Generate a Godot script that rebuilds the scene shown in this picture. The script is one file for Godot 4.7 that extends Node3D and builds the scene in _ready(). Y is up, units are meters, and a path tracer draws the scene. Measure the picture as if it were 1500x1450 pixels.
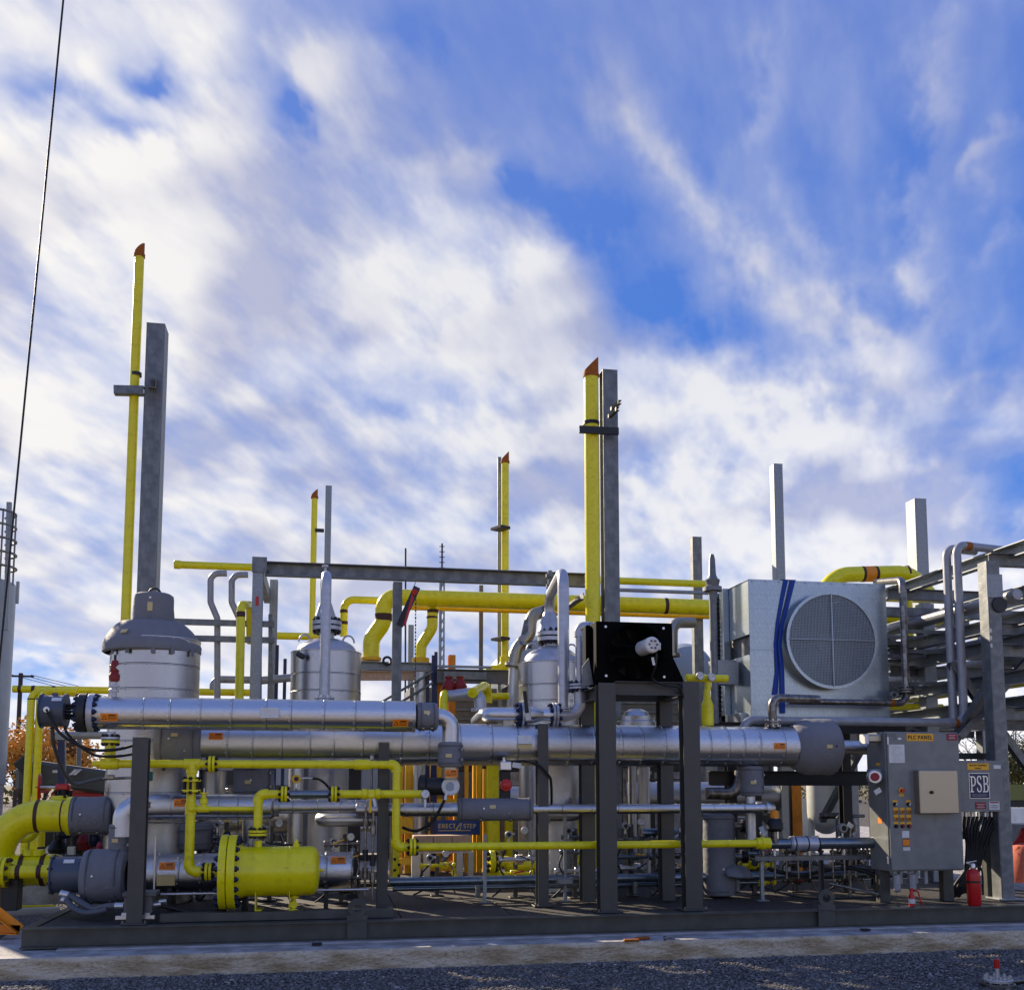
extends Node3D
# A gas compression / heating skid on a concrete pad, seen from the gravel in front of it.
# World frame: x runs along the skid, y is up, -z runs back from the skid's front beam.
# Positions were surveyed from the photograph: at(px, py, d) gives the point that lies d metres behind the
# skid's front face on the line of sight; everything is then built square to the skid in metres.

const F := 1500.0
const EYE := Vector3(0, 1.8, 0)
const ZF := 10.85
const DECK := 0.406
const SLAB := 0.2

var cb: Basis
var cbi: Basis
var cur: Node3D
var M := {}
var used := {}
var cache := {}
var things: Array = []
var rng := RandomNumberGenerator.new()
var bump := FastNoiseLite.new()

# ------------------------------------------------------------------ survey
func at(px: float, py: float, d: float) -> Vector3:
	var r: Vector3 = cb * Vector3((px - 750.0) / F, (1000.0 - py) / F, -1.0)
	return EYE + r * (-(ZF + d) / r.z)

func pr(v: Vector3) -> Vector2:
	var c: Vector3 = cbi * (v - EYE)
	return Vector2(750.0 - F * c.x / c.z, 1000.0 + F * c.y / c.z)

func dep(v: Vector3) -> float:
	return -(cbi * (v - EYE)).z

func mm(px: float, v: Vector3) -> float:
	return px * dep(v) / F

func step(p: Vector3, k: String, val) -> Vector3:
	var d: float = -p.z - ZF
	match k:
		"x":
			for i in 3: p.x = at(val, pr(p).y, d).x
		"y":
			for i in 3: p.y = at(pr(p).x, val, d).y
		"z": p.z = -(ZF + val)
		"dx": p.x += val
		"dy": p.y += val
		"dz": p.z += val
	return p

func route(px: float, py: float, d: float, moves: Array) -> PackedVector3Array:
	var p := at(px, py, d)
	var out := PackedVector3Array([p])
	var i := 0
	while i < moves.size():
		p = step(p, moves[i], moves[i + 1])
		out.append(p)
		i += 2
	return out

# ------------------------------------------------------------------ things and parts
func numbered(parent: Node, called: String) -> String:
	var key := str(parent.get_instance_id()) + called
	var n: int = used.get(key, 0)
	used[key] = n + 1
	return called if n == 0 else "%s_%03d" % [called, n]

func thing(called: String, label: String, category: String, group := "") -> Node3D:
	var o := Node3D.new()
	o.name = numbered(self, called)
	add_child(o)
	o.set_meta("label", label)
	o.set_meta("category", category)
	if group != "": o.set_meta("group", group)
	cur = o
	things.append(o)
	return o

func struct(called: String) -> Node3D:
	var o := Node3D.new()
	o.name = numbered(self, called)
	add_child(o)
	o.set_meta("kind", "structure")
	cur = o
	return o

func put(called: String, mesh: Mesh, mat: Material, xf: Transform3D, parent: Node3D = null) -> MeshInstance3D:
	var par: Node3D = cur if parent == null else parent
	var o := MeshInstance3D.new()
	o.name = numbered(par, called)
	o.mesh = mesh
	o.material_override = mat
	par.add_child(o)
	# xf is in world space; a sub-part is given relative to its part
	o.transform = par.transform.affine_inverse() * xf if par is MeshInstance3D else xf
	return o

func ybasis(axis: Vector3) -> Basis:
	var y := axis.normalized()
	var h := Vector3(0, 0, 1) if absf(y.z) < 0.9 else Vector3(1, 0, 0)
	var x := y.cross(h).normalized()
	return Basis(x, y, x.cross(y))

func settle() -> void:
	# every thing's node goes to the middle of its own footprint
	for o in things:
		var box := AABB()
		var first := true
		for c in o.get_children():
			if c is MeshInstance3D and c.mesh:
				var b: AABB = c.transform * c.mesh.get_aabb()
				box = b if first else box.merge(b)
				first = false
		if first: continue
		var base := Vector3(box.get_center().x, box.position.y, box.get_center().z)
		o.position = base
		for c in o.get_children(): c.position -= base

# ------------------------------------------------------------------ meshes
func mesh_of(v: PackedVector3Array, n: PackedVector3Array, idx: PackedInt32Array) -> ArrayMesh:
	# every triangle is wound to agree with its normals
	for i in range(0, idx.size(), 3):
		var p := v[idx[i]]
		if (v[idx[i + 2]] - p).cross(v[idx[i + 1]] - p).dot(n[idx[i]] + n[idx[i + 1]] + n[idx[i + 2]]) < 0.0:
			var t := idx[i + 1]
			idx[i + 1] = idx[i + 2]
			idx[i + 2] = t
	var a := []
	a.resize(Mesh.ARRAY_MAX)
	a[Mesh.ARRAY_VERTEX] = v
	a[Mesh.ARRAY_NORMAL] = n
	a[Mesh.ARRAY_INDEX] = idx
	var m := ArrayMesh.new()
	m.add_surface_from_arrays(Mesh.PRIMITIVE_TRIANGLES, a)
	return m

# profile points are (height along the axis, radius); corners sharper than 30 degrees stay sharp
func lathe_mesh(prof: Array, seg: int, wob := 0.0) -> ArrayMesh:
	var key := str(prof) + str(seg) + str(wob)
	if wob == 0.0 and cache.has(key): return cache[key]
	var v := PackedVector3Array(); var n := PackedVector3Array(); var ix := PackedInt32Array()
	var segn: Array = []
	for i in prof.size() - 1:
		var e: Vector2 = prof[i + 1] - prof[i]
		segn.append(Vector2(-e.y, e.x).normalized() if e.length() > 1e-7 else Vector2(0, 1))
	for i in prof.size() - 1:
		var na: Vector2 = segn[i]; var nb: Vector2 = segn[i]
		if i > 0 and segn[i].dot(segn[i - 1]) > 0.85: na = (segn[i] + segn[i - 1]).normalized()
		if i < prof.size() - 2 and segn[i].dot(segn[i + 1]) > 0.85: nb = (segn[i] + segn[i + 1]).normalized()
		var s := v.size()
		for k in seg + 1:
			var a := TAU * k / seg
			var c := cos(a); var sn := sin(a)
			for j in 2:
				var p: Vector2 = prof[i + j]
				var nn: Vector2 = nb if j == 1 else na
				var r := p.y
				if wob > 0.0 and r > 0.0:
					r += wob * bump.get_noise_3d(c * 3.0, sn * 3.0, p.x * 9.0 + prof[-1].x * 31.0)
				v.append(Vector3(c * r, p.x, sn * r))
				n.append(Vector3(c * nn.y, nn.x, sn * nn.y).normalized())
		for k in seg:
			var b := s + k * 2
			ix.append_array([b, b + 1, b + 2, b + 1, b + 3, b + 2])
	var m := mesh_of(v, n, ix)
	if wob == 0.0: cache[key] = m
	return m

func lathe(called: String, a: Vector3, axis: Vector3, prof: Array, mat: Material, seg := 24, parent: Node3D = null, wob := 0.0) -> MeshInstance3D:
	return put(called, lathe_mesh(prof, seg, wob), mat, Transform3D(ybasis(axis), a), parent)

# a closed rod or disc with slightly broken edges
func rod(called: String, a: Vector3, b: Vector3, r: float, mat: Material, parent: Node3D = null, seg := 20, bev := 0.0) -> MeshInstance3D:
	var l := snappedf(a.distance_to(b), 0.0005)
	r = snappedf(r, 0.0005)
	var e: float = bev if bev > 0.0 else minf(0.004, minf(l, r) * 0.2)
	var prof := [Vector2(0, 0), Vector2(0, r - e), Vector2(e, r), Vector2(l - e, r), Vector2(l, r - e), Vector2(l, 0)]
	return lathe(called, a, b - a, prof, mat, seg, parent)

func rounded(pts: PackedVector3Array, bend: float) -> PackedVector3Array:
	var out := PackedVector3Array([pts[0]])
	for i in range(1, pts.size() - 1):
		var p := pts[i]
		var u := (pts[i - 1] - p); var w := (pts[i + 1] - p)
		var lu := u.length(); var lw := w.length()
		if lu < 1e-5 or lw < 1e-5: continue
		u /= lu; w /= lw
		var ang := acos(clampf(u.dot(w), -1, 1))
		if ang > PI - 0.03:
			out.append(p); continue
		var t: float = minf(bend / tan(ang / 2), minf(lu * (0.96 if i == 1 else 0.499), lw * (0.96 if i == pts.size() - 2 else 0.499)))
		var k := 8
		var r := t * tan(ang / 2)
		var c := p + (u + w).normalized() * (r / sin(ang / 2))
		var s0 := p + u * t - c; var s1 := p + w * t - c
		for j in k + 1:
			out.append(c + s0.slerp(s1, float(j) / k))
	out.append(pts[pts.size() - 1])
	return out

func tube_mesh(pts: PackedVector3Array, r: float, seg: int, caps := true, wob := 0.0) -> ArrayMesh:
	var v := PackedVector3Array(); var n := PackedVector3Array(); var ix := PackedInt32Array()
	var o := pts[0]
	var t0 := (pts[1] - pts[0]).normalized()
	var b := ybasis(t0)
	var px := b.x; var pz := b.z
	var prev := t0
	for i in pts.size():
		var t: Vector3
		if i == 0: t = t0
		elif i == pts.size() - 1: t = (pts[i] - pts[i - 1]).normalized()
		else: t = ((pts[i] - pts[i - 1]).normalized() + (pts[i + 1] - pts[i]).normalized()).normalized()
		var ax := prev.cross(t)
		if ax.length() > 1e-6:
			var q := Quaternion(ax.normalized(), prev.angle_to(t))
			px = q * px; pz = q * pz
		prev = t
		for k in seg + 1:
			var a := TAU * k / seg
			var dir := px * cos(a) + pz * sin(a)
			var rr := r
			if wob > 0.0: rr += wob * bump.get_noise_3dv((pts[i] + dir * r) * 14.0)
			v.append(pts[i] - o + dir * rr); n.append(dir)
	for i in pts.size() - 1:
		for k in seg:
			var s := i * (seg + 1) + k
			ix.append_array([s, s + seg + 1, s + 1, s + 1, s + seg + 1, s + seg + 2])
	if caps:
		for e in 2:
			var i := 0 if e == 0 else pts.size() - 1
			var c := v.size()
			var nn := -t0 if e == 0 else prev
			v.append(pts[i] - o); n.append(nn)
			for k in seg + 1:
				v.append(v[i * (seg + 1) + k]); n.append(nn)
			for k in seg:
				if e == 0: ix.append_array([c, c + k + 1, c + k + 2])
				else: ix.append_array([c, c + k + 2, c + k + 1])
	return mesh_of(v, n, ix)

func tube(called: String, pts: PackedVector3Array, r: float, mat: Material, bend := -1.0, parent: Node3D = null, seg := 18, wob := 0.0) -> MeshInstance3D:
	var q := rounded(pts, r * 3.0 if bend < 0.0 else bend)
	return put(called, tube_mesh(q, r, seg, true, wob), mat, Transform3D(Basis(), pts[0]), parent)

# a soft curve through the points, for cables and hoses
func hose(called: String, pts: Array, r: float, mat: Material, parent: Node3D = null, seg := 8) -> MeshInstance3D:
	var c := Curve3D.new()
	for i in pts.size():
		var tg := Vector3.ZERO
		if i > 0 and i < pts.size() - 1: tg = (pts[i + 1] - pts[i - 1]) / 6.0
		c.add_point(pts[i], -tg, tg)
	var out := PackedVector3Array()
	var l := c.get_baked_length()
	var k := maxi(8, int(pts.size() * 6))
	for i in k + 1: out.append(c.sample_baked(l * i / k, true))
	return put(called, tube_mesh(out, r, seg), mat, Transform3D(Basis(), out[0] * 1.0), parent)

func box_mesh(s: Vector3, e: float) -> ArrayMesh:
	var key := "b" + str(s.snappedf(0.0005)) + str(e)
	if cache.has(key): return cache[key]
	var v := PackedVector3Array(); var n := PackedVector3Array(); var ix := PackedInt32Array()
	var h := s / 2
	e = minf(e, minf(h.x, minf(h.y, h.z)) * 0.6)
	var add := func(q: Array):
		var nn: Vector3 = (q[1] - q[0]).cross(q[2] - q[0]).normalized()
		var mid := Vector3.ZERO
		for p in q: mid += p
		var flip: bool = nn.dot(mid) < 0
		if flip: nn = -nn
		var b := v.size()
		for p in q:
			v.append(p); n.append(nn)
		for i in range(1, q.size() - 1):
			if flip: ix.append_array([b, b + i, b + i + 1])
			else: ix.append_array([b, b + i + 1, b + i])
	for ax in 3:
		var a1 := (ax + 1) % 3; var a2 := (ax + 2) % 3
		for sg in [-1.0, 1.0]:
			var q := []
			for c in [[-1, -1], [1, -1], [1, 1], [-1, 1]]:
				var p := Vector3.ZERO
				p[ax] = sg * h[ax]; p[a1] = c[0] * (h[a1] - e); p[a2] = c[1] * (h[a2] - e)
				q.append(p)
			add.call(q)
			for s2 in [-1.0, 1.0]:
				var q2 := []
				for c in [[0, -1], [0, 1], [1, 1], [1, -1]]:
					var p := Vector3.ZERO
					p[ax] = sg * (h[ax] - (e if c[0] == 1 else 0.0))
					p[a1] = s2 * (h[a1] - (0.0 if c[0] == 1 else e))
					p[a2] = c[1] * (h[a2] - e)
					q2.append(p)
				add.call(q2)
	for sx in [-1.0, 1.0]:
		for sy in [-1.0, 1.0]:
			for sz in [-1.0, 1.0]:
				add.call([Vector3(sx * h.x, sy * (h.y - e), sz * (h.z - e)), Vector3(sx * (h.x - e), sy * h.y, sz * (h.z - e)), Vector3(sx * (h.x - e), sy * (h.y - e), sz * h.z)])
	var m := mesh_of(v, n, ix)
	cache[key] = m
	return m

func box(called: String, c: Vector3, s: Vector3, mat: Material, parent: Node3D = null, basis := Basis(), e := 0.004) -> MeshInstance3D:
	return put(called, box_mesh(s, e), mat, Transform3D(basis, c), parent)

# box between two surveyed corners of its front face, running back by depth t
func face_box(called: String, x0: float, y0: float, x1: float, y1: float, d: float, t: float, mat: Material, parent: Node3D = null, e := 0.004) -> MeshInstance3D:
	var my := (y0 + y1) / 2; var mx := (x0 + x1) / 2
	var l := at(x0, my, d).x; var r := at(x1, my, d).x
	var u := at(mx, y0, d).y; var b := at(mx, y1, d).y
	return box(called, Vector3((l + r) / 2, (u + b) / 2, -(ZF + d + t / 2)), Vector3(r - l, u - b, t), mat, parent, Basis(), e)

func prism_mesh(poly: PackedVector2Array, l: float) -> ArrayMesh:
	var key := "p" + str(poly) + str(snappedf(l, 0.0005))
	if cache.has(key): return cache[key]
	var v := PackedVector3Array(); var n := PackedVector3Array(); var ix := PackedInt32Array()
	var area := 0.0
	for i in poly.size():
		var q := poly[(i + 1) % poly.size()]
		area += poly[i].x * q.y - q.x * poly[i].y
	if area < 0: poly.reverse()
	for i in poly.size():
		var a := poly[i]; var b := poly[(i + 1) % poly.size()]
		var e := b - a
		var nn := Vector3(e.y, -e.x, 0).normalized()
		var s := v.size()
		v.append_array([Vector3(a.x, a.y, 0), Vector3(b.x, b.y, 0), Vector3(b.x, b.y, l), Vector3(a.x, a.y, l)])
		n.append_array([nn, nn, nn, nn])
		ix.append_array([s, s + 2, s + 1, s, s + 3, s + 2])
	var tri := Geometry2D.triangulate_polygon(poly)
	for e in 2:
		var s := v.size()
		for p in poly:
			v.append(Vector3(p.x, p.y, l * e)); n.append(Vector3(0, 0, 1 if e else -1))
		for i in range(0, tri.size(), 3):
			if e: ix.append_array([s + tri[i], s + tri[i + 2], s + tri[i + 1]])
			else: ix.append_array([s + tri[i], s + tri[i + 1], s + tri[i + 2]])
	var m := mesh_of(v, n, ix)
	cache[key] = m
	return m

# extrude a profile from a to b; its y axis leans to up
func prism(called: String, poly: PackedVector2Array, a: Vector3, b: Vector3, up: Vector3, mat: Material, parent: Node3D = null) -> MeshInstance3D:
	var z := (b - a).normalized()
	var x := up.cross(z).normalized()
	return put(called, prism_mesh(poly, a.distance_to(b)), mat, Transform3D(Basis(x, z.cross(x), z), a), parent)

func pf_h(w: float, h: float, t := 0.011) -> PackedVector2Array:
	var a := w / 2; var b := h / 2; var s := t * 0.4
	return PackedVector2Array([Vector2(-a, -b), Vector2(a, -b), Vector2(a, -b + t), Vector2(s, -b + t), Vector2(s, b - t), Vector2(a, b - t), Vector2(a, b), Vector2(-a, b), Vector2(-a, b - t), Vector2(-s, b - t), Vector2(-s, -b + t), Vector2(-a, -b + t)])

func pf_c(w: float, h: float, t := 0.01) -> PackedVector2Array:
	var a := w / 2; var b := h / 2
	return PackedVector2Array([Vector2(-a, -b), Vector2(a, -b), Vector2(a, -b + t), Vector2(-a + t, -b + t), Vector2(-a + t, b - t), Vector2(a, b - t), Vector2(a, b), Vector2(-a, b)])

func pf_l(w: float, h: float, t := 0.008) -> PackedVector2Array:
	return PackedVector2Array([Vector2(0, 0), Vector2(w, 0), Vector2(w, t), Vector2(t, t), Vector2(t, h), Vector2(0, h)])

func pf_sq(w: float, h: float, e := 0.006) -> PackedVector2Array:
	var a := w / 2; var b := h / 2
	return PackedVector2Array([Vector2(-a + e, -b), Vector2(a - e, -b), Vector2(a, -b + e), Vector2(a, b - e), Vector2(a - e, b), Vector2(-a + e, b), Vector2(-a, b - e), Vector2(-a, -b + e)])

# ------------------------------------------------------------------ pipework pieces
# ring of studs with nuts at both ends, one mesh
func studs(a: Vector3, axis: Vector3, l: float, ring: float, k: int, r: float, mat: Material, parent: Node3D = null) -> MeshInstance3D:
	var key := "st" + str([snappedf(l, .001), snappedf(ring, .001), k, snappedf(r, .0005)])
	if not cache.has(key):
		var st := SurfaceTool.new()
		var nut: float = r * 1.5
		var one := lathe_mesh([Vector2(-nut - r, 0), Vector2(-nut - r, r), Vector2(-nut, r), Vector2(-nut, r * 1.75), Vector2(0, r * 1.75), Vector2(0, r), Vector2(l, r), Vector2(l, r * 1.75), Vector2(l + nut, r * 1.75), Vector2(l + nut, r), Vector2(l + nut + r, r), Vector2(l + nut + r, 0)], 6)
		for i in k:
			var a2 := TAU * (i + 0.5) / k
			st.append_from(one, 0, Transform3D(Basis(), Vector3(cos(a2) * ring, 0, sin(a2) * ring)))
		cache[key] = st.commit()
	var o := put("stud_ring", cache[key], mat, Transform3D(ybasis(axis), a), parent)
	o.set_meta("kind", "stuff")
	return o

# two mating flanges with a gasket gap and their studs; c is the joint
func flange(c: Vector3, axis: Vector3, r: float, th: float, ma: Material, mb: Material, k := 8, bolt := 0.0, bm: Material = null) -> void:
	axis = axis.normalized()
	var g := th * 0.16
	rod("flange", c - axis * (th + g), c - axis * g, r, ma, null, 32)
	rod("gasket", c - axis * g * 1.2, c + axis * g * 1.2, r * 0.72, M.black, null, 20)
	rod("flange", c + axis * g, c + axis * (th + g), r, mb, null, 32)
	var b: float = bolt if bolt > 0 else r * 0.085
	studs(c - axis * (th + g), axis, 2 * (th + g), r * 0.82, k, b, bm if bm else M.stud)

# sheets of aluminium cladding along a straight run, one part for each sheet
func clad(pts: Array, r: float, mat: Material, parent: Node3D = null, seg := 48) -> void:
	for i in pts.size() - 1:
		var l := snappedf(pts[i].distance_to(pts[i + 1]), 0.001)
		var rr := r + (i % 2) * 0.0012
		var prof := [Vector2(0.0, rr - 0.012), Vector2(0.0, rr), Vector2(l * .2, rr), Vector2(l * .4, rr), Vector2(l * .6, rr), Vector2(l * .8, rr), Vector2(l - 0.022, rr), Vector2(l - 0.017, rr + 0.0045), Vector2(l - 0.009, rr + 0.0045), Vector2(l - 0.004, rr), Vector2(l, rr - 0.012)]
		var o := lathe("cladding_sheet", pts[i], pts[i + 1] - pts[i], prof, mat, seg, parent, 0.0035 if r > .07 else 0.0)
		# every sheet is rolled and laid a little differently
		o.rotate_object_local(Vector3.UP, rng.randf() * TAU)
		if r > .15:
			# self tapping screws along the lap, on the walkway side
			var ax: Vector3 = (pts[i + 1] - pts[i]).normalized()
			var up := ax.cross(Vector3(0, 0, 1)).normalized()
			for k in 5:
				var dir := Vector3(0, 0, 1).rotated(ax, -1.0 + .5 * k + rng.randf_range(-.06, .06))
				var c: Vector3 = pts[i + 1] - ax * .03 + dir * rr
				rod("screw", c, c + dir * .007, .0075, M.bright, o, 6)

func hline(pxs: Array, py: float, d: float) -> Array:
	var mid: float = (pxs[0] + pxs[-1]) / 2.0
	var y := at(mid, py, d).y
	var out := []
	for x in pxs:
		var p := at(x, py, d)
		p.y = y
		out.append(step(p, "x", x))
	return out

# upright turned body: list of (py, width in px), measured on the axis
func turned(called: String, px: float, d: float, prof: Array, mat: Material, seg := 40, parent: Node3D = null, wob := 0.0) -> MeshInstance3D:
	var base := at(px, prof[0][0], d)
	var out := []
	for q in prof:
		var p := step(base, "y", q[0])
		out.append(Vector2(p.y - base.y, mm(q[1] / 2.0, p)))
	return lathe(called, base, Vector3.UP, out, mat, seg, parent, wob)

# padded insulation cover, laced, with round fasteners
func jacket(a: Vector3, b: Vector3, r: float, buttons := 2, tagged := true) -> MeshInstance3D:
	var l := a.distance_to(b)
	var e := minf(r * 0.22, l * 0.2)
	var prof := [Vector2(0, r * 0.55), Vector2(0.0, r - e), Vector2(e * 0.3, r - e * 0.3), Vector2(e, r)]
	for i in range(1, 6): prof.append(Vector2(e + (l - 2 * e) * i / 6.0, r))
	prof.append_array([Vector2(l - e, r), Vector2(l - e * 0.3, r - e * 0.3), Vector2(l, r - e), Vector2(l, r * 0.55)])
	var o := lathe("insulation_jacket", a, b - a, prof, M.jacket, 40, null, r * 0.07)
	var ax := (b - a).normalized()
	# hems with draw cords at both ends, and the lap where the cover closes
	for t in [e * 1.15, l - e * 1.15 - .018]:
		lathe("hem", a + ax * t, ax, [Vector2(0, r * .97), Vector2(.003, r * 1.035), Vector2(.015, r * 1.035), Vector2(.018, r * .97)], M.jacket_trim, 40, o, r * .07)
	var lap := Vector3(0, 0, 1).rotated(ax, .9)
	box("lap_seam", a.lerp(b, .5) + lap * r * 1.02, Vector3(.03, l - 2 * e, .012), M.jacket_trim, o, Basis(ax.cross(lap).normalized(), ax, lap), .003)
	for t in [.3, .7]:
		box("strap", a.lerp(b, t) + lap * (r * 1.02 + .008), Vector3(.10, .022, .008), M.jacket_trim, o, Basis(ax.cross(lap).normalized(), ax, lap), .002)
		box("buckle", a.lerp(b, t) + lap * (r * 1.02 + .013), Vector3(.02, .028, .008), M.bright, o, Basis(ax.cross(lap).normalized(), ax, lap), .002)
	# fasteners sit on the side that faces the walkway
	var side := Vector3(0, 0, 1)
	var up := ax.cross(side).normalized()
	for i in buttons:
		var t: float = (i + 1.0) / (buttons + 1.0)
		var dir := (side + up * (0.35 if i % 2 else -0.1)).normalized()
		var c := a.lerp(b, t) + dir * (r + r * 0.02)
		rod("fastener", c - dir * 0.012, c + dir * 0.006, 0.012, M.bright, o, 12)
	if tagged:
		var dir2 := (side - up * 0.25).normalized()
		plate("jacket_tag", a.lerp(b, 0.45) + dir2 * (r + r * 0.03), dir2, 0.07, 0.04, M.tag, o)
	return o

func plate(called: String, c: Vector3, nrm: Vector3, w: float, h: float, mat: Material, parent: Node3D = null, t := 0.006) -> MeshInstance3D:
	var z := nrm.normalized()
	var x := Vector3.UP.cross(z).normalized()
	return box(called, c, Vector3(w, h, t), mat, parent, Basis(x, z.cross(x), z), 0.0015)

# orange caution label: triangle sign and lines of small print
func caution(c: Vector3, nrm: Vector3, w: float, h: float) -> void:
	var o := plate("caution_label", c, nrm, w, h, M.label, null, 0.004)
	var z := nrm.normalized(); var x := Vector3.UP.cross(z).normalized(); var y := z.cross(x)
	var b := Basis(x, y, z)
	var tri := PackedVector2Array([Vector2(-h * .32, -h * .28), Vector2(h * .32, -h * .28), Vector2(0, h * .3)])
	put("warning_triangle", prism_mesh(tri, 0.001), M.black, Transform3D(b, c + x * (-w * .28) + z * 0.002), o)
	var tri2 := PackedVector2Array([Vector2(-h * .2, -h * .21), Vector2(h * .2, -h * .21), Vector2(0, h * .17)])
	put("triangle_fill", prism_mesh(tri2, 0.001), M.label, Transform3D(b, c + x * (-w * .28) + z * 0.0028), o)
	for i in 4:
		box("print_line", c + x * (w * .17) + y * (h * (.27 - .18 * i)) + z * 0.0024, Vector3(w * (.5 if i else .4), h * (.14 if i == 0 else .06), 0.0015), M.black, o, b, 0.0002)

func text(called: String, s: String, c: Vector3, nrm: Vector3, h: float, mat: Material, parent: Node3D, font := "Droid Sans", wt := 700, squeeze := 1.0) -> MeshInstance3D:
	var t := TextMesh.new()
	var f := SystemFont.new()
	f.font_names = PackedStringArray([font])
	f.font_weight = wt
	t.font = f
	t.text = s
	t.font_size = 48
	t.pixel_size = h / 48.0 * 1.38
	t.depth = 0.0016
	var z := nrm.normalized(); var x := Vector3.UP.cross(z).normalized()
	return put(called, t, mat, Transform3D(Basis(x * squeeze, z.cross(x), z), c), parent)

# U bolt clamp, stub valve and dial gauge used all over the plant
func gauge(c: Vector3, r: float) -> void:
	var o := lathe("gauge", c - Vector3(0, 0, .03), Vector3(0, 0, 1), [Vector2(0, 0), Vector2(0, r * .9), Vector2(.01, r), Vector2(.04, r), Vector2(.045, r * .9), Vector2(.04, r * .88), Vector2(.04, 0)], M.bright, 24)
	rod("dial", c + Vector3(0, 0, .011), c + Vector3(0, 0, .0125), r * .86, M.white, o, 24, .0003)
	box("pointer", c + Vector3(r * .2, r * .2, .0135), Vector3(r * .8, r * .07, .001), M.black, o, Basis(Vector3(0, 0, 1), .8), .0002)

func transmitter(c: Vector3, r: float, mat: Material) -> void:
	# instrument head: round housing facing the walkway with a conduit hub and a stem
	var o := lathe("instrument_head", c - Vector3(0, 0, r * .8), Vector3(0, 0, 1), [Vector2(0, 0), Vector2(0, r * .8), Vector2(r * .3, r), Vector2(r * 1.4, r), Vector2(r * 1.6, r * .85), Vector2(r * 1.6, 0)], mat, 20)
	rod("cover_glass", c + Vector3(0, 0, r * .8), c + Vector3(0, 0, r * .83), r * .55, M.black, o, 16)
	rod("conduit_hub", c + Vector3(r * .8, r * .1, 0), c + Vector3(r * 1.7, r * .1, 0), r * .3, M.bright, o, 10)
	rod("stem", c - Vector3(0, r * 2.2, 0), c - Vector3(0, r * .8, 0), r * .3, M.bright, o, 10)

# ------------------------------------------------------------------ camera, sky, sun
func view() -> void:
	var cam := Camera3D.new()
	cam.name = "camera"
	cam.position = EYE
	cam.rotation = Vector3(atan(0.1), deg_to_rad(-10.3), 0)
	cam.projection = Camera3D.PROJECTION_FRUSTUM
	cam.near = 0.1
	cam.far = 3000.0
	cam.size = 0.1 * 1450.0 / F
	cam.frustum_offset = Vector2(0, 0.1 * 275.0 / F)
	add_child(cam)
	cam.current = true
	cb = Basis.from_euler(cam.rotation)
	cbi = cb.inverse()

	var sun := DirectionalLight3D.new()
	sun.name = "sun"
	var az := deg_to_rad(-31.0); var el := deg_to_rad(27.0)
	var to_sun := Vector3(sin(az) * cos(el), sin(el), -cos(az) * cos(el))
	sun.basis = Basis.looking_at(-to_sun, Vector3.UP)
	sun.light_energy = 1.6
	sun.light_color = Color(1.0, 0.93, 0.82)
	sun.light_angular_distance = 0.6
	sun.shadow_enabled = true
	add_child(sun)

	var env := Environment.new()
	env.background_mode = Environment.BG_SKY
	env.tonemap_mode = Environment.TONE_MAPPER_LINEAR
	env.tonemap_exposure = 1.75
	env.sdfgi_enabled = true
	env.ssao_enabled = true
	env.ssil_enabled = true
	var sk := Sky.new()
	var pm := PanoramaSkyMaterial.new()
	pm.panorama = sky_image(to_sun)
	pm.energy_multiplier = 1.0
	sk.sky_material = pm
	env.sky = sk
	var we := WorldEnvironment.new()
	we.name = "environment"
	we.environment = env
	add_child(we)

func sm(a: float, b: float, x: float) -> float:
	var t := clampf((x - a) / (b - a), 0, 1)
	return t * t * (3 - 2 * t)

# cirrus and broken altostratus over a deep blue sky, computed for every direction
var n1 := FastNoiseLite.new()
var n2 := FastNoiseLite.new()
var n3 := FastNoiseLite.new()
# places where the blue shows through or the veil thickens, as bearings: x, y, widths, strength
var sky_spots := [[215, 95, 45, 30, -.8], [100, 150, 80, 34, -.75], [200, 185, 60, 28, -.7], [418, 130, 30, 55, -.8], [300, 120, 60, 26, -.3], [20, 120, 45, 30, -.3], [370, 60, 20, 60, -.25], [590, 60, 50, 60, -.35], [735, 262, 46, 42, -.62], [815, 300, 60, 30, -.3], [690, 215, 30, 30, .35], [640, 235, 50, 30, .25], [860, 345, 60, 36, -.34], [935, 425, 80, 46, -.3], [1010, 470, 60, 50, -.18],
		[455, 95, 45, 40, .4], [150, 110, 50, 30, .25], [500, 70, 60, 40, .15], [560, 570, 130, 34, -.32], [660, 600, 110, 34, -.28], [430, 545, 90, 30, -.15], [1475, 715, 60, 60, -.6], [1400, 650, 120, 34, -.3], [930, 690, 70, 30, -.3], [1020, 640, 60, 26, -.2], [1180, 610, 90, 40, .2], [85, 968, 130, 20, -.6], [40, 1010, 90, 30, -.35],
		[1060, 610, 110, 40, .25], [800, 420, 80, 80, .3], [790, 480, 110, 80, .15], [500, 420, 200, 130, .1], [250, 300, 160, 100, .15], [1290, 520, 60, 60, .15], [700, 960, 90, 30, -.5], [620, 945, 60, 25, -.2], [1480, 560, 50, 60, .15],
		[930, 210, 40, 30, .1], [900, 170, 60, 60, .06], [1370, 110, 30, 90, .22], [1120, 150, 24, 60, .16], [1430, 260, 50, 24, .14], [1350, 430, 36, 90, .2]]
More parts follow.
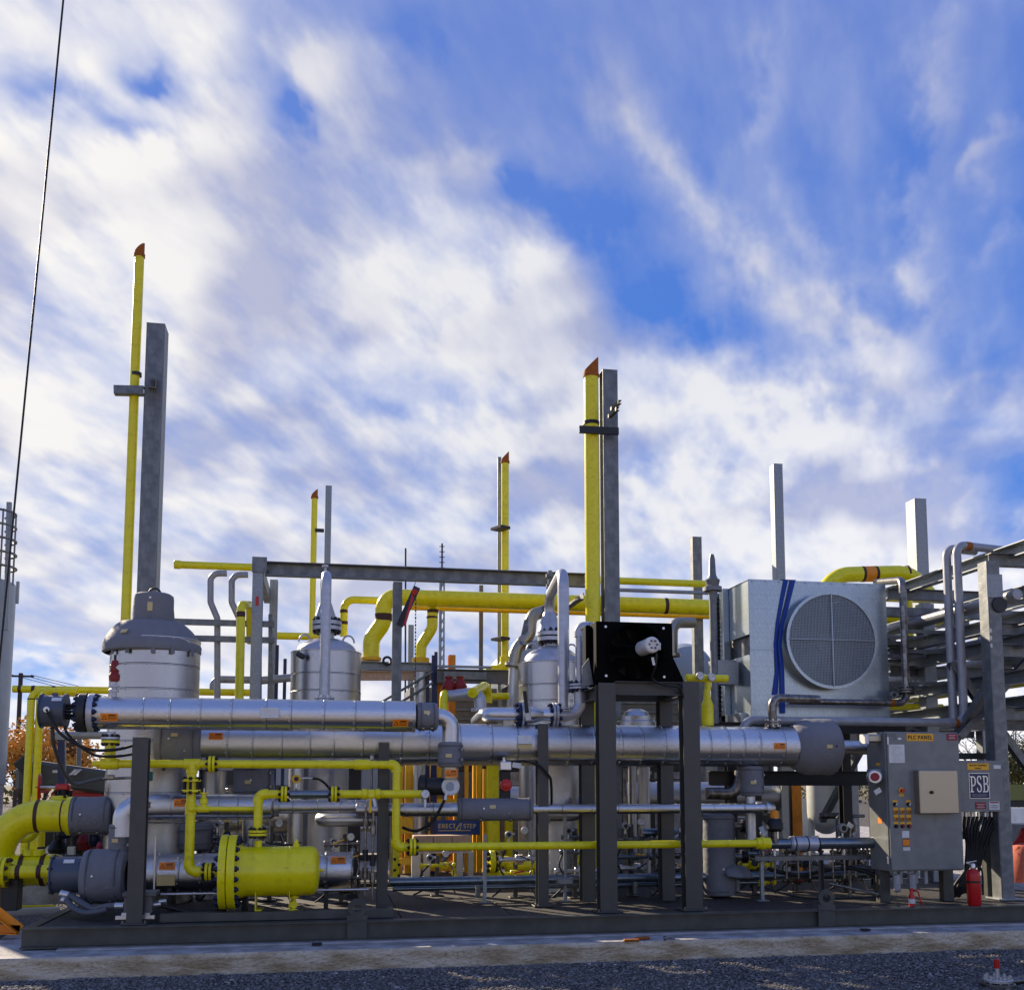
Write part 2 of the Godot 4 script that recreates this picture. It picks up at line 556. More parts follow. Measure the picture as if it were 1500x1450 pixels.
# long fibres of the veil, each from one bearing to another: x0, y0, x1, y1, width, strength
var sky_fibres := [[820, 90, 1130, 380, 34, .24], [1060, 330, 1320, 560, 40, .26], [1150, 260, 1290, 520, 22, .14], [1345, 520, 1330, 300, 32, .2], [1330, 300, 1420, 20, 32, .24], [1100, 200, 1160, 40, 34, .15], [1370, 300, 1500, 200, 20, .2], [1390, 360, 1500, 300, 26, .16], [880, 60, 960, 200, 30, .12], [1240, 450, 1330, 540, 26, .14], [990, 250, 1200, 470, 60, .1]]

func sky_colour(d: Vector3, to_sun: Vector3) -> Vector3:
	var se := d.y
	var ca := 0.8387; var si := 0.5446
	var h := maxf(se, 0.0)
	var q := 1.0 / (h + 0.3)
	var gx := d.x * q; var gz := -d.z * q
	var along := gx * si + gz * ca
	var across := gx * ca - gz * si
	# the bank of cloud ends along a ragged edge; past it a thin fibrous veil
	var c := cbi * d
	var f := n1.get_noise_2d(across * 2.2 + 3.1, along * 1.25)
	var fine := n2.get_noise_2d(across * 9.0 + 20.0, along * 4.2)
	var bank := 0.02 + 0.9 * (1.0 - sm(0.10, 0.34, h)) + f * 0.5
	var dens := 0.0
	if c.z < -0.15:
		var fr := sm(0.45, 0.8, -c.z)
		var u := 750.0 - F * c.x / c.z; var v := 1000.0 + F * c.y / c.z
		u += f * 46.0 + fine * 30.0; v += n2.get_noise_2d(across * 4.0, along * 4.0 + 31.0) * 46.0 + fine * 24.0
		var vb: float
		if u < 250: vb = -60.0 + (u - 250) * 0.5
		elif u < 560: vb = (u - 250) * 0.5 - 60
		elif u < 720: vb = 95 + (u - 560) * 0.9
		elif u < 900: vb = 239 + (u - 720) * 1.3
		elif u < 1100: vb = 473 + (u - 900) * 0.42
		else: vb = 557.0 + (u - 1100) * 0.03
		bank = lerpf(bank, sm(-70, 70, v - vb), fr)
		for s in sky_spots:
			var ex: float = (u - s[0]) / s[2]; var ey: float = (v - s[1]) / s[3]
			var r2 := ex * ex + ey * ey
			if r2 < 6.0: dens += s[4] * exp(-r2)
		for s in sky_fibres:
			var ax: float = s[2] - s[0]; var ay: float = s[3] - s[1]
			var t := clampf(((u - s[0]) * ax + (v - s[1]) * ay) / (ax * ax + ay * ay), 0.0, 1.0)
			var dx: float = u - s[0] - ax * t; var dy: float = v - s[1] - ay * t
			var r2: float = (dx * dx + dy * dy) / (s[4] * s[4])
			if r2 < 6.0: dens += s[5] * 1.7 * exp(-r2 * 1.5) * sin(PI * (0.12 + 0.76 * t)) * (1.0 + fine * 0.9)
	var g := n2.get_noise_2d(across * 4.2, along * 0.6 + 7.7)
	var veil := lerpf(0.10, 0.20, sm(-0.1, 0.7, -c.z)) + g * 0.20 + fine * 0.14
	var thick := 0.88 - 0.16 * sm(0.40, 0.62, h) + f * 0.36 + fine * 0.30
	dens += lerpf(veil, thick, clampf(bank, 0.0, 1.0))
	dens = clampf(dens, 0.0, 1.0)
	var near := maxf(d.dot(to_sun), 0.0)
	var blue := Vector3(.042, .16, .56).lerp(Vector3(.09, .17, .50), sm(0.25, 0.7, h)).lerp(Vector3(.38, .60, .95), pow(1.0 - h, 8.0))
	blue = blue * 0.72 + Vector3(.03, .035, .035) * pow(near, 6.0)
	# thicker parts of the sheet are greyer, thin parts take the blue's light
	var shade := clampf(0.60 + 1.3 * n3.get_noise_2d(across * 2.0 + 9.0, along * 2.6 + 4.0) + fine * 0.35, 0.0, 1.0)
	var white := Vector3(.42, .47, .72).lerp(Vector3(.88, .89, .95), shade * (0.45 + 0.55 * bank))
	# clouds opposite the sun, out of view, are made brighter to lift the fill
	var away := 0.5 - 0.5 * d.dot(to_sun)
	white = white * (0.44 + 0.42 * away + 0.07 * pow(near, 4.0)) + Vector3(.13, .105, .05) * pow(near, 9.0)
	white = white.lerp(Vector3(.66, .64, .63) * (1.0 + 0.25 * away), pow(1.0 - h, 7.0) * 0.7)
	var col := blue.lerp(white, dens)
	return col

func sky_image(to_sun: Vector3) -> ImageTexture:
	var W := 4096; var H := 2048
	n1.seed = 11; n1.frequency = 1.0; n1.fractal_octaves = 8; n1.fractal_gain = 0.55; n1.noise_type = FastNoiseLite.TYPE_SIMPLEX
	n1.domain_warp_enabled = true; n1.domain_warp_amplitude = 0.35; n1.domain_warp_frequency = 1.1; n1.domain_warp_fractal_octaves = 3
	n2.seed = 5; n2.frequency = 1.0; n2.fractal_octaves = 6; n2.fractal_gain = 0.58; n2.noise_type = FastNoiseLite.TYPE_SIMPLEX
	n3.seed = 23; n3.frequency = 1.0; n3.fractal_octaves = 3; n3.noise_type = FastNoiseLite.TYPE_SIMPLEX
	var img := Image.create(W, H, false, Image.FORMAT_RGBF)
	img.fill(Color(.22, .23, .25))
	# fine steps ahead of the camera, coarser ones round the back and overhead
	var y := 0
	while y < H / 2 + 24:
		var el := PI * (0.5 - (y + 0.5) / H)
		var x := 0
		var tall := 4
		var ahead := el < 0.92
		while x < W:
			var az := TAU * (x + 0.5) / W
			var front: bool = ahead and cos(az - deg_to_rad(10.3)) > 0.80
			if front:
				for j in 4:
					var e2 := PI * (0.5 - (y + j + 0.5) / H)
					for k in 4:
						var a2 := TAU * (x + k + 0.5) / W
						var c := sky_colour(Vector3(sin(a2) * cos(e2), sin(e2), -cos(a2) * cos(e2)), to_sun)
						img.set_pixel(x + k, y + j, Color(c.x, c.y, c.z))
			else:
				var a2 := TAU * (x + 2.0) / W
				var e2 := PI * (0.5 - (y + 2.0) / H)
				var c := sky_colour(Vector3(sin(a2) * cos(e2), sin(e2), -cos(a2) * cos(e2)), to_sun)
				img.fill_rect(Rect2i(x, y, 4, 4), Color(c.x, c.y, c.z))
			x += 4
		y += tall
	return ImageTexture.create_from_image(img)

# ------------------------------------------------------------------ materials
func noise_tex(freq: float, oct: int, sd: int, size := 256, type := FastNoiseLite.TYPE_SIMPLEX_SMOOTH) -> Image:
	var n := FastNoiseLite.new()
	n.seed = sd; n.frequency = freq; n.fractal_octaves = oct; n.noise_type = type
	if type == FastNoiseLite.TYPE_CELLULAR: n.cellular_return_type = FastNoiseLite.RETURN_CELL_VALUE
	return n.get_seamless_image(size, size)

# grey noise image turned into a colour texture between two tones
func tone(img: Image, a: Color, b: Color, lo := 0.25, hi := 0.75) -> ImageTexture:
	var o := Image.create(img.get_width(), img.get_height(), false, Image.FORMAT_RGB8)
	for y in img.get_height():
		for x in img.get_width():
			var t := clampf((img.get_pixel(x, y).r - lo) / (hi - lo), 0, 1)
			o.set_pixel(x, y, a.lerp(b, t))
	o.generate_mipmaps()
	return ImageTexture.create_from_image(o)

# sound paint with faint fading, a film of dirt in patches and small chips
func grime(base: Image, dirt: Image, chips: Image) -> ImageTexture:
	var o := Image.create(base.get_width(), base.get_height(), false, Image.FORMAT_RGB8)
	for y in base.get_height():
		for x in base.get_width():
			var c := Color(.95, .94, .90).lerp(Color.WHITE, base.get_pixel(x, y).r)
			c = c.lerp(Color(.70, .66, .55), sm(.55, .9, dirt.get_pixel(x, y).r * .7 + chips.get_pixel(x, y).r * .3) * .5)
			o.set_pixel(x, y, c)
	return ImageTexture.create_from_image(o)

# cast face: broad tan blotches, sandy grain and pinholes
func pitted(base: Image, grain: Image) -> ImageTexture:
	var o := Image.create(base.get_width(), base.get_height(), false, Image.FORMAT_RGB8)
	for y in base.get_height():
		for x in base.get_width():
			var g := grain.get_pixel(x, y).r
			var c := Color(.80, .75, .66).lerp(Color(1, .99, .97), sm(.2, .75, base.get_pixel(x, y).r))
			c = c * (0.90 + 0.16 * g)
			if g < .16: c = c * .55
			o.set_pixel(x, y, Color(minf(c.r, 1), minf(c.g, 1), minf(c.b, 1)))
	return ImageTexture.create_from_image(o)

func relief(img: Image, amount: float) -> ImageTexture:
	var o: Image = img.duplicate()
	o.convert(Image.FORMAT_RGBA8)
	o.bump_map_to_normal_map(amount)
	return ImageTexture.create_from_image(o)

func mat(c: Color, rough: float, metal := 0.0) -> StandardMaterial3D:
	var m := StandardMaterial3D.new()
	m.albedo_color = c
	m.roughness = rough
	m.metallic = metal
	return m

func textured(m: StandardMaterial3D, alb: Texture2D, nrm: Texture2D, ns: float, scale: float) -> StandardMaterial3D:
	m.uv1_triplanar = true
	m.uv1_world_triplanar = true
	m.uv1_scale = Vector3.ONE * scale
	if alb: m.albedo_texture = alb
	if nrm:
		m.normal_enabled = true
		m.normal_texture = nrm
		m.normal_scale = ns
	return m

func materials() -> void:
	var fine := noise_tex(0.06, 3, 3)
	var soft := noise_tex(0.012, 4, 7)
	var speck := noise_tex(0.09, 2, 9)
	var cells := noise_tex(0.05, 1, 4, 256, FastNoiseLite.TYPE_CELLULAR)
	var w := Color(1, 1, 1)
	var fine_n := relief(fine, 6.0)
	var soft_n := relief(soft, 10.0)
	var mild := tone(soft, Color(.93, .93, .925), w)
	var worn := tone(soft, Color(.84, .84, .83), w, .2, .8)
	M.clad = textured(mat(Color(.86, .86, .86), .17, 1.0), tone(speck, Color(.88, .88, .88), w), fine_n, .7, 9.0)
	M.clad_dull = textured(mat(Color(.80, .80, .80), .36, 1.0), tone(speck, Color(.84, .84, .84), w), fine_n, .3, 9.0)
	M.clad_tank = textured(mat(Color(.74, .74, .75), .24, 1.0), tone(speck, Color(.88, .88, .88), w), fine_n, .35, 9.0)
	M.yellow = textured(mat(Color(.93, .885, .04), .26), grime(soft, noise_tex(0.02, 5, 71), noise_tex(0.09, 3, 72)), soft_n, .05, 1.5)
	M.yellow_deep = textured(mat(Color(.93, .72, .03), .42), mild, null, 0, 1.7)
	M.orange = textured(mat(Color(.93, .56, .03), .5), mild, null, 0, 1.7)
	M.rust = textured(mat(Color(.78, .44, .07), .8), tone(fine, Color(.55, .5, .45), w), soft_n, .4, 6.0)
	M.brown = textured(mat(Color(.27, .15, .09), .6), mild, null, 0, 5.0)
	M.steel_grey = textured(mat(Color(.40, .40, .39), .48), tone(soft, Color(.90, .90, .90), w), soft_n, .05, 1.6)
	M.frame_grey = textured(mat(Color(.245, .245, .235), .42), tone(soft, Color(.96, .96, .955), w), soft_n, .05, 1.3)
	M.base_grey = textured(mat(Color(.285, .29, .265), .5), worn, soft_n, .08, .9)
	M.panel_grey = textured(mat(Color(.475, .485, .475), .36), mild, fine_n, .03, 1.2)
	M.dark = textured(mat(Color(.13, .135, .14), .5), mild, null, 0, 2.0)
	M.black = mat(Color(.035, .035, .04), .5)
	M.black_coat = mat(Color(.02, .02, .023), .75)
	M.black_coat.metallic_specular = .2
	M.rubber = textured(mat(Color(.06, .06, .065), .6), mild, null, 0, 5.0)
	M.flex = mat(Color(.30, .31, .33), .5)
	M.blue_cast = mat(Color(.28, .31, .36), .42)
	M.jacket = textured(mat(Color(.455, .46, .475), .75), tone(soft, Color(.97, .97, .975), w), relief(noise_tex(0.02, 4, 15), 9.0), .4, 2.2)
	M.jacket_trim = mat(Color(.36, .365, .38), .8)
	M.jacket.rim_enabled = true
	M.jacket.rim = .2
	M.galv = textured(mat(Color(.58, .60, .61), .45, .45), tone(cells, Color(.88, .89, .90), w, .1, .9), soft_n, .05, 6.0)
	M.galv_old = textured(mat(Color(.49, .50, .50), .5, .45), tone(noise_tex(0.012, 5, 31), Color(.84, .85, .86), w, .2, .8), soft_n, .08, 2.0)
	M.galv_sheet = textured(mat(Color(.66, .70, .73), .32, .85), tone(cells, Color(.90, .91, .92), w, .1, .9), soft_n, .05, 5.0)
	M.silver = textured(mat(Color(.72, .73, .76), .38, .5), mild, soft_n, .05, 2.5)
	M.grey_pipe = textured(mat(Color(.60, .61, .63), .40, .2), mild, soft_n, .04, 2.5)
	M.bare_steel = textured(mat(Color(.55, .54, .53), .34, .9), tone(soft, Color(.72, .70, .68), w), null, 0, 3.0)
	M.tube_steel = textured(mat(Color(.47, .52, .56), .3, .85), mild, null, 0, 3.0)
	M.bright = mat(Color(.78, .78, .78), .3, .8)
	M.stud = mat(Color(.05, .12, .26), .38, .3)
	M.stud_dark = mat(Color(.06, .07, .09), .45, .3)
	M.white = textured(mat(Color(.86, .86, .84), .45), mild, null, 0, 2.0)
	M.tank_white = textured(mat(Color(.83, .84, .82), .4), mild, null, 0, .8)
	M.tank_grey = textured(mat(Color(.58, .62, .65), .45), mild, null, 0, .5)
	M.tag = mat(Color(.80, .72, .50), .5)
	M.label = mat(Color(.93, .52, .04), .5)
	M.sign_yellow = mat(Color(.93, .68, .08), .45)
	M.red = mat(Color(.72, .05, .05), .32)
	M.red_dull = textured(mat(Color(.52, .06, .05), .5), mild, null, 0, 3.0)
	M.machine_red = textured(mat(Color(.78, .13, .11), .4), mild, null, 0, 1.0)
	M.blue_strap = textured(mat(Color(.02, .26, .66), .65), tone(fine, Color(.8, .8, .8), w), fine_n, .3, 8.0)
	M.sign_blue = mat(Color(.03, .24, .52), .4)
	M.navy = mat(Color(.03, .11, .30), .4)
	M.stainless = textured(mat(Color(.66, .63, .57), .36, .85), tone(fine, Color(.96, .96, .95), w), fine_n, .03, 5.0)
	M.wood = textured(mat(Color(.80, .67, .55), .7), mild, null, 0, 4.0)
	M.purple = mat(Color(.55, .07, .17), .5)
	M.teal = mat(Color(.05, .38, .42), .45)
	M.net = textured(mat(Color(.90, .48, .38), .8), mild, fine_n, .4, 6.0)
	M.mesh_wire = mat(Color(.62, .66, .69), .45, .5)
	# concrete: pale laitance with blotches, pinholes and brown stains
	var con := noise_tex(0.010, 5, 41, 512)
	M.concrete = textured(mat(Color(.68, .67, .66), .85), tone(con, Color(.80, .79, .78), Color(1, 1, 1), .2, .8), relief(noise_tex(0.05, 4, 43, 512), 8.0), .35, .55)
	M.concrete_face = textured(mat(Color(.80, .75, .66), .9), pitted(noise_tex(0.008, 6, 61, 512), noise_tex(0.11, 2, 62, 512)), relief(noise_tex(0.06, 5, 44, 512), 10.0), .7, .8)
	M.concrete_face.uv1_scale = Vector3(.29, .8, .29)
	M.deck = textured(mat(Color(.235, .215, .195), .7), worn, relief(noise_tex(0.08, 1, 47), 7.0), .25, 5.0)
	var gr := noise_tex(0.045, 2, 51, 512, FastNoiseLite.TYPE_CELLULAR)
	M.gravel = textured(mat(Color(.34, .33, .34), .95), tone(gr, Color(.45, .45, .47), w, .05, .95), relief(noise_tex(0.05, 3, 52, 512), 14.0), .9, 1.6)
	M.gravel.albedo_color = Color(.42, .395, .37)
	M.yard = textured(mat(Color(.66, .59, .47), .95), tone(con, Color(.75, .73, .7), w), null, 0, .3)
	M.earth = textured(mat(Color(.42, .38, .28), .95), tone(con, Color(.6, .58, .5), w), null, 0, .05)
	M.stone = mat(Color(1, 1, 1), .9)
	M.stone.vertex_color_use_as_albedo = true
	M.bark = textured(mat(Color(.30, .25, .21), .9), mild, null, 0, 3.0)
	M.leaf_orange = mat(Color(.80, .58, .20), .7)
	M.leaf_orange.backlight_enabled = true
	M.leaf_orange.backlight = Color(.30, .18, .03)
	M.leaf_olive = mat(Color(.34, .33, .15), .75)
	M.leaf_olive.backlight_enabled = true
	M.leaf_olive.backlight = Color(.08, .08, .02)

# ------------------------------------------------------------------ the setting
func setting() -> void:
	var slab_z: float = -at(750, 1414, 0).z
	var r := cb * Vector3(0, (1000.0 - 1414.0) / F, -1)
	slab_z = (EYE + r * (-EYE.y / r.y)).z
	struct("gravel_ground")
	var pm := PlaneMesh.new()
	pm.size = Vector2(160, 112.5)
	put("gravel_sheet", pm, M.gravel, Transform3D(Basis(), Vector3(0, 0, -7.0 - 56.25)))
	struct("dirt_yard")
	pm = PlaneMesh.new()
	pm.size = Vector2(160, 80)
	put("yard_surface", pm, M.yard, Transform3D(Basis(), Vector3(0, -.004, 32.0)))
	pm = PlaneMesh.new()
	pm.size = Vector2(5000, 5000)
	struct("terrain")
	put("field", pm, M.earth, Transform3D(Basis(), Vector3(0, -.05, -900)))

	# the pad under the plant, with a rough cast front edge
	struct("concrete_pad")
	var x0 := at(-95, 1400, -.9).x; var x1 := x0 + 24.0
	var cnoise := FastNoiseLite.new(); cnoise.seed = 3; cnoise.frequency = 1.0; cnoise.fractal_octaves = 4
	var v := PackedVector3Array(); var ix := PackedInt32Array(); var nn := PackedVector3Array()
	var st := SurfaceTool.new(); st.begin(Mesh.PRIMITIVE_TRIANGLES)
	var cols := 420; var rows := 12
	for j in rows + 1:
		for i in cols + 1:
			var fx := x0 + (x1 - x0) * i / cols
			var fy := SLAB * j / rows - 0.03 * (1.0 - float(j) / rows)
			var bulge := cnoise.get_noise_2d(fx * 2.2, fy * 7.0) * 0.022 + cnoise.get_noise_2d(fx * 11.0, fy * 16.0 + 40.0) * 0.008
			var edge := 0.0
			if j == rows: edge = -0.022 - absf(cnoise.get_noise_2d(fx * 3.0, 90.0)) * 0.03
			elif j == rows - 1: edge = -0.006
			if j >= rows - 1: bulge *= 0.6
			st.add_vertex(Vector3(fx, fy - (0.006 * absf(cnoise.get_noise_2d(fx * 4.0, 50.0)) if j == rows else 0.0), slab_z + bulge + edge))
	for j in rows:
		for i in cols:
			var b := j * (cols + 1) + i
			for k in [b, b + cols + 1, b + 1, b + 1, b + cols + 1, b + cols + 2]: st.add_index(k)
	st.generate_normals()
	put("pad_front", st.commit(), M.concrete_face, Transform3D())
	# top of the pad, trowelled in two strips: the outer strip a touch lower than the inner one
	box("pad_top", Vector3((x0 + x1) / 2, SLAB / 2 - .004, slab_z - 15.05), Vector3(x1 - x0, SLAB, 30.0), M.concrete, null, Basis(), .01)
	box("grout_strip", Vector3((x0 + x1) / 2 + .35, SLAB + .002, slab_z - 15.42), Vector3(x1 - x0 - .9, .02, 30.0), M.concrete, null, Basis(), .006)

	# loose stones on the gravel near the pad
	var stones := MultiMesh.new()
	stones.transform_format = MultiMesh.TRANSFORM_3D
	stones.use_colors = true
	var sp := SphereMesh.new(); sp.radius = 1.0; sp.height = 2.0; sp.radial_segments = 6; sp.rings = 3
	var ssrf := SurfaceTool.new()
	ssrf.create_from(sp, 0)
	stones.mesh = ssrf.commit()
	stones.instance_count = 90000
	for i in 90000:
		var p: Vector3
		if i < 82000: p = Vector3(rng.randf_range(-7.5, 9.5), 0, slab_z + 0.02 + pow(rng.randf(), 1.2) * 3.6)
		else: p = Vector3(x0 - rng.randf() * 3.0, 0, slab_z + 1.0 - rng.randf() * 9.0)
		var s := rng.randf_range(.005, .0125) * (1.7 if rng.randf() < .07 else 1.0)
		p.y = s * .25 + 0.02 * maxf(0.0, cnoise.get_noise_2d(p.x * .8, p.z * .8))
		var b := Basis(Vector3(rng.randf() - .5, rng.randf() - .5, rng.randf() - .5).normalized(), rng.randf() * TAU).scaled(Vector3(s * rng.randf_range(.8, 1.5), s * rng.randf_range(.5, .9), s))
		stones.set_instance_transform(i, Transform3D(b, p))
		var g := rng.randf_range(.065, .2)
		if rng.randf() < .05: g = rng.randf_range(.2, .38)
		var wm := rng.randf_range(-.01, .015)
		stones.set_instance_color(i, Color(g * 1.06 + wm, g, g * .93 - wm * .6))
	var mi := MultiMeshInstance3D.new()
	mi.name = "loose_stones"
	mi.multimesh = stones
	mi.material_override = M.stone
	mi.set_meta("kind", "stuff"); mi.set_meta("label", "dark crushed gravel along the concrete pad"); mi.set_meta("category", "gravel")
	add_child(mi)

# ------------------------------------------------------------------ skid base and posts
func skid() -> void:
	thing("skid_base", "long dark grey steel skid base beam on the concrete pad", "skid base")
	var x0 := at(28, 1375, 0).x; var x1 := at(1640, 1335, 0).x
	var zf := -ZF
	var top := DECK; var bot := SLAB + .012
	var h := top - bot
	# front and rear beams are I sections lying on the grout
	prism("front_beam", pf_h(.14, h, .014), Vector3(x0, (top + bot) / 2, zf - .07), Vector3(x1, (top + bot) / 2, zf - .07), Vector3.UP, M.base_grey)
	prism("end_beam", pf_c(.10, h - .004, .012), Vector3(x0 + .05, (top + bot) / 2 - .003, zf - .145), Vector3(x0 + .05, (top + bot) / 2 - .003, zf - 3.35), Vector3.UP, M.base_grey)
	prism("rear_beam", pf_h(.14, h, .014), Vector3(x0, (top + bot) / 2, zf - 3.43), Vector3(x1, (top + bot) / 2, zf - 3.43), Vector3.UP, M.base_grey)
	var xx := x0 + .12
	while xx < x1 - .3:
		box("deck_plate", Vector3(xx + .6, top - .012 + .0005 * fmod(xx, 3.0), zf - 1.75), Vector3(1.19, .012, 3.18), M.deck, null, Basis(), .002)
		xx += 1.2
	for px in [523, 1212]:
		var c := at(px, 1345, 0)
		box("stiffener_plate", Vector3(c.x, (top + bot) / 2, zf - .035), Vector3(.2, h - .03, .066), M.base_grey, null, Basis(), .003)
		var lug := PackedVector2Array()
		for i in 13:
			var a := PI * i / 12
			lug.append(Vector2(cos(a) * .095, .14 + sin(a) * .095))
		lug.append(Vector2(-.105, 0)); lug.append(Vector2(.105, 0))
		# the eye is a ring, the foot a plate
		var o := lathe("lifting_lug", Vector3(c.x, top + .13, zf - .03), Vector3(0, 0, 1), [Vector2(0, .045), Vector2(0, .092), Vector2(.004, .098), Vector2(.03, .098), Vector2(.034, .092), Vector2(.034, .045), Vector2(0, .045)], M.base_grey, 28)
		box("lug_foot", Vector3(c.x, top + .031, zf - .013), Vector3(.21, .06, .03), M.base_grey, o)
	# raised kerb channel that carries the yellow vessel
	var a := at(232, 1338, .16); var b := at(578, 1330, .16)
	prism("kerb_channel", pf_c(.12, .085, .008), Vector3(a.x, top + .044, zf - .3), Vector3(b.x, top + .044, zf - .3), Vector3.UP, M.base_grey)

	var posts := [[201, 1080, .1, .155, "tall dark grey steel post at the left front corner of the skid"], [561, 1088, .85, .12, "dark grey steel post behind the yellow pipes beside the yellow vessel"], [796, 1060, .85, .125, "slim dark grey steel post under the valve with the black handle"]]
	for q in posts:
		thing("steel_post", q[4], "post", "dark grey posts carrying the large clad vessel")
		var p := at(q[0], (q[1] + 1330) / 2.0, q[2])
		var ty := step(p, "y", q[1]).y
		prism("column", pf_h(q[3], .15, .012), Vector3(p.x, DECK + .016, p.z - .075), Vector3(p.x, ty, p.z - .075), Vector3(0, 0, 1), M.frame_grey)
		box("base_plate", Vector3(p.x, DECK + .01, p.z - .075), Vector3(q[3] + .1, .016, .22), M.frame_grey)
		for s in [-1, 1]: rod("anchor_bolt", Vector3(p.x + s * (q[3] / 2 + .03), DECK + .016, p.z + .012), Vector3(p.x + s * (q[3] / 2 + .03), DECK + .045, p.z + .012), .014, M.bare_steel, null, 6)
		if q[0] == 561:
			box("saddle", Vector3(p.x, ty + .02, p.z - .11), Vector3(.13, .014, .2), M.bright)

	# the rest of the vessel's supports stand at the back of the skid
	# frame of the small black fan cooler
	thing("fan_support", "dark grey portal frame carrying the black fan cooler", "frame")
	var zs := .22
	var tops: Array = []
	for q in [[891, 1000], [1015, 998]]:
		var p := at(q[0], 1160, zs)
		var ty := step(p, "y", q[1]).y
		tops.append(Vector3(p.x, ty, p.z))
		prism("leg", pf_h(.195, .16, .012), Vector3(p.x, DECK + .016, p.z - .08), Vector3(p.x, ty, p.z - .08), Vector3(0, 0, 1), M.frame_grey)
		box("base_plate", Vector3(p.x, DECK + .008, p.z - .08), Vector3(.3, .016, .24), M.frame_grey)
		for s in [-1, 1]: rod("anchor_bolt", Vector3(p.x + s * .125, DECK + .015, p.z + .02), Vector3(p.x + s * .125, DECK + .045, p.z + .02), .014, M.bare_steel, null, 6)
		prism("leg", pf_h(.16, .16, .012), Vector3(p.x, DECK + .016, p.z - .95), Vector3(p.x, ty, p.z - .95), Vector3(0, 0, 1), M.frame_grey)
		prism("side_rail", pf_h(.14, .14, .01), Vector3(p.x, ty - .09, p.z - .165), Vector3(p.x, ty - .09, p.z - .865), Vector3.UP, M.frame_grey)
	prism("cross_beam", pf_c(.08, .15, .01), Vector3(tops[1].x - .1, tops[1].y - .085, tops[0].z - .06), Vector3(tops[0].x + .1, tops[1].y - .085, tops[0].z - .06), Vector3.UP, M.frame_grey)
	prism("cross_beam", pf_c(.08, .15, .01), Vector3(tops[0].x + .085, tops[1].y - .085, tops[0].z - .95), Vector3(tops[1].x - .085, tops[1].y - .085, tops[0].z - .95), Vector3.UP, M.frame_grey)

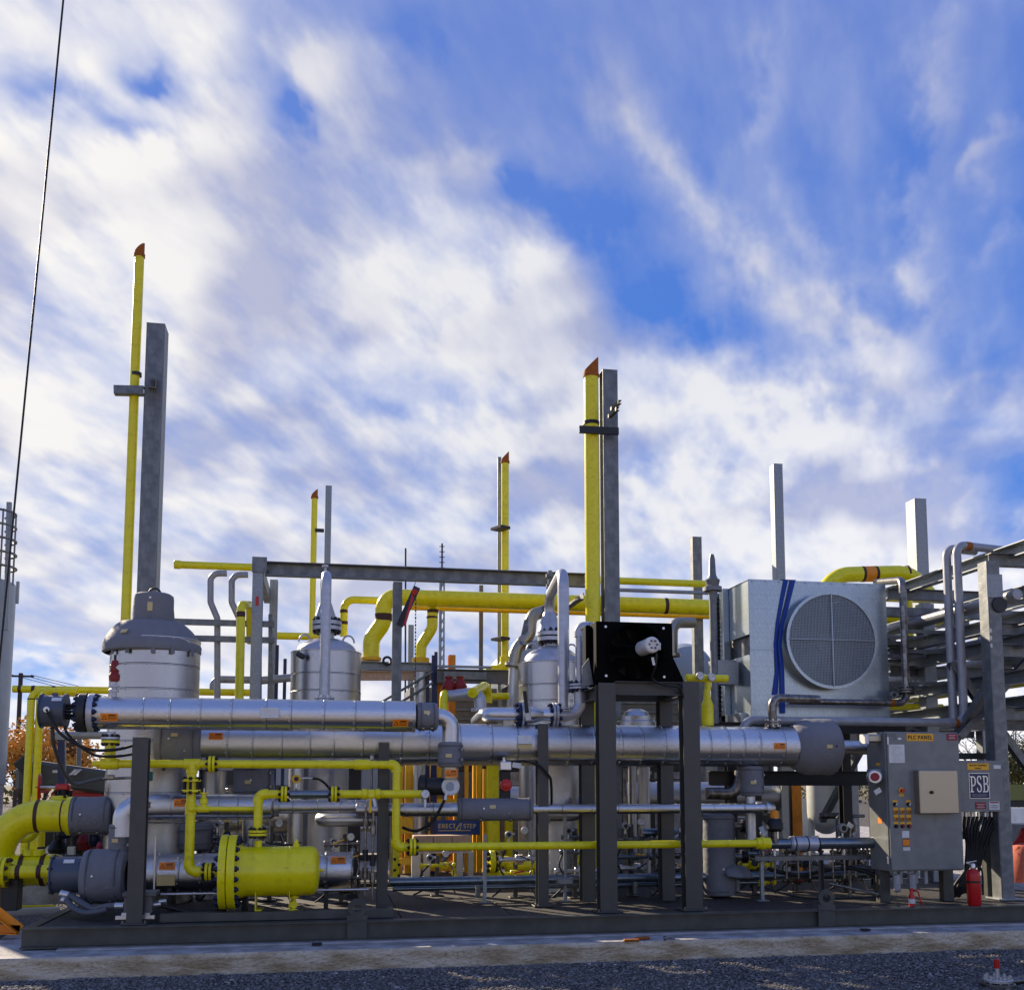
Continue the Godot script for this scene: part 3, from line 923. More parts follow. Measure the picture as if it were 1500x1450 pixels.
# ------------------------------------------------------------------ the heaters and vessels of the skid
func upper_heater() -> void:
	thing("electric_heater", "slim aluminium clad heater lying across the top front with dark terminal box", "heater")
	var L := hline([138, 214, 253, 297, 342, 392, 428, 476, 521, 563, 608], 1047, .55)
	var r := mm(23.5, L[3])
	clad(L, r, M.clad)
	var ax := Vector3(1, 0, 0)
	var y: float = L[0].y; var z: float = L[0].z
	lathe("end_cap", L[0], -ax, [Vector2(-.001, r), Vector2(.02, r * .98), Vector2(.05, r * .8), Vector2(.05, 0)], M.clad, 40)
	# girth flanges at the channel end
	var fx := at(127, 1047, .55).x
	var fr := mm(28.5, L[0])
	rod("flange", Vector3(fx + .022, y, z), Vector3(fx + .085, y, z), fr, M.silver, null, 40, .006)
	rod("flange", Vector3(fx - .075, y, z), Vector3(fx + .005, y, z), fr, M.dark, null, 40, .006)
	rod("gasket", Vector3(fx + .004, y, z), Vector3(fx + .023, y, z), fr * .8, M.black, null, 30)
	studs(Vector3(fx - .075, y, z), ax, .16, fr * .86, 14, .017, M.stud)
	rod("neck", Vector3(fx + .084, y, z), Vector3(L[0].x - .03, y, z), r * .75, M.silver, null, 30)
	# element rods between the flange and the terminal box
	var tx0 := at(60, 1045, .55).x; var tx1 := at(97, 1045, .55).x
	for i in 12:
		var a := TAU * i / 12
		rod("element_rod", Vector3(tx1 - .01, y + cos(a) * r * .42 + .01, z + sin(a) * r * .42), Vector3(fx - .07, y + cos(a) * r * .42 + .01, z + sin(a) * r * .42), .011, M.black, null, 8)
	var tb := lathe("terminal_box", Vector3(tx0, y + .015, z), ax, [Vector2(0, 0), Vector2(0, .185), Vector2(.012, .185), Vector2(.012, .165), Vector2(tx1 - tx0 - .014, .165), Vector2(tx1 - tx0 - .014, .185), Vector2(tx1 - tx0, .185), Vector2(tx1 - tx0, 0)], M.blue_cast, 36)
	rod("conduit_hub", Vector3(tx0 + .1, y + .015, z + .15), Vector3(tx0 + .1, y + .015, z + .215), .032, M.bright, tb, 14)
	plate("rating_plate", Vector3((tx0 + tx1) / 2 + .05, y + .128, z + .12), Vector3(0, .7, .7), .1, .05, M.white, tb)
	box("lid_lug", Vector3((tx0 + tx1) / 2, y + .19, z), Vector3(.06, .03, .04), M.blue_cast, tb)
	# labels
	for q in [[164, 1052], [585, 1060]]:
		var p := step(at(q[0], q[1], .55), "z", .55)
		var dy := clampf((p.y - y) / r, -.9, .9)
		var nrm := Vector3(0, dy, sqrt(1 - dy * dy))
		caution(Vector3(p.x, y, z) + nrm * (r + .006), nrm, .17, .085)
	var np := Vector3(at(396, 1046, .55).x, y, z)
	plate("name_plate", np + Vector3(0, .008, r + .02), Vector3(0, .03, 1), .19, .11, M.white, null, .03)
	# outlet: jacketed joint, elbow and leg that drops to the valve
	var ja := at(609, 1053, .55); ja.y = y; ja.z = z
	var jb := step(ja, "x", 641)
	jacket(ja, jb, mm(20.5, jb), 1)
	var pts := PackedVector3Array([jb - Vector3(.02, 0, 0), Vector3(step(jb, "x", 660).x, y, z), Vector3(step(jb, "x", 660).x, step(jb, "y", 1092).y, z)])
	tube("clad_elbow", pts, mm(12.5, jb), M.clad, .13, null, 28)
	var e := pts[2]
	var j0 := Vector3(e.x, step(e, "y", 1087).y, z); var j1 := Vector3(e.x, step(e, "y", 1124).y, z)
	jacket(j1, j0, mm(18, e), 0)
	var k := Vector3(e.x, step(e, "y", 1141).y, z)
	rod("outlet_leg", j1 + Vector3(0, .02, 0), k, mm(12.5, e), M.stainless)
	caution(Vector3(e.x, step(e, "y", 1133).y, z + mm(12.5, e) + .008), Vector3(0, 0, 1), .14, .085)

	thing("relief_valve", "small red relief valve standing on the upper clad heater", "valve")
	var b := Vector3(at(166, 1020, .55).x, y + r - .01, z)
	turned_at("nozzle", b, [[0, .03], [.06, .03], [.06, .05], [.085, .05], [.085, .03], [.11, .03], [.11, .055], [.13, .055], [.13, .028], [.17, .028]], M.silver)
	turned_at("valve_body", b + Vector3(0, .17, 0), [[0, .035], [.02, .055], [.07, .058], [.1, .04], [.12, .046], [.2, .04], [.23, .03], [.24, 0]], M.red_dull)
	turned_at("stem_cap", b + Vector3(0, .4, 0), [[0, .014], [.06, .014], [.06, 0]], M.dark)
	box("hang_tag", b + Vector3(.07, .3, .05), Vector3(.1, .04, .004), M.white, null, Basis(Vector3(0, 0, 1), -.7), .001)

	thing("black_cable", "upper of two black cables drooping from the dark terminal box", "cable", "cables from the upper terminal box")
	hose("cable", [Vector3(tx0 + .1, y + .02, z + .21), at(74, 1052, .36), at(84, 1070, .34), at(108, 1089, .34), at(140, 1099, .36), at(170, 1098, .4), at(205, 1089, .5)], .016, M.rubber)
	thing("black_cable", "lower of two black cables drooping under the dark terminal box", "cable", "cables from the upper terminal box")
	hose("cable", [at(92, 1058, .52), at(97, 1073, .5), at(118, 1094, .45), at(142, 1107, .4), at(168, 1108, .4), at(205, 1103, .5)], .015, M.rubber)

func turned_at(called: String, base: Vector3, prof: Array, m: Material, seg := 20, parent: Node3D = null) -> MeshInstance3D:
	var out := []
	if prof[0][1] > 0: out.append(Vector2(prof[0][0], 0))
	for q in prof: out.append(Vector2(q[0], q[1]))
	if prof[-1][1] > 0: out.append(Vector2(prof[-1][0], 0))
	return lathe(called, base, Vector3.UP, out, m, seg, parent)

func main_vessel() -> void:
	thing("clad_vessel", "long thick aluminium clad vessel lying across the middle of the skid", "vessel")
	var L := hline([296, 337, 373, 415, 456, 490, 532, 588, 627, 672, 718, 755, 795, 830, 866, 905, 936, 968, 998, 1033, 1060, 1082, 1105, 1140, 1172], 1091, 1.15)
	var r := mm(30.5, L[10])
	clad(L, r, M.clad)
	var y: float = L[0].y; var z: float = L[0].z
	var X := func(px: float) -> float: return step(Vector3(L[0].x, y, z), "x", px).x
	jacket(Vector3(X.call(229), y, z), Vector3(X.call(298), y, z), r * 1.2, 2)
	# domed jacket on the right end
	var a := Vector3(X.call(1160), y, z); var b := Vector3(X.call(1223), y, z)
	var l := a.distance_to(b)
	var R: float = r * 1.42
	var prof := [Vector2(0, r * 1.0), Vector2(.01, r * 1.06), Vector2(.05, r * 1.16), Vector2(.11, r * 1.3), Vector2(.17, R * .985), Vector2(.22, R), Vector2(.28, R), Vector2(.34, R)]
	for i in range(0, 7):
		var a2 := PI / 2 * i / 6
		prof.append(Vector2(l - .09 + sin(a2) * .09, R - .16 * (1 - cos(a2))))
	prof.append(Vector2(l + .012, R * .4))
	prof.append(Vector2(l + .015, 0))
	var j := lathe("end_jacket", a, Vector3(1, 0, 0), prof, M.jacket, 56, null, .015)
	plate("jacket_tag", Vector3(X.call(1196), y - .005, z + R + .006), Vector3(0, 0, 1), .075, .045, M.tag, j)
	rod("fastener", Vector3(X.call(1206), y, z + R - .01), Vector3(X.call(1206), y, z + R + .012), .012, M.dark, j, 12)
	rod("shell_stub", Vector3(X.call(1220), y, z), Vector3(X.call(1290), y, z), r * .37, M.clad, null, 36)
	rod("dark_sleeve", Vector3(X.call(1222), y, z), Vector3(X.call(1232), y, z), r * .40, M.dark, null, 36)
	for q in [[319, 1080], [1130, 1094]]:
		var p := at(q[0], q[1], 1.15)
		var dy := clampf((p.y - y) / r, -.9, .9)
		var nrm := Vector3(0, dy, sqrt(1 - dy * dy))
		caution(Vector3(p.x, y, z) + nrm * (r + .007), nrm, .15, .08)
	plate("name_plate", Vector3(X.call(763), y + .05, z + r + .012), Vector3(0, .2, 1), .165, .1, M.white, null, .02)
	plate("data_plate", Vector3(X.call(763), y - .03, z + r + .012), Vector3(0, -.1, 1), .165, .05, M.tag, null, .02)
	# lower nozzle in its cover near the right end
	var n0 := Vector3(X.call(1100), step(Vector3(X.call(1100), y, z), "y", 1122).y, z)
	var n1 := Vector3(n0.x, step(n0, "y", 1166).y, z)
	jacket(n1, n0, mm(17, n0), 1)
	# top nozzle flange with the elbow of the air cooler line
	var t0 := Vector3(X.call(1133), y + r - .02, z)
	var ft := Vector3(t0.x, t0.y + .07, z)
	rod("top_nozzle", t0, ft, .05, M.bare_steel)
	flange(ft, Vector3.UP, .105, .024, M.bare_steel, M.bare_steel, 8, .009, M.bright)

	thing("steel_elbow_pipe", "bare steel elbow pipe rising from the right top nozzle to the air cooler", "pipe")
	tube("pipe", PackedVector3Array([ft + Vector3(0, .027, 0), Vector3(ft.x, step(ft, "y", 1022).y, z), Vector3(step(ft, "x", 1206).x, step(ft, "y", 1022).y, z - .1)]), .052, M.bare_steel, .11)

	thing("small_conduit", "thin steel conduit bending down beside the post under the upper heater", "conduit")
	tube("conduit", route(430, 1074, .95, ["y", 1081, "x", 545, "y", 1178]), .012, M.bare_steel, .09)
	var cp := at(545, 1110, .95)
	rod("coupling", cp - Vector3(0, .02, 0), cp + Vector3(0, .02, 0), .022, M.white)

func pipe_header() -> void:
	# clad line at mid height: bigger bore at the left, reducer, then the slim run
	thing("clad_exchanger", "clad exchanger at mid height behind the left post with a domed left end", "exchanger")
	var L := hline([203, 253, 287, 322, 350, 397], 1182, 1.15)
	var r := mm(18.2, L[2])
	clad(L, r, M.clad)
	lathe("end_reducer", L[5], Vector3(1, 0, 0), [Vector2(-.01, r), Vector2(.006, r + .004), Vector2(.02, r * .9), Vector2(.06, r * .6), Vector2(.06, 0)], M.clad, 40)
	var y: float = L[0].y; var z: float = L[0].z
	tube("clad_elbow", PackedVector3Array([L[0] + Vector3(.01, 0, 0), Vector3(step(L[0], "x", 184).x, y, z), Vector3(step(L[0], "x", 184).x, step(L[0], "y", 1225).y, z)]), r * .99, M.clad, .16, null, 32)
	caution(Vector3(at(268, 1176, 1.15).x, y + .05, z + r + .004), Vector3(0, .35, 1), .16, .085)
	tube("slim_run", PackedVector3Array([L[5] + Vector3(.05, 0, 0), Vector3(step(L[5], "x", 548).x, y, z)]), r * .56, M.clad, -1, null, 28)
	for px in [428, 464, 497, 520]:
		var p := step(L[5], "x", px)
		lathe("sheet_seam", p, Vector3(1, 0, 0), [Vector2(0, r * .55), Vector2(.002, r * .585), Vector2(.012, r * .585), Vector2(.014, r * .55)], M.clad_dull, 28)
	rod("support_collar", step(L[5], "x", 400), step(L[5], "x", 409), r * .8, M.clad_dull)

	thing("clad_return_bend", "dull clad return bend hanging under the slim clad line", "pipe")
	tube("bend", route(550, 1201, 1.3, ["x", 470, "z", 2.0]), .075, M.clad_dull, .16, null, 24)

	thing("outlet_line", "clad outlet line with padded middle section running right to an elbow", "pipe")
	var K := hline([594, 634, 672], 1186, .9)
	var kr := mm(10.2, K[1])
	var ky: float = K[0].y; var kz: float = K[0].z
	lathe("rounded_end", K[0], Vector3(-1, 0, 0), [Vector2(-.02, kr * 1.02), Vector2(0, kr * 1.02), Vector2(.04, kr * .9), Vector2(.07, kr * .55), Vector2(.08, 0)], M.clad, 28)
	clad(K, kr, M.clad, null, 32)
	rod("rear_connection", K[0] + Vector3(0, 0, -.05), K[0] + Vector3(-.55, 0, -.12), kr * .9, M.clad_dull)
	var ja: Vector3 = K[2] - Vector3(.02, 0, 0)
	var jb := step(ja, "x", 779)
	jacket(ja, jb, mm(16.5, jb), 2)
	var N := hline([775, 823, 866, 905, 953, 1000, 1045, 1090, 1124], 1183, .9)
	for i in N.size(): N[i].y = ky; 
	clad(N, mm(7.2, N[4]), M.clad, null, 28)
	var en: Vector3 = N[8]
	tube("end_elbow", PackedVector3Array([en - Vector3(.03, 0, 0), en + Vector3(.045, 0, 0), en + Vector3(.045, 0, -.42)]), .085, M.clad, .1, null, 28)
	var d0 := at(1099, 1166, 1.15); var d1 := step(d0, "y", 1236)
	rod("drop_leg", d0, d1, .062, M.clad, null, 28)

func lower_heater() -> void:
	thing("lower_heater", "low aluminium clad heater on the deck behind the yellow vessel", "heater")
	var L := hline([205, 234, 266, 299, 340, 380, 420, 460, 479, 515], 1277, 1.1)
	var r := mm(27.5, L[3])
	clad(L, r, M.clad)
	var y: float = L[0].y; var z: float = L[0].z
	lathe("end_disc", L[9], Vector3(1, 0, 0), [Vector2(-.002, r), Vector2(.01, r * .97), Vector2(.012, 0)], M.clad, 40)
	var X := func(px: float) -> float: return step(L[0], "x", px).x
	jacket(Vector3(X.call(121), y - .03, z), Vector3(X.call(186), y - .03, z), r * 1.42, 2, false)
	lathe("terminal_box", Vector3(X.call(77), y + .0, z), Vector3(1, 0, 0), [Vector2(0, 0), Vector2(0, .215), Vector2(.014, .215), Vector2(.014, .195), Vector2(.3, .195), Vector2(.3, .1), Vector2(.4, .1), Vector2(.4, 0)], M.blue_cast, 36)
	studs(Vector3(X.call(77), y, z), Vector3(1, 0, 0), .016, .2, 8, .008, M.dark)
	plate("rating_plate", Vector3(X.call(104), y + .15, z + .13), Vector3(0, .7, .7), .11, .05, M.white)
	# neck under the elbow of the exchanger above
	var n1 := at(174, 1250, 1.15); var n0 := step(n1, "y", 1207)
	jacket(n1, n0, mm(15, n1), 0, true)
	for q in [[248, 1271], [495, 1263]]:
		var p := at(q[0], q[1] - 4, 1.1)
		var dy := clampf((p.y - y) / r, -.9, .9)
		var nrm := Vector3(0, dy, sqrt(1 - dy * dy))
		caution(Vector3(p.x, y, z) + nrm * (r + .008), nrm, .17, .085)
	plate("name_plate", Vector3(X.call(247), y - .06, z + r + .006), Vector3(0, -.2, 1), .19, .12, M.tag, null, .012)
	for px in [252, 360, 478]:
		box("saddle", Vector3(X.call(px), (y - r + DECK) / 2 + .02, z), Vector3(.05, y - r - DECK + .1, .34), M.dark)

	thing("junction_box", "grey junction box on short rails at the foot of the left post", "junction box")
	var o := face_box("enclosure", 181, 1313, 222, 1338, .26, .22, M.steel_grey)
	face_box("lid", 179, 1307, 228, 1313, .24, .27, M.steel_grey, o)
	face_box("mounting_rail", 168, 1341, 226, 1347, .22, .05, M.bright)
	for px in [177, 210]: face_box("foot", px, 1337, px + 9, 1342, .24, .04, M.bright)
	var g := at(224, 1325, .36)
	rod("gland", g, g + Vector3(.08, .005, 0), .03, M.bright)
	rod("gland", g + Vector3(.05, .03, 0), g + Vector3(.13, .035, 0), .02, M.bright)
	var g2 := at(172, 1327, .36)
	rod("gland", g2 + Vector3(-.03, 0, 0), g2 + Vector3(.06, 0, 0), .035, M.bright)

	thing("flexible_conduit", "upper grey flexible conduit from lower terminal box to junction box", "conduit", "flexible conduits at the lower terminal box")
	hose("hose", [at(96, 1311, .85), at(106, 1314, .8), at(118, 1322, .7), at(135, 1331, .6), at(155, 1328, .45), at(170, 1327, .36)], .035, M.flex, null, 14)
	thing("flexible_conduit", "lower grey flexible conduit looping on the deck by the junction box", "conduit", "flexible conduits at the lower terminal box")
	hose("hose", [at(97, 1318, .8), at(106, 1329, .7), at(122, 1337, .6), at(142, 1336, .5), at(158, 1332, .4)], .033, M.flex, null, 14)
	for q in [[96, 1311], [98, 1320]]:
		var c := at(q[0], q[1], .84)
		rod("hose_fitting", c + Vector3(-.06, .02, 0), c + Vector3(.03, -.005, 0), .042, M.bright)
	thing("black_cable", "black cable trailing on the deck from the junction box to the yellow flange", "cable")
	hose("cable", [at(232, 1326, .36), at(255, 1331, .4), at(285, 1337, .4), at(330, 1332, .5)], .02, M.rubber)
	thing("grey_cable_hose", "grey hose hanging below the upper terminal box and turning right", "hose")
	hose("hose", [at(76, 1066, .6), at(77, 1085, .7), at(86, 1115, 1.0), at(97, 1138, 1.2), at(110, 1148, 1.3), at(135, 1143, 1.3), at(150, 1140, 1.3)], .022, M.flex)
	tube("conduit", PackedVector3Array([at(148, 1141, 1.3), at(196, 1139, 1.3)]), .016, M.bare_steel)
	box("conduit_body", at(160, 1138, 1.28), Vector3(.1, .05, .05), M.bare_steel)

func yellow_vessel() -> void:
	thing("yellow_vessel", "short glossy yellow pressure vessel with thick bolted flange", "vessel")
	var L := hline([323, 334.5, 347, 458], 1276, .45)
	var y: float = L[0].y; var z: float = L[0].z
	var fr := mm(54, L[1]); var r := mm(35.5, L[3])
	var ax := Vector3(1, 0, 0)
	rod("blind_flange", L[0], L[1] - ax * .004, fr, M.yellow, null, 56, .008)
	rod("gasket", L[1] - ax * .006, L[1] + ax * .006, fr * .86, M.black, null, 40)
	rod("flange", L[1] + ax * .004, L[2], fr, M.yellow, null, 56, .008)
	studs(L[0], ax, L[2].x - L[0].x, fr * .89, 20, .017, M.stud)
	lathe("neck", L[2], ax, [Vector2(-.01, r * 1.12), Vector2(.03, r * 1.08), Vector2(.1, r)], M.yellow, 48)
	var l: float = L[3].x - L[2].x - .09
	var prof := [Vector2(0, r)]
	var body: Vector3 = L[2] + ax * .09
	prof.append(Vector2(l * .62, r)); prof.append(Vector2(l * .62 + .004, r + .004)); prof.append(Vector2(l * .62 + .014, r + .004)); prof.append(Vector2(l * .62 + .018, r))
	for i in range(0, 13):
		var a := PI / 2 * i / 12
		prof.append(Vector2(l - .02 + sin(a) * r * .36, r * pow(cos(a), .6) if i < 12 else 0.0))
	lathe("shell", body, ax, prof, M.yellow, 56)
	var end := step(L[3], "x", 466)
	rod("end_plug", Vector3(end.x - .01, y, z), Vector3(end.x + .06, y, z), .016, M.yellow)
	# angle feet on the kerb
	for px in [367, 416]:
		var p := step(L[2], "x", px)
		var f := prism("foot_bracket", pf_l(.07, .24, .009), Vector3(p.x + .06, DECK + .09, z - .12), Vector3(p.x + .06, DECK + .09, z + .16), Vector3.UP, M.yellow)
	# top fittings
	var tn := step(L[2], "x", 377)
	rod("top_nozzle", Vector3(tn.x, y + r - .02, z), Vector3(tn.x, step(tn, "y", 1231).y, z), .04, M.yellow)
	var pl := step(L[2], "x", 433)
	turned_at("vent_plug", Vector3(pl.x, y + r - .01, z), [[0, .035], [.03, .035], [.05, .02], [.08, .018]], M.yellow)
	# drain valve
	var dv := step(L[2], "x", 431)
	var b := Vector3(dv.x, y - r + .01, z)
	rod("drain_flange", b - Vector3(0, .035, 0), b - Vector3(0, .015, 0), .055, M.yellow)
	rod("drain_nozzle", b - Vector3(0, .07, 0), b, .022, M.yellow)
	box("drain_valve_body", b - Vector3(0, .1, 0), Vector3(.06, .07, .06), M.yellow, null, Basis(), .015)
	rod("drain_valve_wheel", b + Vector3(-.0, -.1, .05), b + Vector3(0, -.1, .07), .04, M.yellow)
	rod("drain_stub", b - Vector3(0, .21, 0), b - Vector3(0, .13, 0), .012, M.bare_steel)
	rod("flange_drain", L[1] + Vector3(.0, -fr - .08, 0), L[1] + Vector3(0, -fr + .01, 0), .012, M.bare_steel)

	thing("level_instrument", "grey round instrument on top of the yellow vessel under its inlet flange", "instrument")
	var c := step(at(376, 1234, .5), "z", .5)
	transmitter(c, .05, M.grey_pipe)
	hose("cable", [c + Vector3(.08, .005, 0), at(398, 1236, .55), at(420, 1238, .8), at(440, 1234, 1.2)], .01, M.rubber)

func yellow_piping() -> void:
	var Y: Material = M.yellow
	thing("yellow_gas_line", "bright yellow gas line from the tee under the upper heater to the far right", "pipe")
	var y1 := at(380, 1119.5, .5).y
	var a := at(160, 1118, .5); a.y = y1
	var b := step(a, "x", 581)
	var c := step(b, "y", 1241)
	var e := step(c, "x", 1122)
	var r := mm(5.9, b)
	tube("pipe", PackedVector3Array([a - Vector3(.09, 0, 0), b, c, e]), r, Y, .06, null, 22)
	# threaded elbows and tees are fatter than the pipe
	var fit := func(p: Vector3, d1: Vector3, d2: Vector3): tube("elbow", PackedVector3Array([p + d1 * .085, p, p + d2 * .085]), r * 1.28, Y, .06, null, 20)
	fit.call(b, Vector3(-1, 0, 0), Vector3(0, -1, 0))
	fit.call(c, Vector3(0, 1, 0), Vector3(1, 0, 0))
	for px in [281, 530]:
		var p := step(a, "x", px)
		rod("tee", p - Vector3(.085, 0, 0), p + Vector3(.085, 0, 0), r * 1.3, Y)
	rod("tee", a - Vector3(.09, 0, 0), a + Vector3(.09, 0, 0), r * 1.35, Y)
	rod("pipe_plug", a - Vector3(.17, 0, 0), a - Vector3(.08, 0, 0), r * .7, Y)
	flange(step(a, "x", 310), Vector3(1, 0, 0), mm(12, a), .03, Y, Y, 6, .011, M.stud_dark)
	var f2 := step(c, "x", 604)
	flange(f2, Vector3(1, 0, 0), mm(13, f2), .03, Y, Y, 6, .012, M.stud_dark)
	# riser to the heater's bottom nozzle
	var top := step(a, "y", 1072)
	var fl := step(a, "y", 1084)
	rod("riser", a, fl, r * 1.25, Y)
	rod("nozzle", fl, top, r * 1.1, M.silver)
	flange(fl, Vector3(0, -1, 0), mm(13, a), .028, M.silver, Y, 8, .012, M.stud_dark)
	rod("end_union", e - Vector3(.12, 0, 0), e + Vector3(.05, 0, 0), r * 1.5, Y)
	rod("end_union_nut", e - Vector3(.06, 0, 0), e - Vector3(.02, 0, 0), r * 1.8, Y, null, 8)

	thing("yellow_drop_line", "yellow drop pipe with sight flanges feeding the yellow vessel's left flange", "pipe")
	var t := step(a, "x", 281); t.y = y1
	var u := step(t, "y", 1277)
	var rr := mm(6.9, t)
	var v := step(u, "x", 322)
	tube("pipe", PackedVector3Array([t, u, v]), rr, Y, .08, null, 22)
	tube("elbow", PackedVector3Array([u + Vector3(0, .12, 0), u, u + Vector3(.12, 0, 0)]), rr * 1.15, Y, .085, null, 22)
	rod("tee_leg", t, t - Vector3(0, .1, 0), rr * 1.2, Y)
	for py in [1143.0, 1158.5]:
		var p := step(t, "y", py)
		rod("flange", p - Vector3(0, .014, 0), p + Vector3(0, .014, 0), mm(13.5, t), Y, null, 30)
	var pm := step(t, "y", 1158.5)
	studs(pm, Vector3.UP, step(t, "y", 1143).y - pm.y, mm(11, t), 6, .015, M.stud_dark)
	rod("sight_glass", pm, step(t, "y", 1143), rr * .9, M.bright)
	flange(step(u, "x", 305), Vector3(1, 0, 0), mm(13, u), .03, Y, Y, 8, .013, M.stud_dark)
	var s := step(t, "y", 1185)
	rod("tee", s - Vector3(0, .06, 0), s + Vector3(0, .06, 0), rr * 1.2, Y)

	thing("yellow_bypass", "thin yellow bypass pipe with small valve between two yellow risers", "pipe")
	tube("pipe", PackedVector3Array([s + Vector3(.03, 0, .02), step(s, "x", 378) + Vector3(0, 0, .02)]), mm(3.3, s), Y)
	rod("union", s + Vector3(-.01, 0, .03), s + Vector3(.04, 0, .03), .045, Y)
	var vv := step(s, "x", 298) + Vector3(0, 0, .02)
	rod("valve_tee", vv - Vector3(.06, 0, 0), vv + Vector3(.06, 0, 0), .036, Y)
	turned_at("valve_body", vv, [[0, .03], [.05, .03], [.06, .042], [.1, .042], [.12, .025], [.16, .025], [.16, .05], [.175, .05]], Y)
	rod("valve_stem", vv + Vector3(0, .17, 0), vv + Vector3(0, .22, 0), .008, M.bright)

	thing("yellow_branch", "yellow branch with steel spool rising from the yellow vessel to a dial gauge", "pipe")
	var f := at(377, 1220, .45)
	var g := step(f, "y", 1163.5)
	var h := step(g, "x", 618)
	var br := mm(6.4, f)
	var h1 := step(g, "x", 423); var h2 := step(g, "x", 482)
	tube("pipe", PackedVector3Array([f, g, step(g, "x", 416)]), br, Y, .07, null, 22)
	tube("elbow", PackedVector3Array([g - Vector3(0, .1, 0), g, g + Vector3(.1, 0, 0)]), br * 1.22, Y, .07, null, 22)
	flange(f + Vector3(0, .0, 0), Vector3(0, -1, 0), mm(13, f), .026, Y, Y, 8, .012, M.stud_dark)
	rod("spool", h1, h2, br * .95, M.tube_steel)
	rod("pipe", step(g, "x", 488), h, br * .95, Y)
	for px in [416, 489]: flange(step(g, "x", px), Vector3(1, 0, 0), mm(12, f), .028, Y, Y, 6, .012, M.stud_dark)
	var vb := step(g, "x", 543.5)
	box("ball_valve", vb, Vector3(.1, .1, .09), Y, null, Basis(), .02)
	for px in [534, 553]:
		var q := step(g, "x", px)
		rod("valve_end", q - Vector3(.025, 0, 0), q + Vector3(.025, 0, 0), br * 1.3, Y, null, 8)
	box("valve_handle", vb + Vector3(-.01, -.12, .05), Vector3(.03, .16, .012), M.yellow_deep)
	box("hang_tag", vb + Vector3(.035, -.09, .065), Vector3(.03, .09, .004), M.white, null, Basis(Vector3(0, 0, 1), .25), .001)
	gauge(h + Vector3(.03, 0, .06), mm(6.5, h))
	box("gauge_tag", h + Vector3(.03, -.1, .06), Vector3(.025, .09, .004), M.white, null, Basis(), .001)

	thing("gas_detector", "small yellow detector head on a stem above the steel spool", "detector")
	var dp := at(434, 1141, .62)
	transmitter(dp, .048, M.yellow_deep)
	rod("bracket_stem", dp - Vector3(0, .22, 0), dp - Vector3(0, .04, 0), .012, M.bare_steel)
	tube("conduit", PackedVector3Array([dp + Vector3(.08, .01, 0), at(458, 1140, .62)]), .011, M.bright)
	hose("cable", [at(457, 1140, .62), at(468, 1142, .65), at(478, 1150, .7), at(486, 1160, .8)], .013, M.rubber)

# ------------------------------------------------------------------ towers, tanks, stacks
func band(px: float, d: float, py: float, w: float, m: Material, hh := .02) -> void:
	var p := at(px, py, d)
	var r := mm(w / 2.0, p)
	lathe("cladding_band", p - Vector3(0, hh / 2, 0), Vector3.UP, [Vector2(0, r - .004), Vector2(.002, r + .006), Vector2(hh - .002, r + .006), Vector2(hh, r - .004)], m, 48)

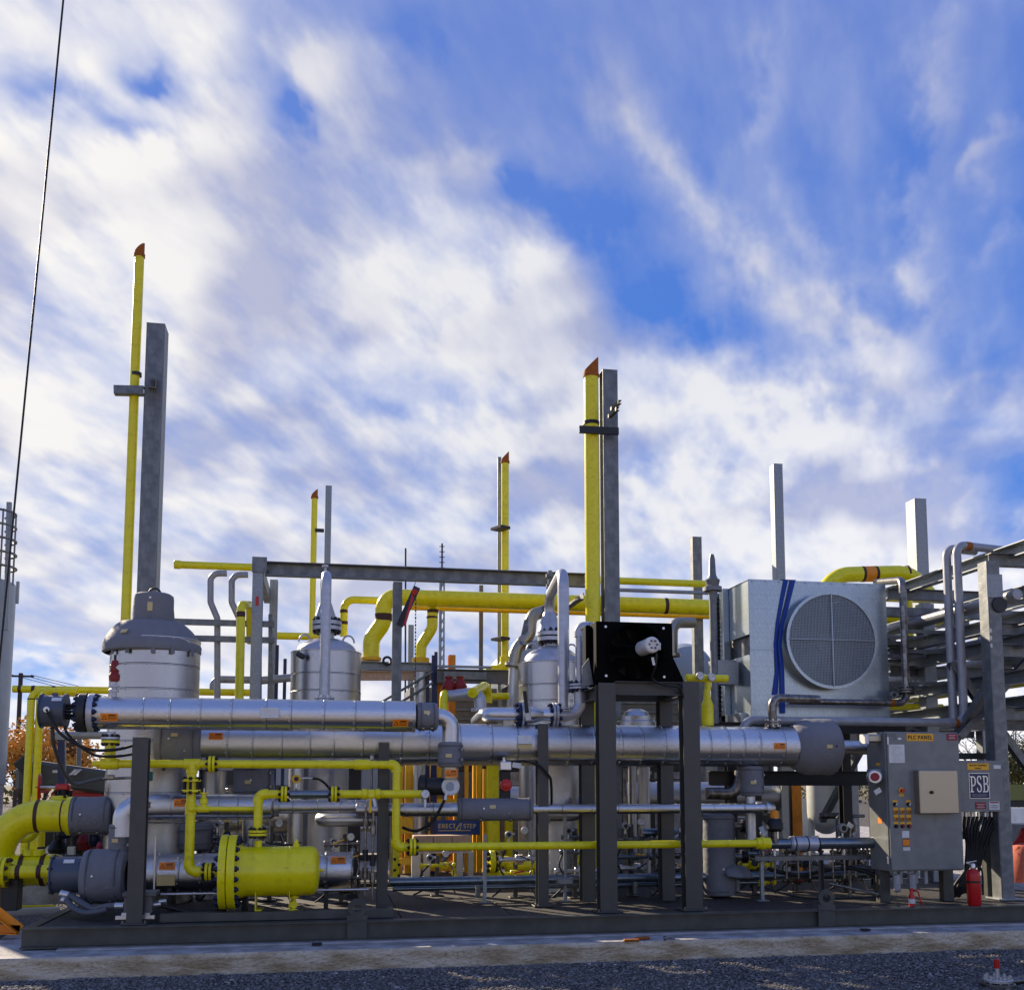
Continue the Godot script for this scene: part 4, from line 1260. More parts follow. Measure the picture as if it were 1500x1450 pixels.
func left_tower() -> void:
	thing("clad_tower", "wide clad tower at left with grey padded dome cover", "tower")
	var d := 2.3; var px := 220.0
	var p0 := at(px, 1180, d)
	var r := mm(63.5, p0)
	var ys := [1330, 1195, 1160, 1121, 1086, 1048, 1012, 977, 938]
	var x := p0.x; var z := p0.z
	var base := Vector3(x, DECK, z)
	var pts := [base]
	for i in range(1, ys.size()): pts.append(Vector3(x, at(px, ys[i], d).y, z))
	clad(pts, r, M.clad_tank, null, 64)
	var yy := func(py: float) -> float: return at(px, py, d).y
	var o := yy.call(952.0)
	var prof := [[957, 130], [955, 134], [946, 135], [942, 132], [934, 124], [924, 110], [917, 99], [914, 92], [913, 72]]
	var j := turned("dome_cover", px + 2, d, prof, M.jacket, 48, null, .03)
	var nk := turned("neck_cover", px + 4, d, [[917, 48], [913, 57], [908, 58], [890, 56], [878, 57], [873, 55], [871, 49], [871, 0]], M.jacket, 40, null, .02)
	var hem := turned("dome_hem", px + 2, d, [[959, 131], [957, 137], [949, 138], [945, 135]], M.jacket, 48, null, .02)
	for a in [-.9, -.45, .1, .5, 1.0]:
		box("hem_strap", Vector3(x + sin(a) * (r + .035), o - .06, z + cos(a) * (r + .035)), Vector3(.05, .09, .012), M.jacket, hem, Basis(Vector3.UP, a), .003)
	var np := at(px + 4, 893, d)
	plate("cover_tag", Vector3(np.x, np.y, np.z + mm(28.6, np)), Vector3(0, 0, 1), .06, .11, M.tag, nk)
	rod("fastener", Vector3(np.x, np.y + .11, np.z + mm(28, np)), Vector3(np.x, np.y + .11, np.z + mm(29.5, np)), .015, M.bright, nk, 12)
	plate("dome_tag", at(181, 924, 1.82), Vector3(-.5, .5, .7), .1, .05, M.tag, j)
	var ring := PackedVector3Array()
	for i in 9: ring.append(at(226, 870, d) + Vector3(cos(PI * i / 8) * .07, sin(PI * i / 8) * .07, 0))
	put("lifting_eye", tube_mesh(ring, .014, 8), M.dark, Transform3D(Basis(), ring[0]))
	# inlet nozzle in its cover, facing the big yellow elbow
	var n1 := at(150, 1195, 2.1); var n0 := at(102, 1195, 2.1); n0.y = n1.y
	jacket(n0, n1 + Vector3(.12, 0, 0), mm(28, n0), 2, false)

	thing("big_yellow_elbow", "big yellow elbow pipe with brown bands curving down at the left edge", "pipe")
	var a := n0 + Vector3(.02, 0, 0)
	var R := mm(23, a)
	var b := step(a, "x", -2); var c := step(b, "y", 1276)
	tube("elbow", PackedVector3Array([a, b, c]), R, M.yellow, .46, null, 36)
	for q in [[93.0, .012], [57.0, .03]]:
		var p := step(a, "x", q[0])
		lathe("brown_band", p - Vector3(q[1], 0, 0), Vector3(1, 0, 0), [Vector2(0, R), Vector2(.001, R + .004), Vector2(q[1] * 1.4, R + .004), Vector2(q[1] * 1.4 + .001, R)], M.brown, 36)
	var lb := step(b, "y", 1243)
	lathe("brown_band", lb, Vector3.UP, [Vector2(0, R), Vector2(.001, R + .004), Vector2(.045, R + .004), Vector2(.046, R)], M.brown, 36)
	var fl := step(a, "x", 99)
	lathe("flange", fl, Vector3(1, 0, 0), [Vector2(0, R), Vector2(0, R * 1.22), Vector2(.05, R * 1.22), Vector2(.05, R)], M.yellow, 36)
	# lower horizontal leg with its reducer
	var h0 := step(c, "y", 1275); h0 = Vector3(h0.x - .3, h0.y, h0.z)
	var h1 := step(h0, "x", 80)
	rod("lower_leg", h0, h1, R * .98, M.yellow, null, 36)
	lathe("reducer", h1, Vector3(1, 0, 0), [Vector2(0, R * .98), Vector2(.06, R * .9), Vector2(.2, R * .45), Vector2(.34, R * .4), Vector2(.34, 0)], M.yellow, 36)
	for px2 in [30, 61]:
		var p := step(h0, "x", px2)
		lathe("brown_band", p, Vector3(1, 0, 0), [Vector2(0, R * .97), Vector2(.001, R + .004), Vector2(.05, R + .004), Vector2(.051, R * .97)], M.brown, 36)
	for px2 in [42, 56]:
		var p := step(h0, "x", px2) + Vector3(0, R * .9, R * .2)
		rod("boss", p, p + Vector3(0, .07, 0), .07, M.yellow)

	thing("front_yellow_spool", "short yellow spool with brown bands before the big elbow at the left edge", "pipe")
	var s0 := at(-25, 1278, 1.6); var s1 := step(s0, "x", 76)
	rod("spool", s0, s1, .075, M.yellow, null, 28)
	var sf := step(s0, "x", 5)
	rod("flange", sf, sf + Vector3(.04, 0, 0), .17, M.yellow, null, 32)
	rod("flange", sf - Vector3(.05, 0, 0), sf - Vector3(.01, 0, 0), .17, M.yellow, null, 32)
	studs(sf - Vector3(.05, 0, 0), Vector3(1, 0, 0), .09, .14, 8, .014, M.brown)
	for px2 in [23, 54]:
		var p := step(s0, "x", px2)
		lathe("brown_band", p, Vector3(1, 0, 0), [Vector2(0, .075), Vector2(.001, .079), Vector2(.05, .079), Vector2(.051, .075)], M.brown, 28)
	box("pipe_stand", at(15, 1310, 1.75), Vector3(.2, .35, .2), M.dark)

	thing("gate_valve", "yellow flanged valve with red handwheel left of the tower", "valve")
	var w := at(57, 1153, 2.4)
	var ringp := PackedVector3Array()
	for i in 25: ringp.append(Vector3(cos(TAU * i / 24) * .03, sin(TAU * i / 24) * .15, cos(TAU * i / 24) * .145))
	put("handwheel", tube_mesh(ringp, .015, 8), M.red, Transform3D(Basis(), w + ringp[0]))
	for i in 3:
		var a2 := TAU * i / 3
		rod("spoke", w, w + Vector3(0, sin(a2) * .15, cos(a2) * .145), .01, M.red)
	var gx := at(86, 1153, 2.4)
	rod("stem", w, gx, .016, M.bright)
	box("gearbox", at(92, 1153, 2.4), Vector3(.16, .085, .14), M.red, null, Basis(), .02)
	rod("bonnet", at(92, 1164, 2.4), at(92, 1156, 2.4), .07, M.black)
	studs(at(92, 1166, 2.4), Vector3.UP, .04, .09, 8, .012, M.stud_dark)
	turned_at("valve_top", at(88, 1180, 2.4), [[0, .2], [.05, .2], [.08, .12], [.12, .1]], M.yellow)

	thing("small_yellow_bypass", "small yellow piping under the big elbow at the left", "pipe")
	tube("pipe", route(20, 1228, 2.9, ["x", 50, "y", 1205]), .055, M.yellow, .1)
	tube("pipe", route(25, 1210, 3.2, ["x", 60, "y", 1240]), .05, M.yellow, .1)

	thing("blue_control_valve", "cluster of dark valves with a blue actuator below the padded nozzle", "valve")
	turned_at("valve_body", at(84, 1250, 2.6), [[0, .1], [.05, .12], [.1, .1], [.16, .06], [.3, .06], [.32, .11], [.36, .11], [.4, .05], [.5, .04]], M.black)
	turned_at("actuator", at(95, 1228, 2.5), [[0, .06], [.04, .1], [.12, .11], [.2, .08], [.24, .05]], M.stud)
	box("positioner", at(104, 1246, 2.5), Vector3(.08, .1, .08), M.white)
	turned_at("lower_body", at(112, 1250, 2.9), [[0, .08], [.3, .08], [.34, .1], [.4, .04]], M.dark)
	thing("red_valve", "dark red valve with blue cap low between the padded covers", "valve")
	turned_at("body", at(125, 1245, 2.9), [[0, .1], [.1, .13], [.2, .1], [.25, .05]], M.red_dull)
	turned_at("cap", at(138, 1240, 2.7), [[0, .05], [.05, .08], [.15, .08], [.2, .05], [.3, .06], [.34, .02]], M.stud)
	turned_at("knob", at(145, 1245, 1.6), [[0, .03], [.05, .035], [.09, .015]], M.purple)

func tank(called: String, label: String, px: float, d: float, w: float, shoulder: float, crown: float, neck: float, seams: Array, pipe_dx: float) -> void:
	thing(called, label, "tank", "upright clad tanks behind the skid")
	var p0 := at(px, 1060, d)
	var r := mm(w / 2.0, p0)
	var pts := [Vector3(p0.x, SLAB + .02, p0.z)]
	for s in seams: pts.append(Vector3(p0.x, at(px, s, d).y, p0.z))
	pts.append(Vector3(p0.x, at(px, shoulder, d).y, p0.z))
	clad(pts, r, M.clad_tank, null, 56)
	var s0: Vector3 = pts[-1]
	var ch: float = at(px, crown, d).y - s0.y
	var prof := [Vector2(-.02, r * .97), Vector2(.0, r * .9)]
	for i in 10:
		var a := PI / 2 * i / 10
		prof.append(Vector2(sin(a) * ch, r * .86 * cos(a)))
	prof.append(Vector2(ch, 0))
	var dome := lathe("dome", s0, Vector3.UP, prof, M.silver, 48)
	for s in [-1, 1]:
		var ring := PackedVector3Array()
		for i in 9: ring.append(s0 + Vector3(s * r * .62 + cos(PI * i / 8) * .08, ch * .68 + sin(PI * i / 8) * .1, .05))
		put("lifting_loop", tube_mesh(ring, .013, 8), M.silver, Transform3D(Basis(), ring[0]), dome)
	var n0 := s0 + Vector3(0, ch - .03, 0)
	var ny: float = at(px, neck, d).y
	var nr := r * .22
	rod("neck", n0, Vector3(p0.x, ny + .16, p0.z), nr, M.silver)
	var f := Vector3(p0.x, ny, p0.z)
	flange(f, Vector3.UP, r * .42, .055, M.silver, M.silver, 12, .02, M.stud_dark)

func tanks() -> void:
	tank("clad_tank", "upright clad tank with silver dome behind the upper heater", 476, 3.4, 102, 956, 935, 917, [1040, 1014, 989], 0)
	thing("tank_top_pipe", "silver pipe rising from the dome flange and dropping in front of left tank", "pipe")
	var f := at(476, 915, 3.4)
	var rr := mm(7, f)
	lathe("reducer", f, Vector3.UP, [Vector2(.05, .16), Vector2(.1, .15), Vector2(.3, .085), Vector2(.3, 0)], M.silver, 24)
	var t := at(476, 856, 3.4)
	tube("pipe", PackedVector3Array([f + Vector3(0, .28, 0), t, t + Vector3(.02, 0, .75), Vector3(t.x + .02, at(478, 1026, 2.6).y, t.z + .75)]), rr, M.silver, .16, null, 20)
	turned_at("vent_valve", t + Vector3(.0, .04, 0), [[0, .03], [.06, .03], [.06, .05], [.1, .05], [.1, .02], [.2, .02], [.2, .045], [.23, .045]], M.silver)
	var e := Vector3(t.x + .02, at(478, 1024, 2.6).y, t.z + .75)
	flange(e, Vector3.UP, .13, .02, M.silver, M.silver, 8, .012, M.bright)
	thing("nozzle_box", "small dark connection on the left shoulder of the domed tank", "fitting")
	box("fitting", at(440, 960, 2.95), Vector3(.12, .07, .08), M.dark, null, Basis(Vector3(0, 0, 1), -.5), .015)

	tank("clad_tank", "upright clad tank with silver dome left of the central yellow stack", 808, 2.9, 96, 972, 946, 933, [1065, 1028, 1005], 0)
	thing("tank_loop_pipe", "silver U bend pipe looping over the tank beside the central stack", "pipe")
	var g := at(805, 931, 2.9)
	lathe("reducer", g, Vector3.UP, [Vector2(.05, .17), Vector2(.12, .15), Vector2(.32, .085), Vector2(.32, 0)], M.silver, 24)
	var u := at(803, 874, 2.9)
	var w := at(826, 1040, 1.2)
	tube("pipe", PackedVector3Array([Vector3(g.x, g.y + .3, g.z), Vector3(g.x, u.y, g.z), Vector3(w.x, u.y, w.z), Vector3(w.x, w.y, w.z)]), .07, M.silver, .2, null, 20)
	turned_at("vent_valve", Vector3(g.x + .02, u.y + .08, g.z - .05), [[0, .035], [.05, .035], [.05, .055], [.1, .055], [.1, .03], [.2, .03], [.2, .06], [.25, .06], [.25, .03], [.3, .03]], M.galv_old)
	flange(w, Vector3.UP, .135, .022, M.silver, M.silver, 8, .012, M.bright)

	thing("inlet_line", "silver and clad line with black handled valve above the large clad vessel", "pipe")
	var y := at(780, 1047, 1.15).y
	var zc := at(780, 1047, 1.15).z
	var X := func(px: float) -> float: return step(Vector3(.2, y, zc), "x", px).x
	tube("clad_elbow", PackedVector3Array([Vector3(X.call(712), y - .05, zc - .7), Vector3(X.call(712), y, zc), Vector3(X.call(758), y, zc)]), .085, M.clad, .13, null, 28)
	flange(Vector3(X.call(762), y, zc), Vector3(1, 0, 0), .15, .03, M.stud, M.silver, 8, .016, M.stud)
	rod("valve_body", Vector3(X.call(762), y, zc), Vector3(X.call(778), y, zc), .1, M.silver)
	box("valve_neck", Vector3(X.call(770), y, zc + .1), Vector3(.07, .16, .1), M.white, null, Basis(Vector3(0, 0, 1), .1), .01)
	var hb := Vector3(X.call(769), y + .05, zc + .16)
	box("valve_handle", hb + Vector3(-.02, .09, 0), Vector3(.045, .26, .02), M.black, null, Basis(Vector3(0, 0, 1), .12), .006)
	lathe("reducer", Vector3(X.call(778), y, zc), Vector3(1, 0, 0), [Vector2(-.02, .105), Vector2(.04, .1), Vector2(.14, .07), Vector2(.24, .1), Vector2(.3, .1), Vector2(.3, 0)], M.clad, 28)
	flange(Vector3(X.call(812), y, zc), Vector3(1, 0, 0), .15, .03, M.silver, M.silver, 8, .016, M.stud)
	var er := Vector3(X.call(850), y, zc)
	var top := at(851, 920, .75)
	tube("pipe", PackedVector3Array([Vector3(X.call(815), y, zc), er, Vector3(er.x, step(er, "y", 1000).y, zc)]), .082, M.silver, .16, null, 22)
	var fj := Vector3(er.x, step(er, "y", 1006).y, zc)
	flange(fj, Vector3.UP, .145, .028, M.silver, M.silver, 10, .015, M.stud)
	var el := Vector3(er.x, step(er, "y", 919).y, zc)
	tube("slim_riser", PackedVector3Array([fj + Vector3(0, .03, 0), el, Vector3(step(el, "x", 872).x, el.y, zc + .1)]), .055, M.silver, .06, null, 18)
	tube("elbow", PackedVector3Array([el - Vector3(0, .12, 0), el, el + Vector3(.12, 0, .06)]), .068, M.silver, .06, null, 18)

func stack(called: String, label: String, px: float, top: float, bottom: float, d: float, w: float, cut: float, capc: Material) -> void:
	thing(called, label, "vent stack", "yellow vent stacks")
	var p := at(px, top + 40, d)
	var b := Vector3(p.x, at(px, bottom, d).y, p.z)
	var t: float = at(px, top, d).y
	var r := mm(w / 2.0, p)
	rod("pipe", b, Vector3(p.x, t - cut, p.z), r, M.yellow, null, 28)
	# slanted mouth, rusty inside
	var v := PackedVector3Array(); var n := PackedVector3Array(); var ix := PackedInt32Array()
	var seg := 28
	for k in seg + 1:
		var a := TAU * k / seg
		var c := cos(a); var s := sin(a)
		for rad in [1.0, .92]:
			v.append(Vector3(c * r * 1.02 * rad, 0, s * r * 1.02 * rad)); n.append(Vector3(c, 0, s) * (1.0 if rad == 1.0 else -1.0))
			v.append(Vector3(c * r * 1.02 * rad, cut * (.15 + .425 * (1 + c)), s * r * 1.02 * rad)); n.append(Vector3(c, 0, s) * (1.0 if rad == 1.0 else -1.0))
	for k in seg:
		var q := k * 4
		ix.append_array([q, q + 1, q + 4, q + 1, q + 5, q + 4])
		ix.append_array([q + 2, q + 6, q + 3, q + 3, q + 6, q + 7])
		ix.append_array([q + 1, q + 3, q + 5, q + 3, q + 7, q + 5])
	put("slanted_mouth", mesh_of(v, n, ix), capc, Transform3D(Basis(), Vector3(p.x, t - cut, p.z)))
	lathe("weld_collar", Vector3(p.x, t - cut - .05, p.z), Vector3.UP, [Vector2(0, r), Vector2(.004, r + .012), Vector2(.05, r + .012), Vector2(.054, r)], M.rust, 28)

func column(label: String, px: float, top: float, bottom: float, d: float, w: float, dpt: float, m: Material, open := false) -> void:
	thing("galvanised_column", label, "column", "galvanised columns standing behind the skid")
	var p := at(px, top + 20, d)
	var ww := mm(w, p)
	var a := Vector3(p.x, SLAB + .02, p.z - dpt / 2); var b := Vector3(p.x, at(px, top, d).y, p.z - dpt / 2)
	prism("shaft", pf_h(ww, dpt, .012) if open else pf_sq(ww, dpt, .012), a, b, Vector3(0, 0, 1), m)
	box("base_plate", a + Vector3(0, -.005, 0), Vector3(ww + .16, .024, dpt + .16), m)
	# seam of the welded section and the cap plate
	box("cap_plate", b + Vector3(0, .006, 0), Vector3(ww * 1.01, .012, dpt * 1.01), m)

func stacks() -> void:
	stack("yellow_vent_stack", "tallest yellow vent stack beside the broad galvanised column at left", 203, 356, 1250, 4.2, 13.5, .17, M.rust)
	column("broad galvanised column behind the padded dome cover", 227, 474, 1200, 4.1, 26, .36, M.galv_old)
	thing("stack_bracket", "channel bracket clamping the tallest yellow stack to its column", "bracket")
	var p := at(187, 572, 4.15)
	prism("arm", pf_c(.12, .12, .012), at(167, 572, 4.12), at(211, 573, 4.12), Vector3.UP, M.galv_old)
	prism("stub_arm", pf_c(.12, .14, .012), at(222, 560, 3.6), at(222, 560, 4.08), Vector3.UP, M.galv_old)
	var q := at(199, 551, 4.2)
	lathe("pipe_clamp", q, Vector3.UP, [Vector2(0, .065), Vector2(.0, .078), Vector2(.05, .078), Vector2(.05, .065)], M.dark, 20)

	stack("yellow_vent_stack", "thick yellow vent stack rising in the centre through the pipework", 866, 523, 1270, 2.95, 21.5, .26, M.rust)
	column("galvanised column right beside the central yellow stack", 894, 542, 1200, 2.95, 22.5, .2, M.galv_old, true)
	thing("stack_bracket", "clamp bracket holding the central yellow stack to its column", "bracket")
	prism("arm", pf_c(.05, .1, .01), at(848, 629, 2.8), at(906, 632, 2.8), Vector3.UP, M.dark)
	q = at(866, 623, 2.95)
	lathe("pipe_clamp", q, Vector3.UP, [Vector2(0, .105), Vector2(.0, .118), Vector2(.05, .118), Vector2(.05, .105)], M.black, 24)
	prism("spare_lug", pf_c(.05, .05, .008), at(893, 610, 2.85), at(893, 610, 2.35) + Vector3(.12, .12, 0), Vector3.UP, M.dark)
	prism("spare_lug", pf_c(.05, .05, .008), at(896, 600, 2.85), at(896, 600, 2.35) + Vector3(.12, .12, 0), Vector3.UP, M.dark)

	stack("yellow_vent_stack", "slim yellow vent stack behind the left domed tank", 460, 716, 935, 8.0, 9, .14, M.rust)
	column("slim blue grey column beside the yellow stack over the left tank", 481, 712, 1100, 8.0, 9, .12, M.galv)
	thing("stack_bracket", "small clamp between the slim stack and column over the left tank", "bracket")
	box("arm", at(468, 777, 7.95), Vector3(.16, .06, .06), M.dark)
	stack("yellow_vent_stack", "slim yellow vent stack standing left of the central tank", 740, 661, 985, 7.0, 11, .18, M.rust)
	column("thin dark edged column touching the slim stack left of the central tank", 732, 670, 1100, 7.3, 5, .1, M.galv_old)
	thing("stack_bracket", "flat clamp on the slim stack left of the central tank", "bracket")
	box("arm", at(733, 774, 6.8), Vector3(.22, .05, .3), M.dark, null, Basis(Vector3.UP, .5))
	thing("stack_bracket", "lower flat clamp on the slim stack left of the central tank", "bracket")
	box("arm", at(733, 936, 6.8), Vector3(.2, .05, .3), M.dark, null, Basis(Vector3.UP, .5))
	thing("stack_foot_bend", "short yellow bend with brown bands at the foot of the slim stack", "pipe")
	tube("bend", route(740, 962, 7.0, ["y", 982, "x", 712, "y", 1010]), .095, M.yellow, .16)
	column("galvanised column left of the ridged relief valve", 1022, 787, 1100, 6.0, 14, .15, M.galv_old)
	column("galvanised column rising behind the air cooler box", 1141, 680, 1100, 4.6, 14, .18, M.galv)
	column("tall pale column standing right of the yellow arch", 1350, 731, 1100, 5.2, 19, .3, M.galv)
	column("short thin column between the header and the lattice mast", 602, 916, 1100, 9.0, 8, .1, M.galv)
	column("dark slim column hanging below the long galvanised beam", 705, 858, 1100, 6.2, 6, .07, M.steel_grey)

func gantry() -> void:
	thing("pipe_support_frame", "galvanised frame with long top beam spanning from the red stickered post", "frame")
	var d := 3.6
	var p := at(376, 920, d)
	var ty := step(p, "y", 822).y
	prism("post", pf_h(mm(15, p), .17, .012), Vector3(p.x, SLAB + .02, p.z), Vector3(p.x, ty, p.z), Vector3(0, 0, 1), M.galv)
	box("base_plate", Vector3(p.x, SLAB + .015, p.z), Vector3(.3, .02, .3), M.galv)
	var q := at(399, 950, 5.4)
	prism("post", pf_h(.12, .13, .01), Vector3(q.x, SLAB + .02, q.z), Vector3(q.x, step(q, "y", 850).y, q.z), Vector3(0, 0, 1), M.galv)
	var b0 := Vector3(p.x + .09, at(384, 833, d).y, p.z); var b1 := Vector3(step(b0, "x", 858).x, b0.y, p.z)
	prism("top_beam", pf_c(.12, mm(21, p), .012), b1, b0, Vector3.UP, M.galv_old)
	prism("side_beam", pf_c(.1, .18, .012), Vector3(p.x + .02, b0.y - .05, p.z - .1), Vector3(p.x + .02, b0.y - .05, p.z - 2.0), Vector3.UP, M.galv_old)
	box("corner_plate", Vector3(p.x + .02, ty - .07, p.z + .1), Vector3(.2, .22, .012), M.galv_old)
	box("red_sticker", Vector3(p.x, at(375, 882, d).y, p.z + .089), Vector3(.045, .13, .003), M.red)
	for s in [-1, 1]: rod("bolt", Vector3(p.x + .13, b0.y + s * .05, p.z + .06), Vector3(p.x + .13, b0.y + s * .05, p.z + .09), .016, M.stud, null, 6)
	# rear legs that carry the far end
	var k := Vector3(b1.x - .12, SLAB + .02, p.z)
	prism("rear_post", pf_h(.13, .13, .01), Vector3(step(b0, "x", 583).x, SLAB + .02, p.z - .1), Vector3(step(b0, "x", 583).x, b0.y - .11, p.z - .1), Vector3(0, 0, 1), M.galv_old)
	prism("diagonal_brace", pf_l(.1, .1, .01), at(606, 858, 3.6), at(580, 915, 3.3), Vector3(0, 0, 1), M.frame_grey)
	prism("diagonal_brace", pf_l(.1, .1, .01), at(856, 878, 3.4), at(820, 902, 4.6), Vector3.UP, M.galv_old)
	for q2 in [[236, 910], [240, 934]]:
		var a := at(q2[0], q2[1], 4.3); var b := step(a, "x", 402)
		prism("ladder_rail", pf_c(.06, .085, .008), a, b, Vector3.UP, M.galv_old)
	for px in [380, 396]: prism("rail_post", pf_sq(.06, .06), at(px, 1030, 4.35), at(px, 900, 4.35), Vector3(0, 0, 1), M.galv_old)

	thing("red_lever", "red lever hanging from the beam over the yellow header", "lever")
	prism("lever_arm", pf_sq(.035, .02, .003), at(607, 866, 3.2), at(592, 917, 3.2), Vector3(0, 0, 1), M.red)
	rod("pivot", at(607, 867, 3.25), at(607, 867, 3.1), .04, M.red)
	thing("hanging_chain", "thin chain hanging from the red lever", "chain")
	var c0 := at(609, 872, 3.15)
	for i in 26: rod("link", c0 - Vector3(0, .05 * i, 0), c0 - Vector3(0, .05 * i + .035, 0), .007 if i % 2 else .01, M.black, null, 6)

	thing("upper_yellow_line", "slender yellow line above the long beam with its capped left end", "pipe")
	var a := at(256, 826, 4.4); a.y = at(640, 841, 4.4).y
	var e := step(a, "x", 1040)
	rod("pipe", a, e, mm(5.6, a), M.yellow, null, 22)
	rod("end_cap", a - Vector3(.01, 0, 0), a + Vector3(.08, 0, 0), mm(6.4, a), M.yellow)
	thing("upper_grey_line", "grey line running under the slender yellow line", "pipe")
	var ga := at(905, 864, 4.4)
	rod("pipe", ga, step(ga, "x", 1040), .03, M.grey_pipe)
	for q3 in [[308, 840, 318, "left of two pale drop pipes bending under the slender yellow line"], [339, 842, 350, "right of two pale drop pipes bending under the slender yellow line"]]:
		thing("pale_drop_pipe", q3[3], "pipe", "pale drop pipes")
		var s := at(q3[0], 890, 4.4)
		tube("pipe", PackedVector3Array([at(q3[0] + 24, q3[1], 4.4), at(q3[0], q3[1], 4.4), at(q3[0], 882, 4.4), at(q3[2], 906, 4.4), at(q3[2], 1030, 4.4)]), mm(4.6, s), M.grey_pipe, .12)

	# yellow headers farther back
	thing("yellow_header", "thick yellow header with brown bands crossing behind the central stack", "pipe")
	var h0 := at(1045, 891, 5.2); h0.y = at(800, 882, 5.2).y
	var h1 := step(h0, "x", 562)
	var hr := mm(11.8, at(800, 880, 5.2))
	tube("pipe", PackedVector3Array([h0, h1, step(h1, "y", 912), step(step(h1, "y", 936), "x", 544), at(543, 966, 5.2)]), hr, M.yellow, .3, null, 28)
	for px in [582, 972]:
		var pb := step(h0, "x", px)
		lathe("brown_band", pb, Vector3(1, 0, 0), [Vector2(0, hr), Vector2(.001, hr + .005), Vector2(.06, hr + .005), Vector2(.061, hr)], M.brown, 28)
	var vb := step(h1, "y", 905)
	lathe("brown_band", vb, Vector3.UP, [Vector2(-.05, hr), Vector2(-.049, hr + .005), Vector2(.06, hr + .005), Vector2(.061, hr)], M.brown, 28)
	var fo := at(543, 963, 5.2)
	rod("foot_flange", fo - Vector3(0, .05, 0), fo, hr * 1.25, M.yellow_deep)
	thing("orange_yellow_line", "deeper yellow line running just below the thick header", "pipe")
	var o0 := at(600, 889, 5.9); o0.y = at(800, 895, 5.9).y
	rod("pipe", o0, step(o0, "x", 1045), .055, M.yellow_deep)
	thing("second_yellow_drop", "yellow drop pipe with brown bands right of the thick header's bend", "pipe")
	tube("pipe", PackedVector3Array([at(634, 888, 5.4), at(633, 920, 5.4), at(617, 945, 5.4), at(616, 968, 5.4)]), mm(8, at(633, 900, 5.4)), M.yellow, .2)
	for q4 in [[634, 893, 634, 898], [633, 903, 633, 906]]:
		rod("brown_band", at(q4[0], q4[1], 5.4), at(q4[2], q4[3], 5.4), mm(8.4, at(633, 900, 5.4)), M.brown)
	rod("foot_flange", at(616, 972, 5.4), at(616, 964, 5.4), .14, M.yellow_deep)
	thing("small_yellow_drop", "small yellow drop pipe left of the thick header's bend", "pipe")
	tube("pipe", PackedVector3Array([at(560, 880, 5.6), at(504, 878, 5.6), at(503, 932, 5.6)]), mm(5.6, at(520, 880, 5.6)), M.yellow, .16)
	for py in [893, 910]: rod("brown_band", at(503.4, py + 5, 5.6), at(503.4, py, 5.6), mm(5.9, at(504, 900, 5.6)), M.brown)
	thing("low_yellow_line", "yellow line behind the left domed tank", "pipe")
	rod("pipe", at(398, 931, 6.0), step(at(398, 931, 6.0), "x", 470), .06, M.yellow)
	thing("yellow_arch", "yellow pipe arching up over its dark band beside the red stickered post", "pipe")
	tube("pipe", PackedVector3Array([at(350, 1030, 3.3), at(353, 886, 3.3), at(366, 886, 4.0), at(366, 940, 4.6)]), mm(6.3, at(352, 950, 3.3)), M.yellow, .12)
	rod("dark_band", at(352.3, 904, 3.3), at(352.5, 896, 3.3), mm(6.7, at(352, 950, 3.3)), M.brown)

	# left side: low yellow line on two risers, in front of the red machine
	for q5 in [[44, "left of two yellow risers in front of the red machine"], [57, "right of two yellow risers in front of the red machine"]]:
		thing("yellow_riser", q5[1], "pipe", "yellow risers at the left")
		var rp := at(q5[0] - 2, 1095, 4.6)
		var tp: Vector3 = step(rp, "y", 1012)
		tube("pipe", PackedVector3Array([Vector3(rp.x, SLAB, rp.z), tp, tp + Vector3(.5, 0, -.02 if q5[0] == 57 else -.3)]), mm(5.4, rp), M.yellow, .14)
		rod("dark_band", step(rp, "y", 1025), step(rp, "y", 1023), mm(5.7, rp), M.brown)
	thing("low_yellow_header", "yellow line passing behind the clad tower at left", "pipe")
	var l0 := at(18, 1012, 4.9); l0.y = at(200, 1012, 4.9).y
	rod("pipe", l0, step(l0, "x", 366), mm(5.4, l0), M.yellow)
	for px in [26, 46, 76]:
		var pb := step(l0, "x", px)
		rod("brown_band", pb, pb + Vector3(.05, 0, 0), mm(5.7, l0), M.brown)
	thing("grey_return_pipe", "grey pipe with a bent end between the tower and the frame post", "pipe")
	tube("pipe", route(312, 1010, 4.6, ["y", 995, "x", 372]), .055, M.grey_pipe, .1)

